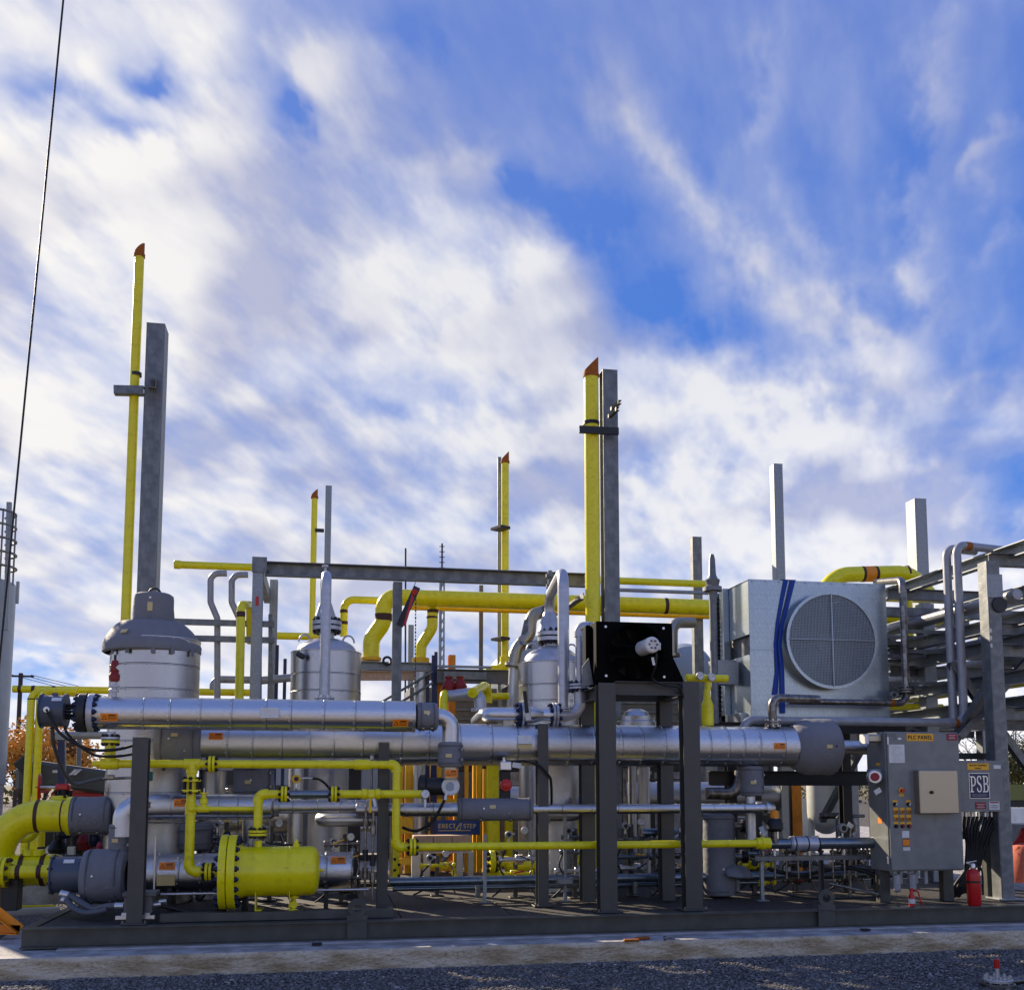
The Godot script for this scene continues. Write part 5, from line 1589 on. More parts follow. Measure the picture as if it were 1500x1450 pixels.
# ------------------------------------------------------------------ coolers, panels, pipe rack
func fan_cooler() -> void:
	thing("fan_cooler", "black square fan cooler with white motor on the portal frame", "cooler")
	var d := .3
	var c := at(930, 955, d)
	var w := mm(116, c); var h := mm(88, c)
	var z := c.z
	# shroud plate with a round opening, built as a ring of panels
	var R := mm(45, c)
	var v := PackedVector3Array(); var n := PackedVector3Array(); var ix := PackedInt32Array()
	var seg := 48
	for k in seg + 1:
		var a := TAU * k / seg
		var dx := cos(a); var dy := sin(a)
		var t: float = minf(w / 2 / maxf(absf(dx), 1e-4), h / 2 / maxf(absf(dy), 1e-4))
		var rr := minf(R, h / 2 - .02)
		v.append(Vector3(dx * t, dy * t, 0)); v.append(Vector3(dx * rr, dy * rr, 0)); v.append(Vector3(dx * rr, dy * rr, .06)); v.append(Vector3(dx * (rr - .012), dy * (rr - .012), .06)); v.append(Vector3(dx * (rr - .012), dy * (rr - .012), -.3))
		n.append_array([Vector3(0, 0, 1), Vector3(0, 0, 1), Vector3(dx, dy, 0), Vector3(-dx, -dy, 0), Vector3(-dx, -dy, 0)])
	for k in seg:
		var q := k * 5
		for j in [0, 1, 2, 3]: ix.append_array([q + j, q + j + 1, q + j + 5, q + j + 1, q + j + 6, q + j + 5])
	put("shroud_plate", mesh_of(v, n, ix), M.black_coat, Transform3D(Basis(), Vector3(c.x, c.y, z)))
	for s in [-1, 1]:
		box("side_panel", Vector3(c.x + s * (w / 2 - .006), c.y, z - .205), Vector3(.012, h, .40), M.black_coat)
		box("edge_panel", Vector3(c.x, c.y + s * (h / 2 - .006), z - .205), Vector3(w - .026, .012, .40), M.black_coat)
	box("radiator_core", Vector3(c.x, c.y, z - .36), Vector3(w - .03, h - .03, .08), M.black)
	for s in [-1, 1]: box("header_tank", Vector3(c.x + s * (w / 2 + .035), c.y - .01, z - .3), Vector3(.06, h * 1.0, .16), M.black_coat, null, Basis(), .012)
	for sx in [-1, 1]:
		for sy in [-1, 1]: rod("bolt", Vector3(c.x + sx * w * .38, c.y + sy * h * .41, z), Vector3(c.x + sx * w * .38, c.y + sy * h * .41, z + .015), .017, M.bright, null, 10)
	for i in 7:
		var a := TAU * i / 7 + .2
		box("fan_blade", Vector3(c.x + cos(a) * R * .55, c.y + sin(a) * R * .55, z - .14), Vector3(R * .75, .13, .012), M.black_coat, null, Basis(Vector3(0, 0, 1), a) * Basis(Vector3(1, 0, 0), .5), .003)
	rod("fan_hub", Vector3(c.x, c.y, z - .18), Vector3(c.x, c.y, z - .08), .09, M.black_coat)
	for s in [-1, 1]: box("motor_bar", Vector3(c.x + .05, c.y + s * .06, z + .03), Vector3(R * 1.9, .03, .02), M.black_coat)
	var mc := at(943, 947, 0)
	var m := lathe("motor", Vector3(c.x + .06, c.y + .03, z + .04), Vector3(.12, .03, 1), [Vector2(0, 0), Vector2(0, .07), Vector2(.03, .085), Vector2(.24, .085), Vector2(.25, .09), Vector2(.31, .09), Vector2(.325, .075), Vector2(.325, 0)], M.white, 28)
	for i in 6:
		var a := TAU * i / 6
		rod("vent_slot", Vector3(c.x + .102, c.y + .04, z + .366) + Vector3(cos(a) * .045, sin(a) * .045, 0), Vector3(c.x + .102, c.y + .04, z + .37) + Vector3(cos(a) * .045, sin(a) * .045, 0), .014, M.steel_grey, m, 8)
	box("motor_terminal", Vector3(c.x + .18, c.y + .03, z + .26), Vector3(.06, .08, .09), M.white, m)
	hose("motor_cable", [Vector3(c.x + .16, c.y - .05, z + .3), Vector3(c.x + .15, c.y - .2, z + .28), Vector3(c.x + .16, c.y - .32, z + .14), Vector3(c.x + .3, c.y - .385, z + .12), Vector3(c.x + .5, c.y - .42, z + .1), Vector3(c.x + .57, c.y - .6, z + .05), Vector3(c.x + .575, c.y - 1.2, z)], .014, M.rubber)
	box("hang_tag", Vector3(c.x + .12, c.y - .14, z + .3), Vector3(.03, .09, .004), M.white, null, Basis(Vector3(0, 0, 1), .2), .001)
	# foot brackets
	var g := PackedVector2Array([Vector2(0, 0), Vector2(.16, 0), Vector2(0, .34)])
	put("gusset", prism_mesh(g, .02), M.black_coat, Transform3D(Basis(), Vector3(c.x + w / 2 + .06, c.y - h / 2 - .01, z - .2)))
	var g2 := PackedVector2Array([Vector2(0, 0), Vector2(-.13, -.03), Vector2(-.13, .2), Vector2(-.05, .3)])
	put("gusset", prism_mesh(g2, .012), M.galv_old, Transform3D(Basis(), Vector3(c.x - w / 2 + .0, c.y - h / 2 - .02, z - .16)))
	box("foot", Vector3(c.x, c.y - h / 2 - .02, z - .2), Vector3(w, .03, .3), M.black_coat)

func air_cooler() -> void:
	thing("air_cooler", "galvanised air cooler box with a round mesh fan guard", "air cooler")
	var d := 2.3
	var fl := at(1099, 955, d); var fr := at(1301, 955, d)
	var top := at(1200, 852, d).y; var bot := at(1200, 1058, d).y
	var z := fl.z
	var cx := (fl.x + fr.x) / 2; var cy := (top + bot) / 2
	var w := fr.x - fl.x; var h := top - bot
	var S: Material = M.galv_sheet
	var c := at(1211, 940, d)
	var R := mm(68, c)
	# front: upper and lower panel around the fan ring
	var v := PackedVector3Array(); var n := PackedVector3Array(); var ix := PackedInt32Array()
	var seg := 64
	for k in seg + 1:
		var a := TAU * k / seg
		var dx := cos(a); var dy := sin(a)
		var tx: float = ((fr.x - c.x) if dx > 0 else (c.x - fl.x)) / maxf(absf(dx), 1e-4)
		var ty: float = ((top - c.y) if dy > 0 else (c.y - bot)) / maxf(absf(dy), 1e-4)
		var t := minf(tx, ty)
		v.append(Vector3(c.x + dx * t, c.y + dy * t, z)); v.append(Vector3(c.x + dx * R, c.y + dy * R, z))
		n.append(Vector3(0, 0, 1)); n.append(Vector3(0, 0, 1))
	for k in seg:
		var q := k * 2
		ix.append_array([q, q + 1, q + 2, q + 1, q + 3, q + 2])
	# square corners of the sheet
	for s in [[fl.x, top], [fr.x, top], [fr.x, bot], [fl.x, bot]]:
		var b := v.size()
		v.append(Vector3(s[0], s[1], z)); n.append(Vector3(0, 0, 1))
		var best := []
		for k in seg:
			var e0 := v[k * 2]; var e1 := v[k * 2 + 2]
			var onx := absf(e0.x - s[0]) < 1e-3; var ony := absf(e0.y - s[1]) < 1e-3
			var onx1 := absf(e1.x - s[0]) < 1e-3; var ony1 := absf(e1.y - s[1]) < 1e-3
			if (onx and ony1) or (ony and onx1): ix.append_array([b, k * 2, k * 2 + 2])
	put("front_panel", mesh_of(v, n, ix), S, Transform3D())
	var t := 1.5
	box("top_panel", Vector3(cx, top - .006, z - t / 2 - .003), Vector3(w, .012, t), S)
	box("right_panel", Vector3(fr.x - .006, cy, z - t / 2 - .003), Vector3(.012, h - .03, t), S)
	box("rear_panel", Vector3(cx, cy, z - t + .01), Vector3(w - .03, h - .03, .012), S)
	box("bottom_panel", Vector3(cx, bot + .006, z - t / 2 - .003), Vector3(w, .012, t), S)
	# left side: open behind the first panel, where the finned coil shows
	box("side_panel", Vector3(fl.x + .006, top - h * .2, z - .35), Vector3(.012, h * .38, .68), S)
	box("side_panel", Vector3(fl.x + .006, bot + h * .24, z - .35), Vector3(.012, h * .46, .68), S)
	box("coil_frame", Vector3(fl.x - .04, cy, z - .78), Vector3(.10, h * 1.0, .14), S)
	box("coil_frame", Vector3(fl.x - .04, cy, z - 1.12), Vector3(.10, h * 1.0, .12), S)
	box("dark_core", Vector3(fl.x + .1, cy, z - .7), Vector3(.06, h * .94, 1.3), M.galv_old)
	for i in 26: rod("coil_return", Vector3(fl.x - .02, top - .1 - i * (h - .2) / 26, z - .90), Vector3(fl.x - .14, top - .1 - i * (h - .2) / 26 - .03, z - .96), .026, M.stud_dark, null, 8)
	box("inlet_box", Vector3(fl.x - .22, bot + h * .36, z - .45), Vector3(.34, .34, .22), M.galv)
	box("coil_leg", Vector3(fl.x - .04, bot - .0, z - .5), Vector3(.1, .26, .7), S)
	# fan ring and guard
	lathe("fan_ring", Vector3(c.x, c.y, z), Vector3(0, 0, 1), [Vector2(-.05, R - .01), Vector2(-.05, R + .004), Vector2(.16, R + .004), Vector2(.16, R + .03), Vector2(.175, R + .03), Vector2(.175, R - .012), Vector2(-.05, R - .012)], S, 64)
	var st := SurfaceTool.new()
	var bm := box_mesh(Vector3(1, 1, 1), 0.0)
	var k2 := 30
	for i in range(-k2, k2 + 1):
		var o := R * i / k2
		var l := 2 * sqrt(maxf(R * R - o * o, 0))
		if l < .05: continue
		st.append_from(bm, 0, Transform3D(Basis().scaled(Vector3(l, .0062, .005)), Vector3(0, o, 0)))
		st.append_from(bm, 0, Transform3D(Basis().scaled(Vector3(.0062, l, .005)), Vector3(o, 0, .005)))
	var gd := put("fan_guard_wires", st.commit(), M.mesh_wire, Transform3D(Basis(), Vector3(c.x, c.y, z + .15)))
	gd.set_meta("kind", "stuff")
	for s in [Vector3(2 * R, .013, .012), Vector3(.013, 2 * R, .012)]: box("guard_bar", Vector3(c.x, c.y, z + .185), s, S)
	for i in 5:
		var a := TAU * i / 5 + .3
		box("fan_blade", Vector3(c.x + cos(a) * R * .52, c.y + sin(a) * R * .52, z - .1), Vector3(R * .8, .22, .014), M.galv_old, null, Basis(Vector3(0, 0, 1), a) * Basis(Vector3(1, 0, 0), .45), .003)
	rod("fan_hub", Vector3(c.x, c.y, z - .25), Vector3(c.x, c.y, z - .05), .13, M.galv_old)
	box("plenum_back", Vector3(c.x, c.y, z - .5), Vector3(2 * R, 2 * R, .02), M.galv_old)
	# panel joint, rivets along the edges
	box("panel_joint", Vector3((fl.x + c.x - R) / 2, cy + .01, z + .004), Vector3(c.x - R - fl.x, .02, .006), S)
	box("panel_joint", Vector3((fr.x + c.x + R) / 2, cy - .02, z + .004), Vector3(fr.x - c.x - R, .02, .006), S)
	for i in 11:
		for yv in [top - .03, bot + .03]: rod("rivet", Vector3(fl.x + .05 + (w - .1) * i / 10, yv, z), Vector3(fl.x + .05 + (w - .1) * i / 10, yv, z + .006), .009, M.galv_old, null, 6)
	# feet down to the skid
	for px in [1112, 1290]:
		var p := at(px, 1058, d)
		prism("leg", pf_h(.14, .14, .01), Vector3(p.x, DECK + .0, z - .2), Vector3(p.x, bot, z - .2), Vector3(0, 0, 1), M.dark)
		prism("leg", pf_h(.14, .14, .01), Vector3(p.x, DECK + .0, z - 1.05), Vector3(p.x, bot, z - 1.05), Vector3(0, 0, 1), M.dark)
	prism("lower_beam", pf_h(.14, .2, .012), Vector3(at(1040, 1140, d).x, at(1190, 1140, d - .2).y, z - .05), Vector3(at(1330, 1140, d).x, at(1190, 1140, d - .2).y, z - .05), Vector3.UP, M.dark)
	prism("upper_beam", pf_h(.14, .14, .012), Vector3(at(1040, 1070, d).x, bot - .08, z - .05), Vector3(at(1330, 1070, d).x, bot - .08, z - .05), Vector3.UP, M.dark)

	thing("lashing_strap", "blue fabric strap hanging over the galvanised air cooler", "strap")
	var sx := at(1158, 850, d)
	var strip := func(xs: Array, dz: float, wd: float):
		var sv := PackedVector3Array(); var sn := PackedVector3Array(); var si := PackedInt32Array()
		for i in xs.size():
			var p := at(xs[i][0], xs[i][1], d)
			var half: float = mm(xs[i][2] / 2.0, p)
			var fold := .012 + .01 * sin(i * 1.3)
			sv.append_array([Vector3(p.x - half, p.y, z + dz), Vector3(p.x, p.y, z + dz + fold), Vector3(p.x + half, p.y, z + dz + .002)])
			sn.append_array([Vector3(-.5, 0, 1).normalized(), Vector3(0, 0, 1), Vector3(.5, 0, 1).normalized()])
		for i in xs.size() - 1:
			for j in 2:
				var q := i * 3 + j
				si.append_array([q, q + 3, q + 1, q + 1, q + 3, q + 4])
		# back side, so the fabric has thickness
		var cnt := sv.size()
		for i in cnt:
			sv.append(sv[i] - Vector3(0, 0, .006)); sn.append(-sn[i])
		for i in xs.size() - 1:
			for j in 2:
				var q := cnt + i * 3 + j
				si.append_array([q, q + 1, q + 3, q + 1, q + 4, q + 3])
		put("strap", mesh_of(sv, sn, si), M.blue_strap, Transform3D())
	strip.call([[1151, 850, 7], [1145, 880, 6], [1139, 912, 5], [1136, 945, 5], [1138, 985, 6], [1135, 1018, 9]], .012, 0)
	strip.call([[1161, 850, 7], [1154, 880, 6], [1145, 914, 5], [1141, 945, 6], [1145, 985, 6], [1146, 1045, 7]], .03, 0)
	box("strap_top", Vector3(sx.x - .04, top + .006, z - .35), Vector3(.24, .008, .74), M.blue_strap)

	thing("insulator_relief_valve", "grey ridged relief valve on a post left of the air cooler", "valve")
	turned("valve_body", 1048, 2.2, [[1060, 11], [885, 11], [866, 14], [866, 27], [860, 27], [858, 18], [850, 22], [847, 15], [842, 11], [820, 9], [815, 7], [812, 5], [812, 0]], M.galv_old, 24)

	thing("cooler_outlet_pipe", "bare steel pipe bending down at the right of the air cooler", "pipe")
	var p0 := at(1284, 853, 3.3)
	var pts := PackedVector3Array([p0, at(1322, 850, 2.0), step(at(1322, 850, 2.0), "y", 1030), step(step(at(1322, 850, 2.0), "y", 1030), "x", 1296)])
	tube("pipe", pts, mm(5.4, pts[2]), M.bare_steel, .13)
	var ff := step(pts[1], "y", 1012)
	flange(ff, Vector3.UP, .11, .024, M.bare_steel, M.bare_steel, 8, .01, M.stud_dark)
	rod("rust_weld", pts[3] + Vector3(.08, 0, 0), pts[3] + Vector3(.14, 0, 0), mm(5.7, pts[2]), M.rust)
	tube("lower_run", PackedVector3Array([pts[3] + Vector3(.06, 0, 0), step(pts[3], "x", 1155)]), mm(4.4, pts[3]), M.bare_steel)
	transmitter(at(1308, 1018, 2.0), .05, M.galv_old)

	thing("yellow_bottle", "yellow bottle shaped filter with gauges left of the air cooler", "filter")
	turned("bottle", 1037, 1.3, [[1063, 18], [1040, 18], [1032, 17], [1024, 11], [1010, 9], [1010, 0]], M.yellow, 24)
	var yb := at(1037, 994, 1.3)
	rod("manifold", at(1005, 993, 1.3), step(at(1005, 993, 1.3), "x", 1066), .05, M.yellow)
	rod("stem", at(1037, 1012, 1.3), yb, .04, M.yellow)
	gauge(at(1026, 990, 1.2), .05); gauge(at(1043, 992, 1.2), .05)

	thing("long_grey_pipe", "long pale grey pipe across the top of the panel turning upright", "pipe")
	var g0 := at(1090, 1076, 1.35)
	var g1 := step(g0, "y", 1055)
	var g2 := step(g1, "x", 1413)
	var g3 := step(g2, "y", 798)
	tube("pipe", PackedVector3Array([g0, g1, g2, g3, g3 + Vector3(1.4, 0, -.3)]), mm(6.2, g2), M.grey_pipe, .13, null, 22)
	rod("rust_weld", step(g1, "x", 1398), step(g1, "x", 1404), mm(6.5, g2), M.rust)
	rod("rust_weld", g3 + Vector3(.14, 0, -.03), g3 + Vector3(.24, 0, -.05), mm(6.5, g2), M.rust)
	thing("upright_grey_pipe", "pale grey upright pipe just left of its taller twin by the rack", "pipe")
	var u0 := at(1398, 1068, 1.5); var u1 := step(u0, "y", 803)
	tube("pipe", PackedVector3Array([u0, u1, u1 + Vector3(.5, 0, -.1)]), mm(6.2, u0), M.grey_pipe, .13, null, 22)
	rod("rust_weld", u1 + Vector3(.14, 0, -.028), u1 + Vector3(.24, 0, -.048), mm(6.5, u0), M.rust)

	thing("yellow_arch_pipe", "yellow pipe arching over the air cooler with brown and orange bands", "pipe")
	var y0 := at(1200, 870, 4.2)
	var ya := PackedVector3Array([at(1195, 890, 4.2), at(1222, 842, 4.2), at(1335, 839, 4.2), at(1362, 872, 4.2)])
	tube("pipe", ya, mm(11.5, y0), M.yellow, .5, null, 26)
	for q in [[1261, 4], [1280, 4], [1327, 3]]:
		rod("brown_band", at(q[0], 841 - (q[0] - 1261) * .02, 4.2), at(q[0] + q[1], 841 - (q[0] - 1261) * .02, 4.2), mm(11.9, y0), M.brown)
	rod("orange_band", at(1265, 841, 4.2), at(1280, 840.6, 4.2), mm(11.8, y0), M.orange)

	thing("yellow_rack_line", "thick yellow line entering the rack right of the air cooler", "pipe")
	var r0 := at(1290, 903, 4.6)
	rod("pipe", r0, step(r0, "x", 1378), mm(10.5, r0), M.yellow)
	tube("side_riser", route(1290, 872, 4.4, ["x", 1331, "y", 958]), mm(5.5, r0), M.yellow, .1)
	thing("grey_rack_line", "grey line entering the rack above the thick yellow line", "pipe")
	var r1 := at(1290, 876, 4.9)
	rod("pipe", r1, step(r1, "x", 1440), .06, M.grey_pipe)
	thing("yellow_stub", "yellow capped stub low beside the air cooler", "pipe")
	var r2 := at(1295, 1035, 4.2)
	rod("pipe", r2, step(r2, "x", 1381), .055, M.yellow)

func panels() -> void:
	thing("control_panel", "tall grey control cabinet with PLC PANEL sign and push buttons", "cabinet")
	var d := .35
	var tl := at(1299, 1072, d); var br := at(1413, 1274, d); var bl := at(1305, 1277, d)
	var z := tl.z
	var x0: float = (tl.x + bl.x) / 2; var x1 := br.x
	var y1: float = at(1355, 1072, d).y; var y0: float = at(1355, 1276, d).y
	var dp := .42
	box("enclosure", Vector3((x0 + x1) / 2, (y0 + y1) / 2, z - dp / 2 - .03), Vector3(x1 - x0, y1 - y0, dp), M.panel_grey, null, Basis(), .006)
	var door := box("door", Vector3((x0 + x1) / 2 + .006, (y0 + y1) / 2, z - .013), Vector3(x1 - x0 - .01, y1 - y0 - .03, .026), M.panel_grey, null, Basis(), .006)
	var X := func(px: float, py: float) -> Vector3:
		var p := at(px, py, d)
		p.z = z + .002
		return p
	var nz := Vector3(0, 0, 1)
	for py in [1085, 1260]: rod("hinge", X.call(1302, py + 3) + Vector3(-.01, -.02, .0), X.call(1302, py - 3) + Vector3(-.01, .02, .0), .01, M.bright, door, 10)
	var sign := plate("sign", X.call(1348, 1080), nz, mm(43, tl), mm(11, tl), M.sign_yellow, door, .005)
	text("lettering", "PLC PANEL", X.call(1348, 1080.2) + Vector3(0, 0, .004), nz, .046, M.black, door)
	plate("red_sign", X.call(1395, 1079.5), nz, mm(17.5, tl), mm(10, tl), M.purple, door, .005)
	for i in 3: box("print_line", X.call(1395, 1077 + i * 2.4) + Vector3(0, 0, .003), Vector3(.09 - .02 * (i % 2), .005, .001), M.white, door, Basis(), .0002)
	plate("dull_plate", X.call(1308, 1079), nz, .10, .075, M.galv_old, door, .005)
	plate("white_tag", X.call(1318, 1082), nz, .045, .025, M.white, door, .004)
	plate("data_sheet", X.call(1314, 1104), nz, mm(25, tl), mm(27, tl), M.white, door, .003)
	for i in 8: box("print_line", X.call(1314, 1095 + i * 2.7) + Vector3(0, 0, .002), Vector3(.12 - .03 * (i % 3) * .5, .003, .001), M.grey_pipe, door, Basis(), .0002)
	var win := face_box("steel_cover", 1348, 1128, 1405, 1192, d - .12, .14, M.stainless, null, .01)
	rod("cover_latch", X.call(1356.5, 1160.5) + Vector3(-.0, 0, .115), X.call(1356.5, 1160.5) + Vector3(0, 0, .14), .02, M.black, win, 14)
	# push buttons: lamps, switches and their yellow legend plates
	var rows := [[[1320.5, 1158]], [[1311.5, 1178], [1331, 1178]], [[1312.5, 1189], [1322, 1189], [1331.5, 1189]], [[1313, 1199.5], [1322, 1199.5], [1331.5, 1199.5]], [[1313, 1210], [1322.5, 1210], [1332, 1210]]]
	for ri in rows.size():
		for b in rows[ri]:
			var c: Vector3 = X.call(b[0], b[1])
			if ri == 0:
				rod("emergency_ring", c, c + Vector3(0, 0, .012), .036, M.sign_yellow, door, 20)
				rod("emergency_button", c + Vector3(0, 0, .01), c + Vector3(0, 0, .05), .023, M.red, door, 18)
				plate("legend", c - Vector3(0, .055, 0), nz, .06, .026, M.sign_yellow, door, .004)
			else:
				plate("legend", c + Vector3(0, .034, 0), nz, .06, .028, M.sign_yellow, door, .004)
				rod("bezel", c, c + Vector3(0, 0, .014), .025, M.black if ri != 3 and ri != 2 else M.sign_yellow, door, 16)
				var mb: Material = M.black if ri == 1 or (ri == 4 and b[0] < 1316) else (M.rust if ri < 4 else M.red_dull)
				rod("button", c + Vector3(0, 0, .012), c + Vector3(0, 0, .03), .018, mb, door, 14)
				if ri == 1: box("switch_grip", c + Vector3(.0, 0, .034), Vector3(.012, .036, .014), M.white, door, Basis(nz, -.6), .002)
	plate("white_notice", X.call(1327, 1222), nz, .09, .08, M.white, door, .003)
	plate("orange_notice", X.call(1328, 1234), nz, .095, .085, M.rust, door, .0034)
	plate("orange_fill", X.call(1328, 1234), nz, .088, .07, M.label, door, .0044)
	plate("white_notice", X.call(1328.5, 1243.5), nz, .09, .04, M.white, door, .003)
	# left side fittings
	var sx := x0 - .001
	var nl := Vector3(-1, 0, 0)
	plate("side_label", Vector3(sx, at(1285, 1119, d).y, z - .2), nl, .09, .03, M.sign_yellow)
	plate("side_notice", Vector3(sx, at(1288, 1203, d).y, z - .2), nl, .09, .07, M.label)
	box("switch_box", Vector3(x0 - .055, at(1285, 1136, d).y, z - .2), Vector3(.11, .16, .17), M.galv, null, Basis(), .008)
	lathe("beacon_ring", Vector3(x0 - .14, at(1277, 1138, d).y, z - .08), Vector3(-.35, 0, 1), [Vector2(0, 0), Vector2(0, .07), Vector2(.04, .085), Vector2(.1, .085), Vector2(.12, .07), Vector2(.12, 0)], M.bright, 24)
	rod("beacon_lens", Vector3(x0 - .185, at(1277, 1138, d).y, z + .04), Vector3(x0 - .19, at(1277, 1138, d).y, z + .055), .05, M.purple, null, 18)
	box("siren", Vector3(x0 - .09, at(1268, 1081, d).y, z - .15), Vector3(.2, .1, .12), M.stainless, null, Basis(), .02)
	box("siren_cover", Vector3(x0 - .2, at(1258, 1082, d).y, z - .15), Vector3(.05, .12, .14), M.white, null, Basis(), .006)
	box("hang_tag", Vector3(x0 - .1, at(1276, 1159, d).y, z - .06), Vector3(.09, .06, .004), M.white, null, Basis(nz, .5), .001)
	# conduits below, legs
	for i in 5:
		var cx := at(1319 + i * 11.5, 1285, d).x
		rod("conduit_stub", Vector3(cx, y0 - .16, z - .12 - .04 * (i % 2)), Vector3(cx, y0 + .01, z - .12 - .04 * (i % 2)), .026, M.grey_pipe)
		if i % 2 == 0 and i < 3:
			var bd := box("conduit_body", Vector3(cx + .015, y0 - .14, z - .1), Vector3(.085, .22, .07), M.grey_pipe, null, Basis(), .03)
			rod("cap_screw", Vector3(cx + .015, y0 - .27, z - .1), Vector3(cx + .015, y0 - .245, z - .1), .014, M.bright, bd, 8)
	for px in [1294, 1387]:
		var lp := at(px, 1300, d + .3)
		prism("leg", pf_sq(.14, .1), Vector3(lp.x, DECK, lp.z), Vector3(lp.x, y0 + .005, lp.z), Vector3(0, 0, 1), M.base_grey)

	thing("terminal_panel", "smaller grey cabinet with PSB plate right of the tall one", "cabinet")
	var d2 := .5
	var o := face_box("enclosure", 1406, 1114, 1470, 1189, d2, .3, M.panel_grey)
	var X2 := func(px: float, py: float) -> Vector3:
		var p := at(px, py, d2)
		return p + Vector3(0, 0, .002)
	plate("sign", X2.call(1433, 1123), nz, mm(36, tl), mm(10, tl), M.sign_yellow, o, .005)
	text("lettering", "HEATER TERMINAL", X2.call(1433, 1121) + Vector3(0, 0, .004), nz, .0195, M.black, o)
	text("lettering", "PANEL", X2.call(1433, 1125.5) + Vector3(0, 0, .004), nz, .0195, M.black, o)
	plate("white_tag", X2.call(1461, 1123.5), nz, .1, .045, M.white, o, .004)
	plate("maker_frame", X2.call(1435, 1151), nz, mm(34, tl), mm(38.5, tl), M.bright, o, .005)
	plate("maker_plate", X2.call(1435, 1151) + Vector3(0, 0, .002), nz, mm(32, tl), mm(36.5, tl), M.navy, o, .005)
	var tx := text("lettering", "PSB", X2.call(1435, 1149) + Vector3(0, 0, .006), nz, .178, M.bright, o, "Droid Serif", 400, .60)
	tx.scale.y = 1.12
	box("print_line", X2.call(1435, 1164) + Vector3(0, 0, .005), Vector3(.2, .006, .001), M.grey_pipe, o, Basis(), .0002)
	box("print_line", X2.call(1435, 1166) + Vector3(0, 0, .005), Vector3(.18, .005, .001), M.grey_pipe, o, Basis(), .0002)
	plate("red_sign", X2.call(1437, 1180), nz, .145, .08, M.purple, o, .004)
	for i in 3: box("print_line", X2.call(1437, 1178 + i * 2.4) + Vector3(0, 0, .0026), Vector3(.11 - .03 * (i % 2), .005, .001), M.white, o, Basis(), .0002)
	plate("white_sign", X2.call(1457, 1180), nz, .14, .10, M.white, o, .004)
	box("sign_header", X2.call(1457, 1175.5) + Vector3(0, 0, .0026), Vector3(.12, .016, .001), M.purple, o, Basis(), .0002)
	for i in 2: box("print_line", X2.call(1457, 1180 + i * 3) + Vector3(0, 0, .0026), Vector3(.11, .008, .001), M.black, o, Basis(), .0002)
	face_box("mounting_channel", 1396, 1103, 1462, 1112, d2 + .35, .1, M.dark)
	for i in 6:
		var gx := at(1415 + i * 9.5, 1193, d2 + .12)
		rod("gland", gx - Vector3(0, .03, 0), gx + Vector3(0, .03, 0), .02, M.bright, null, 10)
	for i in 9:
		var c0 := at(1414 + i * 6.2, 1196, d2 + .12 + .02 * (i % 3))
		hose("cable", [c0, at(1413 + i * 5.0, 1212 + (i * 7) % 9, d2 + .14), at(1417 + i * 3.2, 1235 + (i * 5) % 11, d2 + .18), at(1416 + i * 2.6, 1262, d2 + .2), at(1412 - (i % 4) * 6 + i * 1.5, 1300, d2 + .25), at(1405 - (i % 3) * 8, 1313, d2 + .35)], .02, M.rubber)

	thing("panel_stand", "dark grey steel stand behind the fire extinguisher", "stand")
	var st := at(1449, 1270, .85)
	prism("upright", pf_sq(.12, .1), Vector3(st.x, DECK, st.z), Vector3(st.x, at(1449, 1226, .85).y, st.z), Vector3(0, 0, 1), M.base_grey)
	face_box("top_plate", 1424, 1218, 1462, 1230, .8, .2, M.base_grey)

	thing("fire_extinguisher", "red fire extinguisher standing on the deck beside the control cabinet", "extinguisher")
	var e := at(1427, 1300, .12)
	var er := .078
	var b := Vector3(e.x, DECK + .002, e.z)
	var prof := [Vector2(0, 0), Vector2(0, er * .9), Vector2(.02, er), Vector2(.34, er)]
	for i in range(1, 7):
		var a := PI / 2 * i / 6
		prof.append(Vector2(.34 + sin(a) * .075, er * (.35 + .65 * cos(a))))
	prof.append_array([Vector2(.43, .026), Vector2(.44, 0)])
	var cy := lathe("cylinder", b, Vector3.UP, prof, M.red, 32)
	turned_at("valve_head", b + Vector3(0, .42, 0), [[0, .026], [.03, .03], [.05, .022], [.06, .022]], M.bright)
	box("carry_handle", b + Vector3(-.02, .50, 0), Vector3(.13, .012, .025), M.bright, null, Basis(Vector3(0, 0, 1), .15), .003)
	box("squeeze_lever", b + Vector3(-.03, .475, 0), Vector3(.11, .01, .022), M.bright, null, Basis(Vector3(0, 0, 1), -.15), .003)
	hose("discharge_hose", [b + Vector3(.03, .45, .01), b + Vector3(.085, .42, .03), b + Vector3(.1, .32, .03), b + Vector3(.095, .12, .03)], .012, M.rubber)
	lathe("hose_strap", b + Vector3(0, .26, 0), Vector3.UP, [Vector2(0, er), Vector2(.001, er + .004), Vector2(.022, er + .004), Vector2(.023, er)], M.black, 32)

	thing("red_sample_bottle", "small red and white bottle on the deck below the control cabinet", "bottle")
	var rb := at(1336, 1312, .2)
	turned_at("bottle", Vector3(rb.x, DECK + .002, rb.z), [[0, .035], [.1, .035], [.14, .022], [.18, .02], [.2, .02]], M.red)
	lathe("white_band", Vector3(rb.x, DECK + .03, rb.z), Vector3.UP, [Vector2(0, .035), Vector2(.001, .037), Vector2(.05, .037), Vector2(.051, .035)], M.white, 20)
	hose("red_tether", [Vector3(rb.x, DECK + .19, rb.z), Vector3(rb.x + .08, DECK + .16, rb.z), Vector3(rb.x + .1, DECK + .05, rb.z + .02), Vector3(rb.x + .14, DECK + .02, rb.z)], .01, M.red)

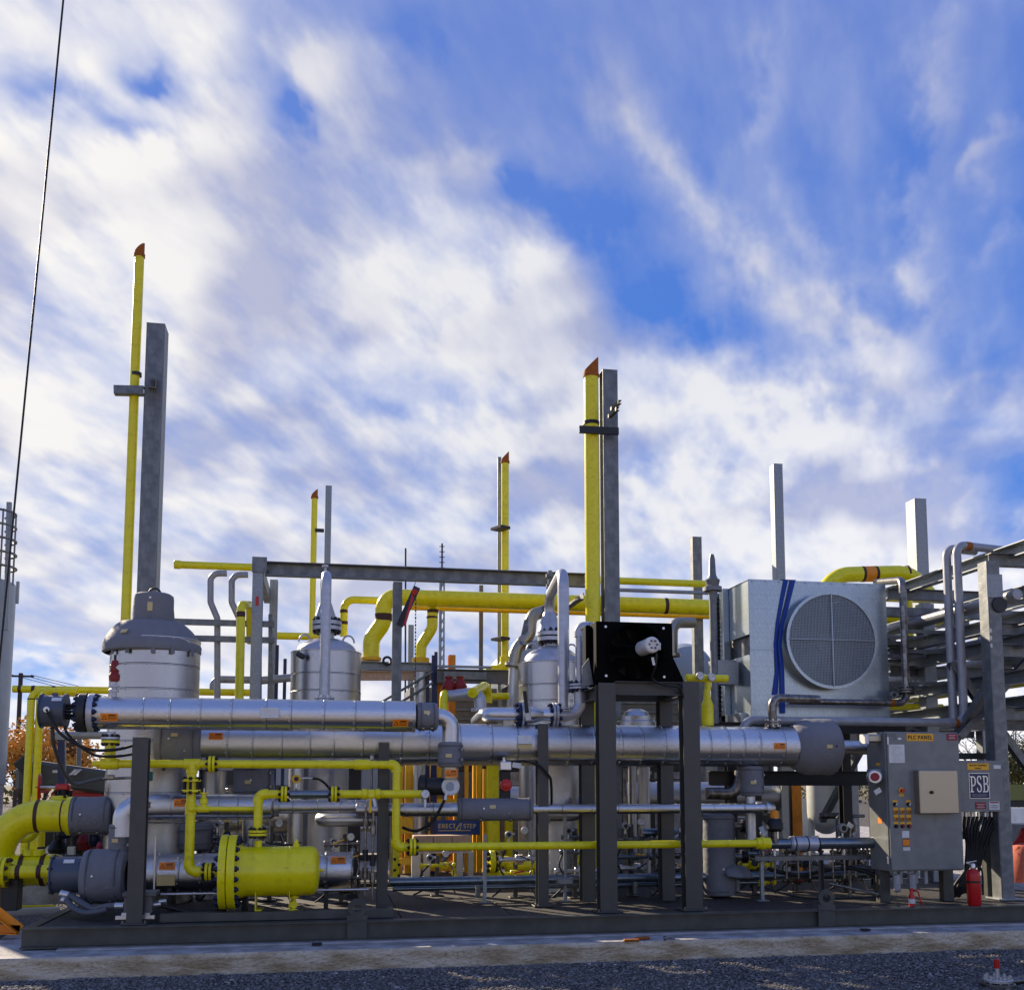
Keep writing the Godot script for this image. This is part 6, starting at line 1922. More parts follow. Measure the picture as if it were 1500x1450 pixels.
func rack() -> void:
	thing("pipe_rack", "galvanised steel pipe rack with tiers of beams at the right edge", "pipe rack")
	var d := .62
	var p := at(1460, 1080, d)
	var top := at(1445, 824, d).y
	var x := p.x; var z := p.z
	prism("column", pf_sq(.18, .2, .012), Vector3(x, DECK + .02, z), Vector3(x, top, z), Vector3(0, 0, 1), M.galv_old)
	box("base_plate", Vector3(x, DECK + .012, z), Vector3(.3, .02, .3), M.galv)
	box("splice_plate", Vector3(x, top - .32, z + .108), Vector3(.22, .3, .012), M.galv)
	rod("cable_disc", Vector3(x + .05, at(1455, 888, d).y, z + .11), Vector3(x + .05, at(1455, 888, d).y, z + .13), .1, M.dark)
	for i in 3: box("white_sticker", Vector3(x - .08, at(1440, 925 + i * 11, d).y, z + .103), Vector3(.025, .05, .003), M.white)
	for k in [2.4, 4.8, 7.2]:
		prism("column", pf_sq(.2, .2, .012), Vector3(x + .62, SLAB + .02, z - k), Vector3(x + .62, top - .1, z - k), Vector3(0, 0, 1), M.galv)
		prism("column", pf_sq(.2, .2, .012), Vector3(x + 3.2, SLAB + .02, z - k), Vector3(x + 3.2, top - .1, z - k), Vector3(0, 0, 1), M.galv)
	prism("column", pf_sq(.2, .2, .012), Vector3(x + 3.2, SLAB + .02, z), Vector3(x + 3.2, top, z), Vector3(0, 0, 1), M.galv)
	var lv := [803, 868, 905, 937, 989, 1029]
	for i in lv.size():
		var yy := at(1458, lv[i], d).y
		# stringers running back, and cross beams between the two lines of columns
		prism("stringer", pf_c(.12, .17, .012), Vector3(x + .45, yy, z + (.3 if i == 0 else .1)), Vector3(x + .45, yy, z - 8.0), Vector3.UP, M.galv)
		prism("stringer", pf_c(.12, .17, .012), Vector3(x + 3.0, yy, z + .1), Vector3(x + 3.0, yy, z - 8.0), Vector3.UP, M.galv)
		if i in [0, 2, 3, 5]:
			for k in [0.0, 2.4, 4.8, 7.2]:
				prism("cross_beam", pf_h(.12, .16, .01), Vector3(x + .1, yy - .12, z - k - .13), Vector3(x + 3.1, yy - .12, z - k - .13), Vector3.UP, M.galv_old)
	for i in 12:
		for yl in [905, 937, 989]:
			prism("tray_rung", pf_l(.05, .05, .005), Vector3(x - .25, at(1458, yl, d).y + .02, z - 1.5 - i * .55), Vector3(x + .4, at(1458, yl, d).y + .02, z - 1.5 - i * .55), Vector3.UP, M.galv_old)
	for i in 4:
		var yy := at(1458, [855, 900, 960, 1000][i], d).y
		prism("outrigger", pf_c(.1, .14, .01), Vector3(x - .9 - .2 * (i % 2), yy, z - 2.2 - i * .9), Vector3(x + 3.0, yy, z - 2.2 - i * .9), Vector3.UP, M.galv_old)
	for q in [[0.0, 2.4], [2.4, 4.8]]:
		var ya := at(1458, 989, d).y - .12; var yb := at(1460, 1225, d).y
		prism("diagonal_brace", pf_l(.1, .1, .01), Vector3(x, ya, z - q[0] - .1), Vector3(x, yb, z - q[1] + .1), Vector3(1, 0, 0), M.galv_old)
	prism("diagonal_brace", pf_h(.1, .1, .01), Vector3(x - .12, at(1405, 1080, d + .6).y, z - .6), Vector3(x + 1.3, at(1500, 990, d + .6).y + .55, z - .6), Vector3(0, 0, 1), M.galv_old)
	prism("diagonal_brace", pf_h(.1, .1, .01), Vector3(x - .05, at(1412, 968, d + .6).y, z - .8), Vector3(x + 1.3, at(1500, 1105, d + .6).y - .55, z - .8), Vector3(0, 0, 1), M.galv_old)

	var tiers := [[.25, 1.0, .07, M.grey_pipe, "pale pipe on the rack's lowest tier by the column"], [.7, .55, .1, M.grey_pipe, "thicker pale pipe on the rack's second tier"], [1.2, 0.05, .08, M.yellow, "yellow pipe on the rack's middle tier"], [1.7, 1.0, .09, M.bare_steel, "bare steel pipe on the rack's lower tier"], [2.2, .55, .12, M.grey_pipe, "thickest pale pipe on the rack's inner tier"], [.6, 1.62, .05, M.bare_steel, "slim bare pipe lying on the rack's upper beams"]]
	var base := at(1458, 989, d).y
	for q in tiers:
		thing("rack_pipe", q[4], "pipe", "pipes lying on the rack")
		rod("pipe", Vector3(x + q[0], base + q[1], z + .2), Vector3(x + q[0], base + q[1], z - 8.2), q[2], q[3])

# ------------------------------------------------------------------ instruments and small bore lines on the skid
func small_things() -> void:
	thing("sight_valve", "dark round valve with white dial under the padded outlet leg", "valve")
	var c := at(659, 1152, .55)
	lathe("body", c + Vector3(-.34, .0, -.12), Vector3(1, 0, .15), [Vector2(0, 0), Vector2(0, .1), Vector2(.02, .13), Vector2(.08, .13), Vector2(.1, .1), Vector2(.3, .1), Vector2(.3, 0)], M.dark, 28)
	lathe("dial_case", c - Vector3(0, 0, .06), Vector3(.05, 0, 1), [Vector2(0, 0), Vector2(0, .08), Vector2(.03, .1), Vector2(.1, .1), Vector2(.11, .085), Vector2(.1, .06), Vector2(.1, 0)], M.white, 28)
	rod("dial_face", c + Vector3(0, 0, .04), c + Vector3(.002, 0, .048), .05, M.tank_grey, null, 18)
	box("hang_tag", c + Vector3(-.05, -.1, .06), Vector3(.03, .1, .004), M.white, null, Basis(Vector3(0, 0, 1), -.2), .001)
	thing("black_cable", "black cable hanging from the white dial to the left", "cable")
	hose("cable", [c + Vector3(-.03, -.08, .02), at(646, 1182, .55), at(632, 1204, .6), at(610, 1217, .7), at(590, 1212, .9)], .017, M.rubber)

	thing("position_switch", "black valve actuator with red round indicator above the padded pipe", "actuator")
	var a := at(741, 1150, .85)
	box("housing", a + Vector3(0, .0, -.09), Vector3(.12, .34, .13), M.black, null, Basis(), .01)
	rod("red_indicator", a - Vector3(0, 0, .03), a + Vector3(0, 0, .03), .07, M.red, null, 24)
	lathe("indicator_cap", a, Vector3(0, 0, 1), [Vector2(.03, .052), Vector2(.045, .05), Vector2(.05, .04), Vector2(.05, 0)], M.red, 24)
	box("top_block", at(740, 1122, .85), Vector3(.14, .1, .1), M.bright, null, Basis(), .01)
	turned_at("fitting", at(738, 1117, .85), [[0, .03], [.03, .03], [.03, .018], [.06, .018]], M.bright)
	box("hang_tag", at(757, 1121, .8), Vector3(.1, .06, .004), M.white, null, Basis(Vector3(0, 0, 1), -.15), .001)
	thing("black_cable", "black cable arching from the red indicator over the slim post", "cable")
	hose("cable", [at(748, 1116, .85), at(770, 1115, .8), at(790, 1122, .78), at(805, 1138, .8), at(808, 1160, .9), at(808, 1180, 1.0)], .016, M.rubber)

	thing("orange_actuator", "black actuator with orange cap beside the right elbow", "actuator")
	var o := at(1135, 1198, .7)
	turned_at("cap", o, [[0, .05], [.03, .055], [.08, .045], [.09, .03]], M.orange)
	turned_at("body", o - Vector3(0, .16, 0), [[0, .08], [.03, .1], [.1, .1], [.15, .07]], M.black)
	turned_at("stem", o - Vector3(0, .3, 0), [[0, .03], [.15, .03]], M.bare_steel)
	box("blue_tag", at(1117, 1216, .6), Vector3(.06, .09, .004), M.tank_grey, null, Basis(Vector3(0, 0, 1), .4), .001)

	thing("right_clad_line", "clad line with padded valve low at the right leading to the cabinet", "pipe")
	var L := hline([1125, 1160], 1236, .75)
	rod("spool", L[0], L[1], .06, M.tube_steel)
	var k0: Vector3 = L[1] - Vector3(.03, 0, 0)
	rod("padded_valve", k0, step(k0, "x", 1198), .09, M.silver, null, 28, .02)
	for px in [1162, 1180, 1196]: rod("strap", step(k0, "x", px), step(k0, "x", px + 2), .094, M.dark, null, 28)
	rod("pipe", step(k0, "x", 1196), step(k0, "x", 1285), .068, M.tube_steel)

	# galvanised tubing rails along the deck
	for q in [[570, 1292, .055, 1282, 1.5, "long shiny steel tube low along the back of the deck"], [575, 1302, .03, 1110, 1.6, "thinner steel tube just under the long shiny tube"]]:
		thing("deck_tube", q[5], "pipe", "steel tubes along the deck")
		var t0 := at(q[0], q[1], q[4])
		rod("tube", t0, step(t0, "x", q[3]), q[2], M.tube_steel)
		for px in [700, 930, 1080]: box("clip", step(t0, "x", px) - Vector3(0, .05, 0), Vector3(.05, .12, .06), M.galv_old)
	var stands := [[710, 1222, 1.4, "slim unistrut stand carrying the deck tubes near the blue sign"], [828, 1190, 1.35, "slim unistrut stand between the padded pipe and the deck tubes"], [1116, 1262, 1.0, "short unistrut stand under the tray at right"]]
	for s in stands:
		thing("strut_stand", s[3], "stand", "unistrut stands on the deck")
		var p := at(s[0], 1280, s[2])
		prism("upright", pf_c(.04, .04, .004) if s[0] != 828 else pf_sq(.035, .035), Vector3(p.x, DECK + .005, p.z), Vector3(p.x, at(s[0], s[1], s[2]).y, p.z), Vector3(0, 0, 1), M.galv)
		box("foot", Vector3(p.x, DECK + .005, p.z), Vector3(.15, .01, .12), M.galv)
	thing("tube_box", "small galvanised outlet box on the deck tube", "box")
	box("box", at(828, 1291, 1.3), Vector3(.2, .09, .08), M.galv, null, Basis(), .02)

	thing("cable_tray", "low galvanised tray full of fittings beside the control cabinet", "tray")
	var y := at(1190, 1257, .95).y
	for dz in [0.0, .25]:
		var t0 := at(1106, 1257, .95 + dz); t0.y = y
		prism("rail", pf_c(.03, .05, .004), t0, step(t0, "x", 1292), Vector3.UP, M.galv_old)
	for i in 9:
		var t0 := at(1112 + i * 20, 1257, .95); t0.y = y
		box("rung", t0 - Vector3(0, .01, .125), Vector3(.03, .015, .25), M.galv_old)
	for i in 10:
		var f := at(1118 + i * 17, 1252, 1.0 + .02 * (i % 3)); f.y = y + .03
		turned_at("fitting", f, [[0, .022], [.03, .022], [.03, .035], [.06, .035], [.06, .015], [.1 + .03 * (i % 3), .015]], [M.bare_steel, M.bright, M.dark][i % 3], 10)
		rod("drop_tube", f - Vector3(0, .28, 0), f - Vector3(0, .02, 0), .014, M.bare_steel, null, 8)
	for px in [1205, 1285]:
		var t0 := at(px, 1290, 1.0)
		prism("tray_leg", pf_l(.05, .05, .005), Vector3(t0.x, DECK, t0.z), Vector3(t0.x, y, t0.z), Vector3(0, 0, 1), M.frame_grey)
	for i in 4:
		thing("deck_hose", ["black hose sagging under the tray nearest the cabinet", "grey conduit running low from the tray to the cabinet foot", "thin black cable lying along the deck under the tray", "steel conduit sloping down to the cabinet foot"][i], "hose", "hoses and conduits under the tray")
		match i:
			0: hose("hose", [at(1125, 1272, 1.1), at(1170, 1282, 1.1), at(1215, 1274, 1.1), at(1250, 1272, 1.0), at(1288, 1284, .8)], .025, M.rubber)
			1: hose("hose", [at(1190, 1262, 1.2), at(1220, 1272, 1.1), at(1262, 1270, 1.0), at(1292, 1276, .9)], .03, M.flex)
			2: hose("hose", [at(1120, 1300, 1.0), at(1160, 1312, .8), at(1210, 1316, .6), at(1290, 1313, .5)], .012, M.rubber)
			3: tube("conduit", PackedVector3Array([at(1215, 1294, .9), at(1288, 1310, .6)]), .016, M.bare_steel)

	thing("transmitter", "grey pressure transmitter with tag above the low right line", "instrument")
	transmitter(at(1234, 1213, 1.2), .06, M.grey_pipe)
	box("hang_tag", at(1246, 1209, 1.15), Vector3(.08, .06, .004), M.white, null, Basis(Vector3(0, 0, 1), -.6), .001)
	rod("stand_pipe", at(1246, 1320, 1.2) + Vector3(0, .02, 0), at(1246, 1214, 1.2), .02, M.bare_steel)
	thing("padded_pump", "dark padded drum on the deck behind the right portal leg", "pump")
	var pd := at(1053, 1240, 1.5)
	var pj := Vector3(pd.x, DECK + .02, pd.z)
	jacket(pj, Vector3(pd.x, at(1053, 1192, 1.5).y, pd.z), .2, 2, false)
	for py in [1210, 1255]: rod("side_port", at(1068, py, 1.45), at(1090, py, 1.45), .05, M.bare_steel)
	for py in [1210, 1255]: rod("port_valve", at(1086, py, 1.45), at(1094, py, 1.45), .08, M.stud_dark)
	thing("cleaning_rag", "loose grey rag heaped on the deck tubes at right", "rag")
	lathe("rag", at(1075, 1283, 1.35), Vector3(.1, 1, 0), [Vector2(-.02, .14), Vector2(.0, .19), Vector2(.03, .18), Vector2(.06, .15), Vector2(.09, .12), Vector2(.12, .07), Vector2(.14, .02), Vector2(.14, 0)], M.jacket, 32, null, .13)

	# instrument tubing behind the left post
	thing("instrument_tubing", "thin steel instrument tubing with teal block behind the left post", "tubing")
	box("teal_block", at(218, 1137, .6), Vector3(.07, .1, .06), M.teal, null, Basis(), .01)
	tube("tube", route(217, 1145, .6, ["y", 1200, "x", 395, "y", 1236]), .009, M.bare_steel, .06)
	tube("tube", route(214, 1178, .65, ["y", 1205, "x", 322, "y", 1228]), .008, M.bare_steel, .05)
	box("valve_manifold", at(214, 1179, .6), Vector3(.08, .07, .06), M.bare_steel, null, Basis(), .008)
	tube("tube", route(228, 1225, .75, ["y", 1310]), .012, M.bright)
	tube("tube", route(235, 1310, .7, ["x", 330]), .013, M.bright)
	tube("tube", route(462, 1304, .8, ["x", 540]), .013, M.bright)
	thing("drain_cluster", "pair of slim upright drain valves left of the middle post", "valve")
	for q in [[534, 1180, 1312, .85], [545, 1190, 1318, .75]]:
		var t := at(q[0], q[1], q[3]); var b := at(q[0], q[2], q[3])
		rod("tube", b, Vector3(b.x, t.y, b.z), .014, M.bare_steel)
		for f in [.25, .45, .8]: rod("valve", Vector3(b.x, lerpf(b.y, t.y, f) - .06, b.z), Vector3(b.x, lerpf(b.y, t.y, f) + .06, b.z), .032, M.dark if f == .45 else M.bare_steel, null, 10)

	# pieces of packing and scraps lying on the pad
	for q in [[925, 1377, "rusty steel wedge on the pad, left of two", .0], [941, 1374, "rusty steel wedge on the pad, right of two", .3]]:
		thing("steel_wedge", q[2], "wedge", "rusty wedges on the pad")
		var r := cb * Vector3((q[0] - 750.0) / F, (1000.0 - q[1]) / F, -1)
		var p := EYE + r * ((SLAB + .014 - EYE.y) / r.y)
		box("wedge", p, Vector3(.16, .022, .06), M.rust, null, Basis(Vector3.UP, q[3]), .005)
	thing("bolt", "loose steel bolt on the pad right of the rusty wedges", "bolt")
	var rr := cb * Vector3((976 - 750.0) / F, (1000.0 - 1374.0) / F, -1)
	var bp := EYE + rr * ((SLAB + .03 - EYE.y) / rr.y)
	rod("shank", bp, bp + Vector3(.09, 0, .01), .014, M.bare_steel)
	rod("head", bp - Vector3(.025, 0, 0), bp, .024, M.bare_steel, null, 6)
	for q in [[464, 1382, "black plate painted as the shaded slot in the grout at left"], [1268, 1361, "black plate painted as the shaded slot in the grout at right"]]:
		thing("slot_shade", q[2], "shade_plate", "plates painted as shaded slots under the skid")
		var r := cb * Vector3((q[0] - 750.0) / F, (1000.0 - q[1]) / F, -1)
		var p := EYE + r * ((SLAB + .02 - EYE.y) / r.y)
		box("shade_plate", p + Vector3(0, -.004, 0), Vector3(.1, .018, .07), M.black, null, Basis(), .003)  # thin black plate stands in for the shade of a slot in the grout
	thing("ground_marker", "flanged steel cap with a red stub standing in the gravel", "marker")
	r_marker()

func r_marker() -> void:
	var r := cb * Vector3((1462 - 750.0) / F, (1000.0 - 1440.0) / F, -1)
	var p := EYE + r * ((.03 - EYE.y) / r.y)
	rod("lower_flange", p - Vector3(0, .03, 0), p + Vector3(0, .005, 0), .15, M.bare_steel, null, 36)
	rod("upper_flange", p + Vector3(0, .012, 0), p + Vector3(0, .04, 0), .13, M.bright, null, 36)
	studs(p + Vector3(0, .0, 0), Vector3.UP, .045, .105, 8, .012, M.bright)
	rod("stub", p + Vector3(.0, .04, 0), p + Vector3(.0, .15, 0), .02, M.bright)
	rod("red_cap", p + Vector3(.0, .13, 0), p + Vector3(.0, .21, 0), .026, M.red)
	rod("side_pipe", p + Vector3(.17, .0, -.05), p + Vector3(.9, .02, -.15), .035, M.bare_steel)

# ------------------------------------------------------------------ behind the skid
func behind() -> void:
	thing("stair_platform", "yellow modular stair unit with blue ERECTASTEP sign seen under the vessel", "stairs")
	var d := 5.0
	face_box("sign_board", 577, 1198, 636, 1222, d, .05, M.yellow_deep)
	var sb := face_box("blue_sign", 637, 1201, 703, 1223, d - .02, .05, M.sign_blue)
	var t := at(641, 1210, d - .03)
	text("lettering", "ERECT", at(654.5, 1210, d - .028), Vector3(0, 0, 1), .068, M.tag, sb)
	text("lettering", "STEP", at(688, 1210, d - .028), Vector3(0, 0, 1), .068, M.tag, sb)
	var tri := at(671.5, 1211.5, d - .024)
	put("triangle_mark", prism_mesh(PackedVector2Array([Vector2(-.055, -.05), Vector2(.03, -.05), Vector2(.055, .06), Vector2(.02, .06)]), .004), M.tag, Transform3D(Basis(), tri), sb)
	put("triangle_hole", prism_mesh(PackedVector2Array([Vector2(-.03, -.037), Vector2(.02, -.037), Vector2(.036, .035), Vector2(.025, .035)]), .005), M.sign_blue, Transform3D(Basis(), tri), sb)
	box("print_line", at(666, 1216.5, d - .024), Vector3(.5, .012, .003), M.tag, sb, Basis(), .0005)
	# black striped mark on the yellow board
	for i in 3:
		put("stripe_mark", prism_mesh(PackedVector2Array([Vector2(-.06, -.016), Vector2(.06, -.016), Vector2(.075, .016), Vector2(-.045, .016)]), .004), M.black, Transform3D(Basis(), at(625 - i, 1206 + i * 4.6, d - .006)))
	for q in [[581, 1120, 1250, 8], [598, 1115, 1200, 9], [611, 1120, 1200, 6], [643, 1110, 1200, 7], [696, 1118, 1245, 5], [703, 1118, 1245, 6], [668, 1120, 1180, 5], [588, 1122, 1250, 5], [604, 1120, 1250, 4], [622, 1124, 1250, 6], [632, 1120, 1250, 4], [656, 1122, 1250, 4], [684, 1120, 1250, 5], [711, 1126, 1250, 4]]:
		var p := at(q[0], 1200, d + .15)
		prism("upright", pf_sq(mm(q[3], p), .12), Vector3(p.x, SLAB, p.z - .1), Vector3(p.x, at(q[0], q[1], d).y, p.z - .1), Vector3(0, 0, 1), M.yellow_deep)
	for q in [[581, 1262, 614], [640, 1175, 668], [640, 1158, 668]]:
		var p := at(q[0], q[1], d)
		prism("cross_rail", pf_c(.06, .1), p, step(p, "x", q[2]), Vector3.UP, M.yellow_deep)
	face_box("tread", 606, 1224, 690, 1248, d - 1.3, .3, M.wood)
	for i in 3: face_box("tread_joint", 606 + 28 * i, 1226, 607 + 28 * i, 1247, d - 1.305, .02, M.brown)
	for q in [[603, 616], [620, 630], [669, 678], [686, 694]]:
		face_box("white_upright", q[0], 1248, q[1], 1296, d - .4, .1, M.tank_white)
	face_box("white_rail", 616, 1246, 692, 1250, d - .38, .1, M.tank_white)
	face_box("orange_rail", 624, 1271, 668, 1276, d - .2, .1, M.yellow_deep)
	for q in [[620, 1290, 660, 1252], [640, 1292, 672, 1262]]: prism("brace", pf_sq(.03, .03), at(q[0], q[1], d), at(q[2], q[3], d + .1), Vector3(0, 0, 1), M.steel_grey)
	for i in 3: face_box("cross_step", 640 + i * 3, 1292 - i * 9, 700, 1295 - i * 9, d + .3 * i, .3, M.galv_old)

	var cols := [[722, 1112, 17, 4.2, M.yellow, "broad yellow column under the large vessel left of the slim post"], [745, 1190, 9, 4.4, M.yellow, "narrow yellow column beside the broad one under the vessel"], [580, 1230, 9, 3.6, M.yellow, "yellow column with bolt holes right of the middle post"], [1166, 1140, 15, 4.6, M.orange, "orange column seen under the dark beam at right"], [1149, 1135, 11, 4.4, M.tank_white, "white column left of the orange one"], [660, 960, 10, 5.5, M.orange, "orange support under the stair landing"], [641, 985, 9, 5.4, M.orange, "orange post below the landing beam"]]
	for q in cols:
		thing("painted_column", q[5], "column", "painted columns behind the skid")
		var p := at(q[0], 1230, q[3])
		prism("shaft", pf_h(mm(q[2], p), .16, .012), Vector3(p.x, SLAB + .02, p.z), Vector3(p.x, at(q[0], q[1], q[3]).y, p.z), Vector3(0, 0, 1), q[4])
		box("base_plate", Vector3(p.x, SLAB + .016, p.z), Vector3(mm(q[2], p) + .1, .02, .26), q[4])
		if q[0] == 580:
			for i in 4: rod("bolt_hole", Vector3(p.x + (.04 if i % 2 else -.02), at(580, 1258 + i * 8, 3.6).y, p.z + .078), Vector3(p.x + (.04 if i % 2 else -.02), at(580, 1258 + i * 8, 3.6).y, p.z + .083), .022, M.black, null, 10)
	thing("yellow_pump_line", "yellow flanged pipe low behind the deck tubes", "pipe")
	tube("pipe", route(722, 1262, 2.6, ["x", 745, "dy", -.06, "x", 852, "y", 1180]), .07, M.yellow, .2)
	var fy := at(722, 1262, 2.6)
	rod("flange", fy - Vector3(.05, 0, 0), fy + Vector3(.02, 0, 0), .15, M.yellow)
	studs(fy - Vector3(.06, 0, 0), Vector3(1, 0, 0), .08, .115, 8, .018, M.black)

	# landing with steel beams
	thing("landing_platform", "galvanised landing under the yellow drops with dark posts and stair rails", "platform")
	var b0 := at(527, 975, 5.2); var b1 := step(b0, "x", 634)
	prism("edge_beam", pf_c(.1, .13, .01), b1, b0, Vector3.UP, M.galv)
	box("deck", Vector3((b0.x + b1.x) / 2, b0.y + .05, b0.z - .6), Vector3(b1.x - b0.x, .03, 1.1), M.galv)
	prism("under_beam", pf_h(.1, .14, .01), step(b0, "y", 990), step(b1, "y", 990), Vector3.UP, M.wood)
	for q in [[404, 945, 1030], [416, 965, 1030], [634, 960, 1032], [638, 955, 1032], [626, 985, 1032]]:
		var p := at(q[0], q[2], 5.0)
		prism("post", pf_sq(.05, .05), Vector3(p.x, SLAB + .02, p.z), Vector3(p.x, at(q[0], q[1], 5.0).y, p.z), Vector3(0, 0, 1), M.navy)
	for q in [[634, 984, 556, 1030], [634, 1000, 578, 1034]]: tube("stair_rail", PackedVector3Array([at(q[0], q[1], 4.9), at(q[2], q[3], 4.9)]), .02, M.galv_old)
	var ring := PackedVector3Array()
	for i in 17: ring.append(at(567, 968, 5.1) + Vector3(cos(TAU * i / 16) * .06, sin(TAU * i / 16) * .06, 0))
	put("lifting_eye", tube_mesh(ring, .02, 8), M.dark, Transform3D(Basis(), ring[0]))
	thing("worn_grey_beam", "dark grey beam with a scuffed primer patch left of the central tank", "beam")
	var w0 := at(640, 990, 4.8); var w1 := step(w0, "x", 766)
	prism("beam", pf_h(.14, mm(20, w0), .014), w0, w1, Vector3.UP, M.steel_grey)
	face_box("primer_patch", 650, 984, 713, 995, 4.72, .004, M.galv_old)
	for x in [w0.x + .1, w1.x - .1]: prism("back_tie", pf_h(.12, .12), Vector3(x, w0.y - .03, w0.z - .08), Vector3(x, w0.y - .03, w0.z - 1.1), Vector3.UP, M.steel_grey)
	for x in [w0.x + .1, w1.x - .1]: prism("leg", pf_h(.12, .12), Vector3(x, SLAB + .02, w0.z - 1.1), Vector3(x, w0.y - .1, w0.z - 1.1), Vector3(0, 0, 1), M.steel_grey)
	thing("thin_rail", "thin pale rail lying above the scuffed grey beam", "rail")
	prism("rail", pf_sq(.04, .04), at(640, 976, 4.9), step(at(640, 976, 4.9), "x", 720), Vector3.UP, M.galv)

	# silver and yellow piping between the tanks
	var runs := [
		[[[768, 945, 4.2], [777, 905, 4.2], [800, 893, 4.4]], .085, M.bare_steel, "weathered steel S bend left of the central tank"],
		[[[753, 975, 4.2], [757, 950, 4.2], [776, 930, 4.2], [778, 900, 4.2], [795, 897, 4.4]], .095, M.stainless, "weathered steel swan neck over the central tank's left side"],
		[[[750, 1060, 4.3], [754, 976, 4.3]], .09, M.clad_dull, "clad upright pipe left of the central tank"],
		[[[985, 960, 4.0], [985, 912, 4.0], [1015, 912, 4.2]], .085, M.stainless, "weathered steel swan neck right of the black fan cooler"],
		[[[650, 1040, 3.2], [650, 1018, 3.2], [655, 1013, 3.6]], .06, M.yellow, "small yellow hook pipe left of the handled valve"],
		[[[714, 1030, 3.6], [714, 1003, 3.6], [692, 1015, 2.9]], .07, M.yellow, "yellow hook pipe beside the silver bend"],
		[[[704, 1040, 3.0], [703, 1020, 3.0], [690, 1016, 3.1], [658, 1020, 3.3]], .085, M.silver, "silver bend behind the handled valve line"],
		[[[615, 1040, 5.0], [616, 985, 5.0]], .1, M.clad_dull, "clad upright under the stair landing"],
		[[[928, 1120, 3.2], [928, 1290, 3.2]], .06, M.clad_dull, "clad upright pipe left of the dark back post"],
		[[[945, 1120, 3.4], [945, 1290, 3.4]], .09, M.clad_dull, "thicker clad upright pipe behind the cooler frame"],
		[[[915, 1125, 3.0], [915, 1270, 3.0]], .045, M.bare_steel, "thin bare upright pipe behind the cooler frame"],
		[[[1035, 1162, 2.2], [1080, 1163, 2.2], [1085, 1130, 2.2]], .08, M.bare_steel, "bare steel elbow behind the right portal leg"],
		[[[940, 1220, 2.4], [1000, 1220, 2.4]], .06, M.tube_steel, "short horizontal steel pipe behind the cooler frame"],
		[[[800, 1193, 2.0], [852, 1193, 2.0], [852, 1175, 2.4]], .085, M.clad_dull, "dull clad elbow behind the clad outlet line"],
		[[[365, 1130, 2.4], [365, 1240, 2.4]], .09, M.clad_dull, "clad upright left of the thin yellow bypass end"],
		[[[307, 1125, 2.5], [307, 1240, 2.5]], .16, M.clad_dull, "wide clad upright behind the sight flanges"],
		[[[455, 990, 4.6], [380, 997, 4.6]], .06, M.grey_pipe, "grey pipe behind the left domed tank"],
		[[[80, 1077, 5.5], [165, 1077, 5.5]], .06, M.grey_pipe, "grey horizontal pipe behind the left nozzle"],
		[[[676, 1012, 4.0], [700, 1020, 4.0], [745, 1020, 4.0]], .05, M.yellow, "thin yellow run behind the silver bend"]]
	for q in runs:
		thing("plant_pipe", q[3], "pipe", "pipes between the tanks behind the skid")
		var pts := PackedVector3Array()
		for s in q[0]: pts.append(at(s[0], s[1], s[2]))
		# uprights go down to the pad
		if q[0].size() == 2 and absf(q[0][0][0] - q[0][1][0]) < 3:
			pts[0] = Vector3(pts[1].x, SLAB + .01 if q[0][1][1] < 1000 else pts[0].y, pts[1].z)
			if q[0][1][1] > 1200: pts[1].y = DECK
		tube("pipe", pts, q[1], q[2], q[1] * 2.2)
		if q[1] > .08:
			var dirv := (pts[1] - pts[0]).normalized()
			rod("flange", pts[0] - dirv * .02, pts[0] + dirv * .03, q[1] * 1.5, q[2])

	for q in [[657, 1005, "dark red valve hanging left under the scuffed beam"], [674, 1004, "dark red valve hanging right under the scuffed beam"]]:
		thing("hanging_valve", q[2], "valve", "dark red valves under the scuffed beam")
		turned_at("body", at(q[0], 1016, 3.4), [[0, .05], [.04, .09], [.1, .1], [.16, .07], [.2, .05], [.24, .06]], M.red_dull)
	thing("silver_lid", "silver domed lid with clamp ring under the fan cooler frame", "vessel")
	turned("lid", 932, 2.4, [[1075, 58], [1058, 58], [1056, 54], [1050, 54], [1049, 40], [1043, 34], [1039, 18], [1038, 0]], M.clad_tank, 36)
	thing("dark_back_post", "dark post with a flat top plate behind the cooler frame", "post")
	var bp := at(976, 1220, 2.2)
	prism("shaft", pf_h(.15, .15, .012), Vector3(bp.x, DECK, bp.z), Vector3(bp.x, at(976, 1143, 2.2).y, bp.z), Vector3(0, 0, 1), M.dark)
	box("top_plate", Vector3(bp.x, at(976, 1142, 2.2).y, bp.z), Vector3(.36, .02, .3), M.dark)
	thing("padded_cover", "grey padded cover with tag below the large vessel at left", "cover")
	jacket(at(372, 1168, 2.0), at(372, 1118, 2.0), .24, 1)
	thing("padded_cover", "dark padded cover behind the lower heater's left end", "cover")
	jacket(at(285, 1245, 2.2), at(285, 1205, 2.2), .3, 0, false)
	thing("grey_equipment_box", "dark grey equipment cabinet seen behind the yellow vessel's top", "cabinet")
	face_box("cabinet", 452, 1222, 508, 1250, 3.0, .5, M.base_grey)
	for px in [455, 500]: face_box("leg", px, 1250, px + 6, 1330, 3.2, .08, M.base_grey)
	thing("back_post", "dark post left of the middle post behind the clad lines", "post")
	var kp := at(518, 1250, 2.3)
	prism("shaft", pf_h(.15, .15, .012), Vector3(kp.x, DECK, kp.z), Vector3(kp.x, at(518, 1118, 2.3).y, kp.z), Vector3(0, 0, 1), M.dark)
	thing("back_post", "thin grey post behind the steel spool", "post")
	kp = at(447, 1200, 2.6)
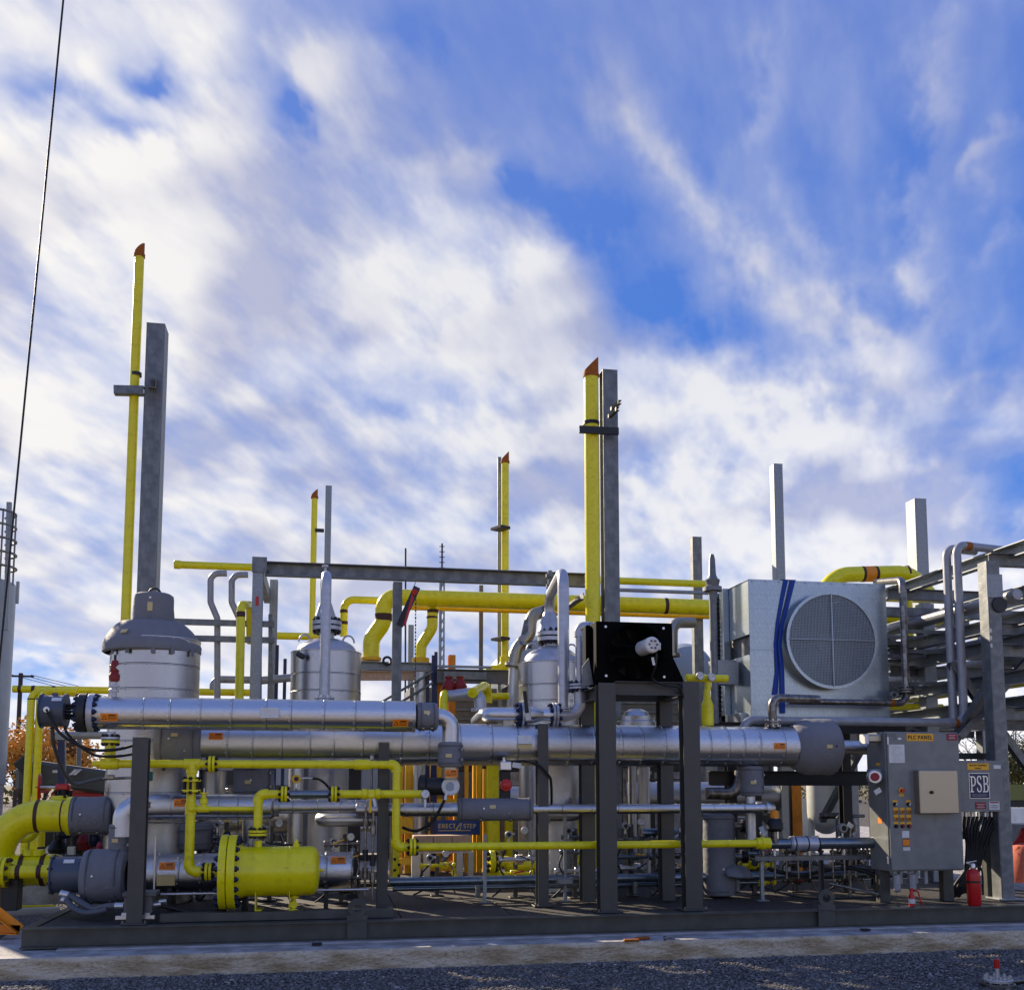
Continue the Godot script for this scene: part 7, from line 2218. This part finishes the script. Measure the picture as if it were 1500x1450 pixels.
	prism("shaft", pf_sq(.06, .06), Vector3(kp.x, DECK, kp.z), Vector3(kp.x, at(447, 1120, 2.6).y, kp.z), Vector3(0, 0, 1), M.steel_grey)

	# white bullet tank at right, blocks of plant farther back
	thing("white_bullet_tank", "white round bottomed tank seen under the dark beam at right", "tank")
	turned("shell", 1211, 6.0, [[1222, 0], [1221, 14], [1217, 28], [1209, 44], [1200, 51], [1190, 53], [1120, 53], [1060, 53], [1050, 44], [1046, 20], [1046, 0]], M.tank_white, 40)
	for s in [-1, 1]:
		var p := at(1211 + s * 20, 1215, 6.0)
		prism("leg", pf_l(.08, .08), Vector3(p.x, SLAB + .01, p.z), Vector3(p.x, p.y + .2, p.z), Vector3(0, 0, 1), M.tank_white)
	thing("far_equipment", "white equipment cabinet behind the orange column", "cabinet")
	face_box("cabinet", 1175, 1170, 1192, 1262, 7.0, 1.0, M.tank_white)
	for q in [[760, 935, 850, 9.5, 100, "left of two pale blue horizontal tanks behind the central tank"], [1160, 955, 0, 9.0, 60, "pale blue tank end behind the fan cooler"]]:
		thing("far_tank", q[5], "tank", "pale tanks far behind")
		var c := at(q[0] + 35, 980, q[3]) if q[0] == 760 else at(1010, 985, q[3])
		var rad := mm(52, c) if q[0] == 760 else mm(45, c)
		lathe("shell", c - Vector3(0, 0, 3), Vector3(0, 0, 1), [Vector2(0, 0), Vector2(0, rad * .8), Vector2(.2, rad), Vector2(2.8, rad), Vector2(3.0, rad * .85), Vector2(3.15, rad * .4), Vector2(3.18, 0)], M.tank_grey, 40)
		box("saddle", c + Vector3(0, -rad - .2, -1.5) , Vector3(1.2, 1.6, 1.4), M.galv_old)
		box("plinth", Vector3(c.x, (c.y - rad) / 2 - .2, c.z - 1.5), Vector3(1.6, c.y - rad + .1, 1.8), M.concrete)
	# dark plant modules that close the view between the vessels
	var mods := [[600, 1010, 1000, 1090, 7.5, M.steel_grey, "grey equipment module behind the stair unit"], [860, 1130, 960, 1270, 6.5, M.base_grey, "dark equipment module behind the cooler frame"], [1040, 1150, 1110, 1270, 6.0, M.base_grey, "dark equipment module behind the right portal leg"], [330, 1150, 440, 1250, 6.5, M.base_grey, "dark equipment module behind the yellow bypass"], [740, 1150, 850, 1265, 7.0, M.steel_grey, "grey equipment module behind the slim post"]]
	for q in mods:
		thing("equipment_module", q[6], "equipment", "equipment modules behind the skid")
		var o := face_box("housing", q[0], q[1], q[2], q[3], q[4], 1.2, q[5])
		for i in 4:
			face_box("louvre", q[0] + 8, lerpf(q[1], q[3], .2 + i * .17), q[2] - 8, lerpf(q[1], q[3], .2 + i * .17) + 3, q[4] - .03, .03, M.galv_old, o)
		face_box("plinth", q[0] + 4, q[3], q[2] - 4, q[3] + 40, q[4] + .1, 1.0, M.dark)
	for q in [[290, 1098, 565, 1235, 11.0, M.tank_grey, "pale grey shelter far behind the left part of the skid"], [565, 1098, 860, 1232, 12.0, M.steel_grey, "grey shelter far behind the stair unit"], [860, 1098, 1135, 1228, 11.5, M.base_grey, "dark grey shelter far behind the cooler frame"]]:
		thing("equipment_shelter", q[6], "shelter", "shelters beyond the plant")
		var o := face_box("housing", q[0], q[1], q[2], q[3] + 16, q[4], 2.5, q[5])
		for i in 9:
			var xx: float = lerpf(q[0] + 4, q[2] - 4, i / 8.0)
			face_box("rib", xx - 1, q[1] + 4, xx + 1, q[3], q[4] - .04, .04, q[5], o)
		face_box("door", q[0] + 40, q[1] + 30, q[0] + 72, q[3], q[4] - .05, .03, M.dark, o)
		face_box("door", q[2] - 90, q[1] + 30, q[2] - 58, q[3], q[4] - .05, .03, M.galv_old, o)
	# upright tube bundles and fittings that crowd the space under the large vessel
	var mats := [M.bare_steel, M.clad_dull, M.yellow, M.galv_old, M.steel_grey, M.grey_pipe]
	var spots := [[430, 0, "bare steel riser with valve behind the steel spool"], [492, 1, "clad riser with valve right of the grey equipment cabinet"], [838, 3, "galvanised riser with valve right of the slim post"], [905, 4, "grey riser with valve between the portal legs"], [1120, 5, "pale grey riser with valve behind the orange capped actuator"], [1228, 3, "galvanised riser with valve left of the control cabinet"], [1252, 0, "bare steel riser with valve nearest the control cabinet"], [245, 5, "pale grey riser with valve right of the left front post"], [338, 2, "yellow riser with valve behind the yellow bypass"]]
	for i in spots.size():
		var k: int = spots[i][1]
		thing("plant_riser", spots[i][2], "pipe", "risers behind the skid")
		var dd := 3.4 + .3 * (i % 4)
		var p := at(spots[i][0], 1250, dd)
		var h := rng.randf_range(.95, 1.35)
		var rr := rng.randf_range(.025, .06)
		tube("pipe", PackedVector3Array([Vector3(p.x, SLAB + .02, p.z), Vector3(p.x, SLAB + h, p.z), Vector3(p.x + (.5 if i % 2 else -.5), SLAB + h, p.z - .1)]), rr, mats[k], rr * 3)
		turned_at("valve", Vector3(p.x, SLAB + h * .45, p.z + .0), [[-.1, rr * 1.8], [-.07, rr * 1.8], [-.06, rr * 1.3], [.06, rr * 1.3], [.07, rr * 1.8], [.1, rr * 1.8]], mats[(k + 2) % 6], 16)
		var hw := Vector3(p.x, SLAB + h * .45, p.z + rr * 1.2)
		rod("valve_stem", hw, hw + Vector3(0, 0, .1), .012, M.bright, null, 8)
		rod("valve_wheel", hw + Vector3(0, 0, .1), hw + Vector3(0, 0, .115), .06, [M.red_dull, M.stud, M.black][i % 3], null, 16)

# a stand of small valves, tubing and gauges
func manifold(label: String, px: float, d: float, h: float, sd: int, paint: Material) -> void:
	thing("valve_manifold", label, "manifold", "valve manifolds inside the skid")
	var r := RandomNumberGenerator.new(); r.seed = sd
	var p := at(px, 1280, d)
	var b := Vector3(p.x, DECK, p.z)
	prism("stand", pf_c(.05, .05, .005), b, b + Vector3(0, h, 0), Vector3(0, 0, 1), M.frame_grey)
	box("stand_foot", b + Vector3(0, .006, 0), Vector3(.16, .012, .14), M.frame_grey)
	var y := .16
	var side := 1.0
	while y < h - .05:
		var l := r.randf_range(.2, .42)
		var q := b + Vector3(0, y, .06)
		var m: Material = [paint, M.bare_steel, M.tube_steel, M.bright][r.randi() % 4]
		var rad := r.randf_range(.016, .034)
		tube("branch", PackedVector3Array([q - Vector3(l * .6, 0, 0), q + Vector3(l * .6, 0, 0), q + Vector3(l * .6, side * .12, -.02)]), rad, m, rad * 2.5)
		var v := q + Vector3(r.randf_range(-.1, .1), 0, 0)
		rod("valve_body", v - Vector3(.05, 0, 0), v + Vector3(.05, 0, 0), rad * 1.9, m, null, 10)
		rod("valve_stem", v, v + Vector3(0, .03, .09), .009, M.bright, null, 8)
		if r.randf() < .5: rod("valve_wheel", v + Vector3(0, .03, .09), v + Vector3(0, .034, .102), .045, [M.red_dull, M.black, M.stud][r.randi() % 3], null, 16)
		else: box("valve_lever", v + Vector3(.05, .03, .09), Vector3(.14, .014, .02), [M.yellow_deep, M.red, M.black][r.randi() % 3], null, Basis(Vector3(0, 0, 1), r.randf_range(-.6, .6)), .003)
		for e in [-.6, .6]: rod("union", q + Vector3(l * e - .02, 0, 0), q + Vector3(l * e + .02, 0, 0), rad * 1.6, m, null, 6)
		side = -side
		y += r.randf_range(.13, .24)
	hose("tubing", [b + Vector3(.12, h * .9, .08), b + Vector3(.2, h * .6, .1), b + Vector3(.16, h * .3, .12), b + Vector3(.24, .02, .1)], .009, M.bare_steel)
	hose("cable", [b + Vector3(-.1, h * .8, .08), b + Vector3(-.22, h * .5, .1), b + Vector3(-.14, h * .25, .12), b + Vector3(-.3, .02, .05)], .011, M.rubber)
	gauge(b + Vector3(.1, h + .03, .1), .045)
	transmitter(b + Vector3(-.1, h - .02, .08), .045, M.grey_pipe)

func interior() -> void:
	manifold("valve manifold left of the middle post under the slim clad line", 500, 1.7, .75, 1, M.bare_steel)
	manifold("valve manifold right of the blue sign under the padded pipe", 755, 1.9, .8, 2, M.yellow)
	manifold("valve manifold between the slim post and the left portal leg", 842, 1.7, .85, 3, M.bare_steel)
	manifold("valve manifold just inside the left portal leg", 925, 1.8, .9, 4, M.bare_steel)
	manifold("valve manifold just inside the right portal leg", 985, 1.6, .8, 5, M.tube_steel)
	manifold("valve manifold behind the tray beside the padded drum", 1105, 1.7, .75, 6, M.yellow)
	manifold("valve manifold behind the middle of the tray", 1165, 1.9, .6, 7, M.bare_steel)
	manifold("valve manifold nearest the control cabinet's left side", 1240, 1.8, .7, 8, M.bare_steel)
	manifold("valve manifold behind the yellow drop line", 330, 2.0, .95, 9, M.bare_steel)
	manifold("valve manifold behind the yellow branch riser", 395, 2.1, .9, 10, M.bare_steel)
	manifold("valve manifold in front of the yellow stair uprights", 640, 2.3, .5, 11, M.yellow)
	# added second skid with low drums, put in to shade the front deck
	thing("added_rear_skid", "dark base of an added second skid that shades the first", "skid base")
	var a := at(250, 1300, 3.9); var b := at(1330, 1290, 3.9)
	prism("base_beam", pf_h(.14, .22, .014), Vector3(a.x, SLAB + .12, a.z), Vector3(b.x, SLAB + .12, a.z), Vector3.UP, M.base_grey)
	box("deck", Vector3((a.x + b.x) / 2, SLAB + .235, a.z - 1.0), Vector3(b.x - a.x, .012, 2.0), M.deck)
	for q in [[300, 455, 1196, "dull clad drum on the added second skid behind the yellow branch"], [745, 845, 1175, "dull clad drum on the added second skid behind the slim post"], [880, 1135, 1168, "long dull clad drum on the added second skid behind the cooler frame"]]:
		thing("added_rear_drum", q[3], "vessel", "drums on the added second skid")
		var L := hline([q[0], lerpf(q[0], q[1], .33), lerpf(q[0], q[1], .66), q[1]], q[2], 4.6)
		clad(L, .24, M.clad_dull)
		for e in [0, 3]:
			var sg := -1.0 if e == 0 else 1.0
			lathe("head", L[e], Vector3(sg, 0, 0), [Vector2(-.02, .24), Vector2(.02, .235), Vector2(.08, .19), Vector2(.12, .1), Vector2(.13, 0)], M.clad_dull, 36)
			box("saddle", Vector3(L[e].x - sg * .25, (L[e].y - .2 + SLAB + .24) / 2, L[e].z), Vector3(.12, L[e].y - .2 - SLAB - .24, .4), M.base_grey)
		for i in 3:
			var n: Vector3 = L[0].lerp(L[3], .25 + .25 * i)
			rod("nozzle", n + Vector3(0, .2, 0), n + Vector3(0, .38, 0), .05, M.bare_steel)
			rod("nozzle_flange", n + Vector3(0, .36, 0), n + Vector3(0, .41, 0), .1, M.bare_steel)

func far_left() -> void:
	thing("storage_tank", "tall pale grey storage tank cut by the left edge", "tank")
	var d := 7.0
	turned("shell", -98, d, [[1330, 166], [1150, 168], [1148, 172], [1000, 172], [860, 172], [852, 170], [846, 140], [842, 60], [840, 0]], M.tank_grey, 56)
	thing("tank_ladder", "galvanised caged ladder on top of the left storage tank", "ladder")
	var lp := at(12, 850, 6.3)
	prism("post", pf_sq(.07, .07), lp - Vector3(0, .8, 0), at(13, 736, 6.3), Vector3(0, 0, 1), M.galv)
	for py in [752, 772, 792, 812, 832]:
		var ring := PackedVector3Array()
		var c := at(-2, py, 6.2)
		for i in 13: ring.append(c + Vector3(sin(PI * i / 12) * .24, 0, cos(PI * i / 12) * .3))
		put("cage_hoop", tube_mesh(ring, .02, 6), M.galv_old, Transform3D(Basis(), ring[0]))
	for a in [.6, 1.2, 1.9]:
		var c := at(-2, 750, 6.2) + Vector3(sin(a) * .24, 0, cos(a) * .3)
		rod("cage_bar", Vector3(c.x, at(0, 855, 6.2).y, c.z), c, .014, M.galv_old)
	box("handhold", at(25, 868, 6.6), Vector3(.04, .36, .06), M.tank_grey)
	thing("guy_cable", "thin dark cable slanting down from the top left", "cable")
	rod("cable", at(-3, 985, 2.0), at(96, -40, 2.0), .013, M.black, null, 8)

	thing("telehandler", "red telehandler with dark grey boom parked behind the yellow risers", "telehandler")
	d = 9.0
	var o := at(70, 1172, d)
	face_box("body", 72, 1157, 190, 1196, d, 1.8, M.machine_red, null, .06)
	face_box("engine_cover", 112, 1150, 185, 1160, d + .1, 1.5, M.machine_red, null, .05)
	var bm := prism("boom", pf_sq(.5, .42, .05), at(50, 1131, d - .2), at(185, 1150, d - .2), Vector3.UP, M.base_grey)
	face_box("boom_head", 20, 1120, 62, 1162, d - .4, .7, M.base_grey, null, .08)
	prism("boom_knuckle", pf_sq(.3, .3, .03), at(30, 1128, d - .5), at(50, 1112, d - .5), Vector3(0, 0, 1), M.dark)
	for i in 2: put("white_mark", prism_mesh(PackedVector2Array([Vector2(-.06, -.05), Vector2(.0, -.05), Vector2(.1, .05), Vector2(.04, .05)]), .004), M.white, Transform3D(Basis(), at(105 + i * 6, 1131, d - .47)))
	box("white_mark", at(86, 1130, d - .47), Vector3(.22, .05, .004), M.white)
	for px in [78, 86]:
		for py in [1165, 1174]: face_box("vent_slot", px, py, px + 6, py + 5, d - .02, .03, M.red_dull)
	for px in [85, 175]:
		var w := at(px, 1210, d + .2)
		lathe("tyre", Vector3(w.x, .55, w.z - .2), Vector3(0, 0, 1), [Vector2(0, .2), Vector2(0, .45), Vector2(.06, .54), Vector2(.36, .54), Vector2(.42, .45), Vector2(.42, .2)], M.rubber, 32)
		lathe("rim", Vector3(w.x, .55, w.z + .1), Vector3(0, 0, 1), [Vector2(0, 0), Vector2(0, .25), Vector2(.1, .27), Vector2(.1, 0)], M.tank_white, 24)
	thing("dark_post", "dark upright post behind the drooping cables", "post")
	prism("shaft", pf_sq(.1, .1), at(90, 1260, 5.0), at(90, 1083, 5.0), Vector3(0, 0, 1), M.navy)
	box("top_bracket", at(90, 1079, 5.0), Vector3(.26, .1, .12), M.grey_pipe)
	thing("concrete_block", "grey concrete block under the yellow lower leg at left", "block")
	face_box("block", 22, 1290, 88, 1325, 2.9, .5, M.concrete)
	thing("orange_trestle", "orange steel trestle standing in the gravel at the left edge", "trestle")
	var q0 := at(-20, 1372, .6)
	for q in [[[-14, 1335], [26, 1366]], [[-20, 1366], [28, 1368]]]:
		prism("leg", pf_l(.09, .09, .01), at(q[0][0], q[0][1], .9), at(q[1][0], q[1][1], .9), Vector3(0, 0, 1), M.orange)
	prism("upright", pf_sq(.08, .08), at(-8, 1372, .95), at(-8, 1300, .95), Vector3(0, 0, 1), M.orange)
	thing("white_ground_pipe", "white pipe lying on the ground left of the skid", "pipe")
	rod("pipe", at(-40, 1338, 1.9), at(85, 1334, 2.6), .05, M.tank_white)
	thing("yellow_ground_pipe", "thin yellow pipe lying above the white ground pipe", "pipe")
	rod("pipe", at(-40, 1331, 2.2), at(80, 1330, 2.8), .04, M.yellow)

	thing("orange_net_bag", "orange net bag bulging at the right edge", "bag")
	var nb := at(1504, 1292, 3.0)
	turned("sack", 1509, 3.0, [[1292, 50], [1285, 58], [1262, 62], [1246, 58], [1238, 50], [1234, 20], [1234, 0]], M.net, 40, null, .05)
	turned("tied_top", 1508, 3.05, [[1238, 50], [1228, 34], [1218, 20], [1212, 12], [1212, 0]], M.machine_red, 30, null, .05)
	thing("grey_cabinet", "grey cabinet behind the net bag at the right edge", "cabinet")
	face_box("cabinet", 1478, 1207, 1560, 1290, 5.0, .6, M.steel_grey)
	thing("site_wall", "low sunlit white wall beyond the right edge of the rack", "wall")
	face_box("wall", 1440, 1183, 1640, 1212, 14.0, .3, M.tank_white)
	thing("olive_container", "olive green container strip above the white wall at right", "container")
	face_box("body", 1440, 1149, 1640, 1172, 19.0, 2.4, mat(Color(.45, .46, .22), .6))
	face_box("sill", 1440, 1172, 1640, 1182, 19.1, 2.2, M.dark)

	# masts far behind
	thing("lattice_mast", "pale lattice mast with antennas far behind the yellow header", "mast")
	var md := 30.0
	var m0 := at(645, 1150, md)
	var hw := mm(4.6, m0)
	var ytop: float = at(645, 835, md).y
	var n := 28
	for k in 3:
		var a := TAU * k / 3 + .4
		rod("mast_leg", Vector3(m0.x + cos(a) * hw, 0, m0.z + sin(a) * hw), Vector3(m0.x + cos(a) * hw * .8, ytop, m0.z + sin(a) * hw * .8), .035, M.galv, null, 6)
	for i in n:
		for k in 3:
			var a := TAU * k / 3 + .4; var b := TAU * ((k + 1) % 3) / 3 + .4
			var y0 := ytop * i / n; var y1 := ytop * (i + 1) / n
			rod("lacing", Vector3(m0.x + cos(a) * hw * .9, y0, m0.z + sin(a) * hw * .9), Vector3(m0.x + cos(b) * hw * .9, y1, m0.z + sin(b) * hw * .9), .018, M.galv, null, 5)
	rod("antenna", Vector3(m0.x, ytop - .5, m0.z), Vector3(m0.x, at(645, 796, md).y, m0.z), .04, M.dark, null, 6)
	for i in 5: box("antenna_arm", Vector3(m0.x, ytop + .1 + i * .22, m0.z), Vector3(.22, .03, .03), M.dark)
	thing("whip_mast", "thin dark whip mast left of the lattice mast", "mast")
	rod("pole", Vector3(at(594, 1150, 22).x, 0, at(594, 1150, 22).z), at(594, 803, 22), .03, M.dark, null, 8)
	box("arm", at(597, 831, 22), Vector3(.25, .04, .04), M.dark)
	thing("utility_pole", "distant utility pole beside the left storage tank", "pole")
	var up := at(30, 986, 60)
	rod("pole", Vector3(up.x, 0, up.z), up, .14, M.bark, null, 8)
	box("cross_arm", up - Vector3(0, .2, 0), Vector3(1.6, .12, .12), M.bark)
	for i in 3: rod("wire", up + Vector3(-.6 + .6 * i, -.1, 0), up + Vector3(14, -3.5 + i * .5, -20), .02, M.dark, null, 5)
	thing("light_pole", "thin grey pole standing behind the drooping cables", "pole")
	rod("pole", Vector3(at(116, 1150, 16).x, 0, at(116, 1150, 16).z), at(116, 1078, 16), .06, M.steel_grey, null, 8)

# ------------------------------------------------------------------ vegetation
func tree(called: String, label: String, base: Vector3, h: float, crown: float, leaf: Material, leaves: int, sd: int) -> void:
	thing(called, label, "tree", "trees beyond the site")
	var r := RandomNumberGenerator.new(); r.seed = sd
	var st := SurfaceTool.new(); st.begin(Mesh.PRIMITIVE_TRIANGLES)
	var tips: Array = []
	var wood := SurfaceTool.new()
	var grow := [[base, Vector3(r.randf_range(-.1, .1), 1, 0).normalized(), h * .3, h * .02, 0]]
	while grow.size() > 0:
		var g = grow.pop_back()
		var e: Vector3 = g[0] + g[1] * g[2]
		var m := tube_mesh(PackedVector3Array([g[0], (g[0] + e) / 2 + Vector3(r.randf_range(-1, 1), 0, r.randf_range(-1, 1)) * g[2] * .05, e]), maxf(g[3], .007), 5)
		wood.append_from(m, 0, Transform3D(Basis(), g[0] - base))
		if g[4] >= 2: tips.append(e)
		if g[4] < 6:
			for i in 2 + int(r.randf() < .55):
				var dir: Vector3 = (g[1] + Vector3(r.randf_range(-1, 1), r.randf_range(-.3, .6), r.randf_range(-1, 1)) * .75).normalized()
				grow.append([e, dir, g[2] * r.randf_range(.6, .8), g[3] * .62, g[4] + 1])
	put("trunk", wood.commit(), M.bark, Transform3D(Basis(), base))
	if leaves == 0: return
	for i in leaves:
		var t: Vector3 = tips[r.randi() % tips.size()] - base
		var p := t + Vector3(r.randfn(), r.randfn(), r.randfn()) * crown * .09
		var s := h * r.randf_range(.012, .026)
		var b := Basis(Vector3(r.randfn(), r.randfn(), r.randfn()).normalized(), r.randf() * TAU)
		var q := [b * Vector3(-s, 0, 0), b * Vector3(0, s * .6, s * .2), b * Vector3(s, 0, 0), b * Vector3(0, -s * .6, s * .2)]
		var nn := b * Vector3(0, 0, 1)
		for k in [0, 1, 2, 0, 2, 3]:
			st.set_normal(nn); st.add_vertex(p + q[k])
	put("crown", st.commit(), leaf, Transform3D(Basis(), base))

func plants() -> void:
	var b := func(px: float, d: float) -> Vector3:
		var p := at(px, 1150, d)
		return Vector3(p.x, -.05, p.z)
	tree("autumn_tree", "orange autumn tree left of the yellow risers", b.call(28, 34), 4.3, 4.0, M.leaf_orange, 2600, 5)
	tree("autumn_tree", "orange autumn tree seen between the yellow risers and the dark post", b.call(66, 36), 4.4, 4.2, M.leaf_orange, 2600, 8)
	tree("bare_tree", "bare grey tree beside the left storage tank", b.call(30, 34), 4.9, 3.5, M.leaf_olive, 0, 12)
	tree("bare_tree", "bare tree on the horizon behind the rack at right", b.call(1490, 40), 6.5, 3.5, M.leaf_olive, 0, 21)
	tree("bare_tree", "small bare tree behind the rack's crossed braces", b.call(1432, 44), 5.5, 3.0, M.leaf_olive, 0, 33)
	tree("olive_shrub", "brown olive bushy tree at the right edge above the container", b.call(1500, 31), 3.4, 4.5, M.leaf_olive, 5200, 44)
	tree("olive_shrub", "low olive bushy tree right behind the rack column", b.call(1470, 33), 3.0, 4.5, M.leaf_olive, 4200, 47)
	tree("autumn_tree", "rusty autumn bush behind the telehandler's boom", b.call(105, 45), 3.2, 4.0, M.leaf_orange, 1600, 51)
	thing("tree_belt", "distant brown belt of trees along the horizon", "woodland")
	cur.set_meta("kind", "stuff")
	var r := RandomNumberGenerator.new(); r.seed = 77
	var st := SurfaceTool.new(); st.begin(Mesh.PRIMITIVE_TRIANGLES)
	for i in 9000:
		var x := r.randf_range(-90, 130)
		var hgt := 2.2 + 1.2 * bump.get_noise_1d(x * 1.3) + 1.0 * bump.get_noise_1d(x * 6.0)
		var p := Vector3(x, r.randf() * hgt, -95 + r.randf_range(-3, 3))
		var s := r.randf_range(.12, .34)
		var bb := Basis(Vector3(r.randfn(), r.randfn(), r.randfn()).normalized(), r.randf() * TAU)
		for k in [Vector3(-s, 0, 0), Vector3(0, s, 0), Vector3(s, 0, 0)]:
			st.set_normal(bb * Vector3(0, 0, 1)); st.add_vertex(p + bb * k)
	put("foliage", st.commit(), M.leaf_olive, Transform3D())

func _ready() -> void:
	rng.seed = 4
	bump.seed = 2; bump.frequency = 0.35; bump.fractal_octaves = 3
	view()
	materials()
	setting()
	skid()
	upper_heater()
	main_vessel()
	pipe_header()
	lower_heater()
	yellow_vessel()
	yellow_piping()
	left_tower()
	tanks()
	stacks()
	gantry()
	fan_cooler()
	air_cooler()
	panels()
	rack()
	small_things()
	behind()
	interior()
	far_left()
	plants()
	settle()
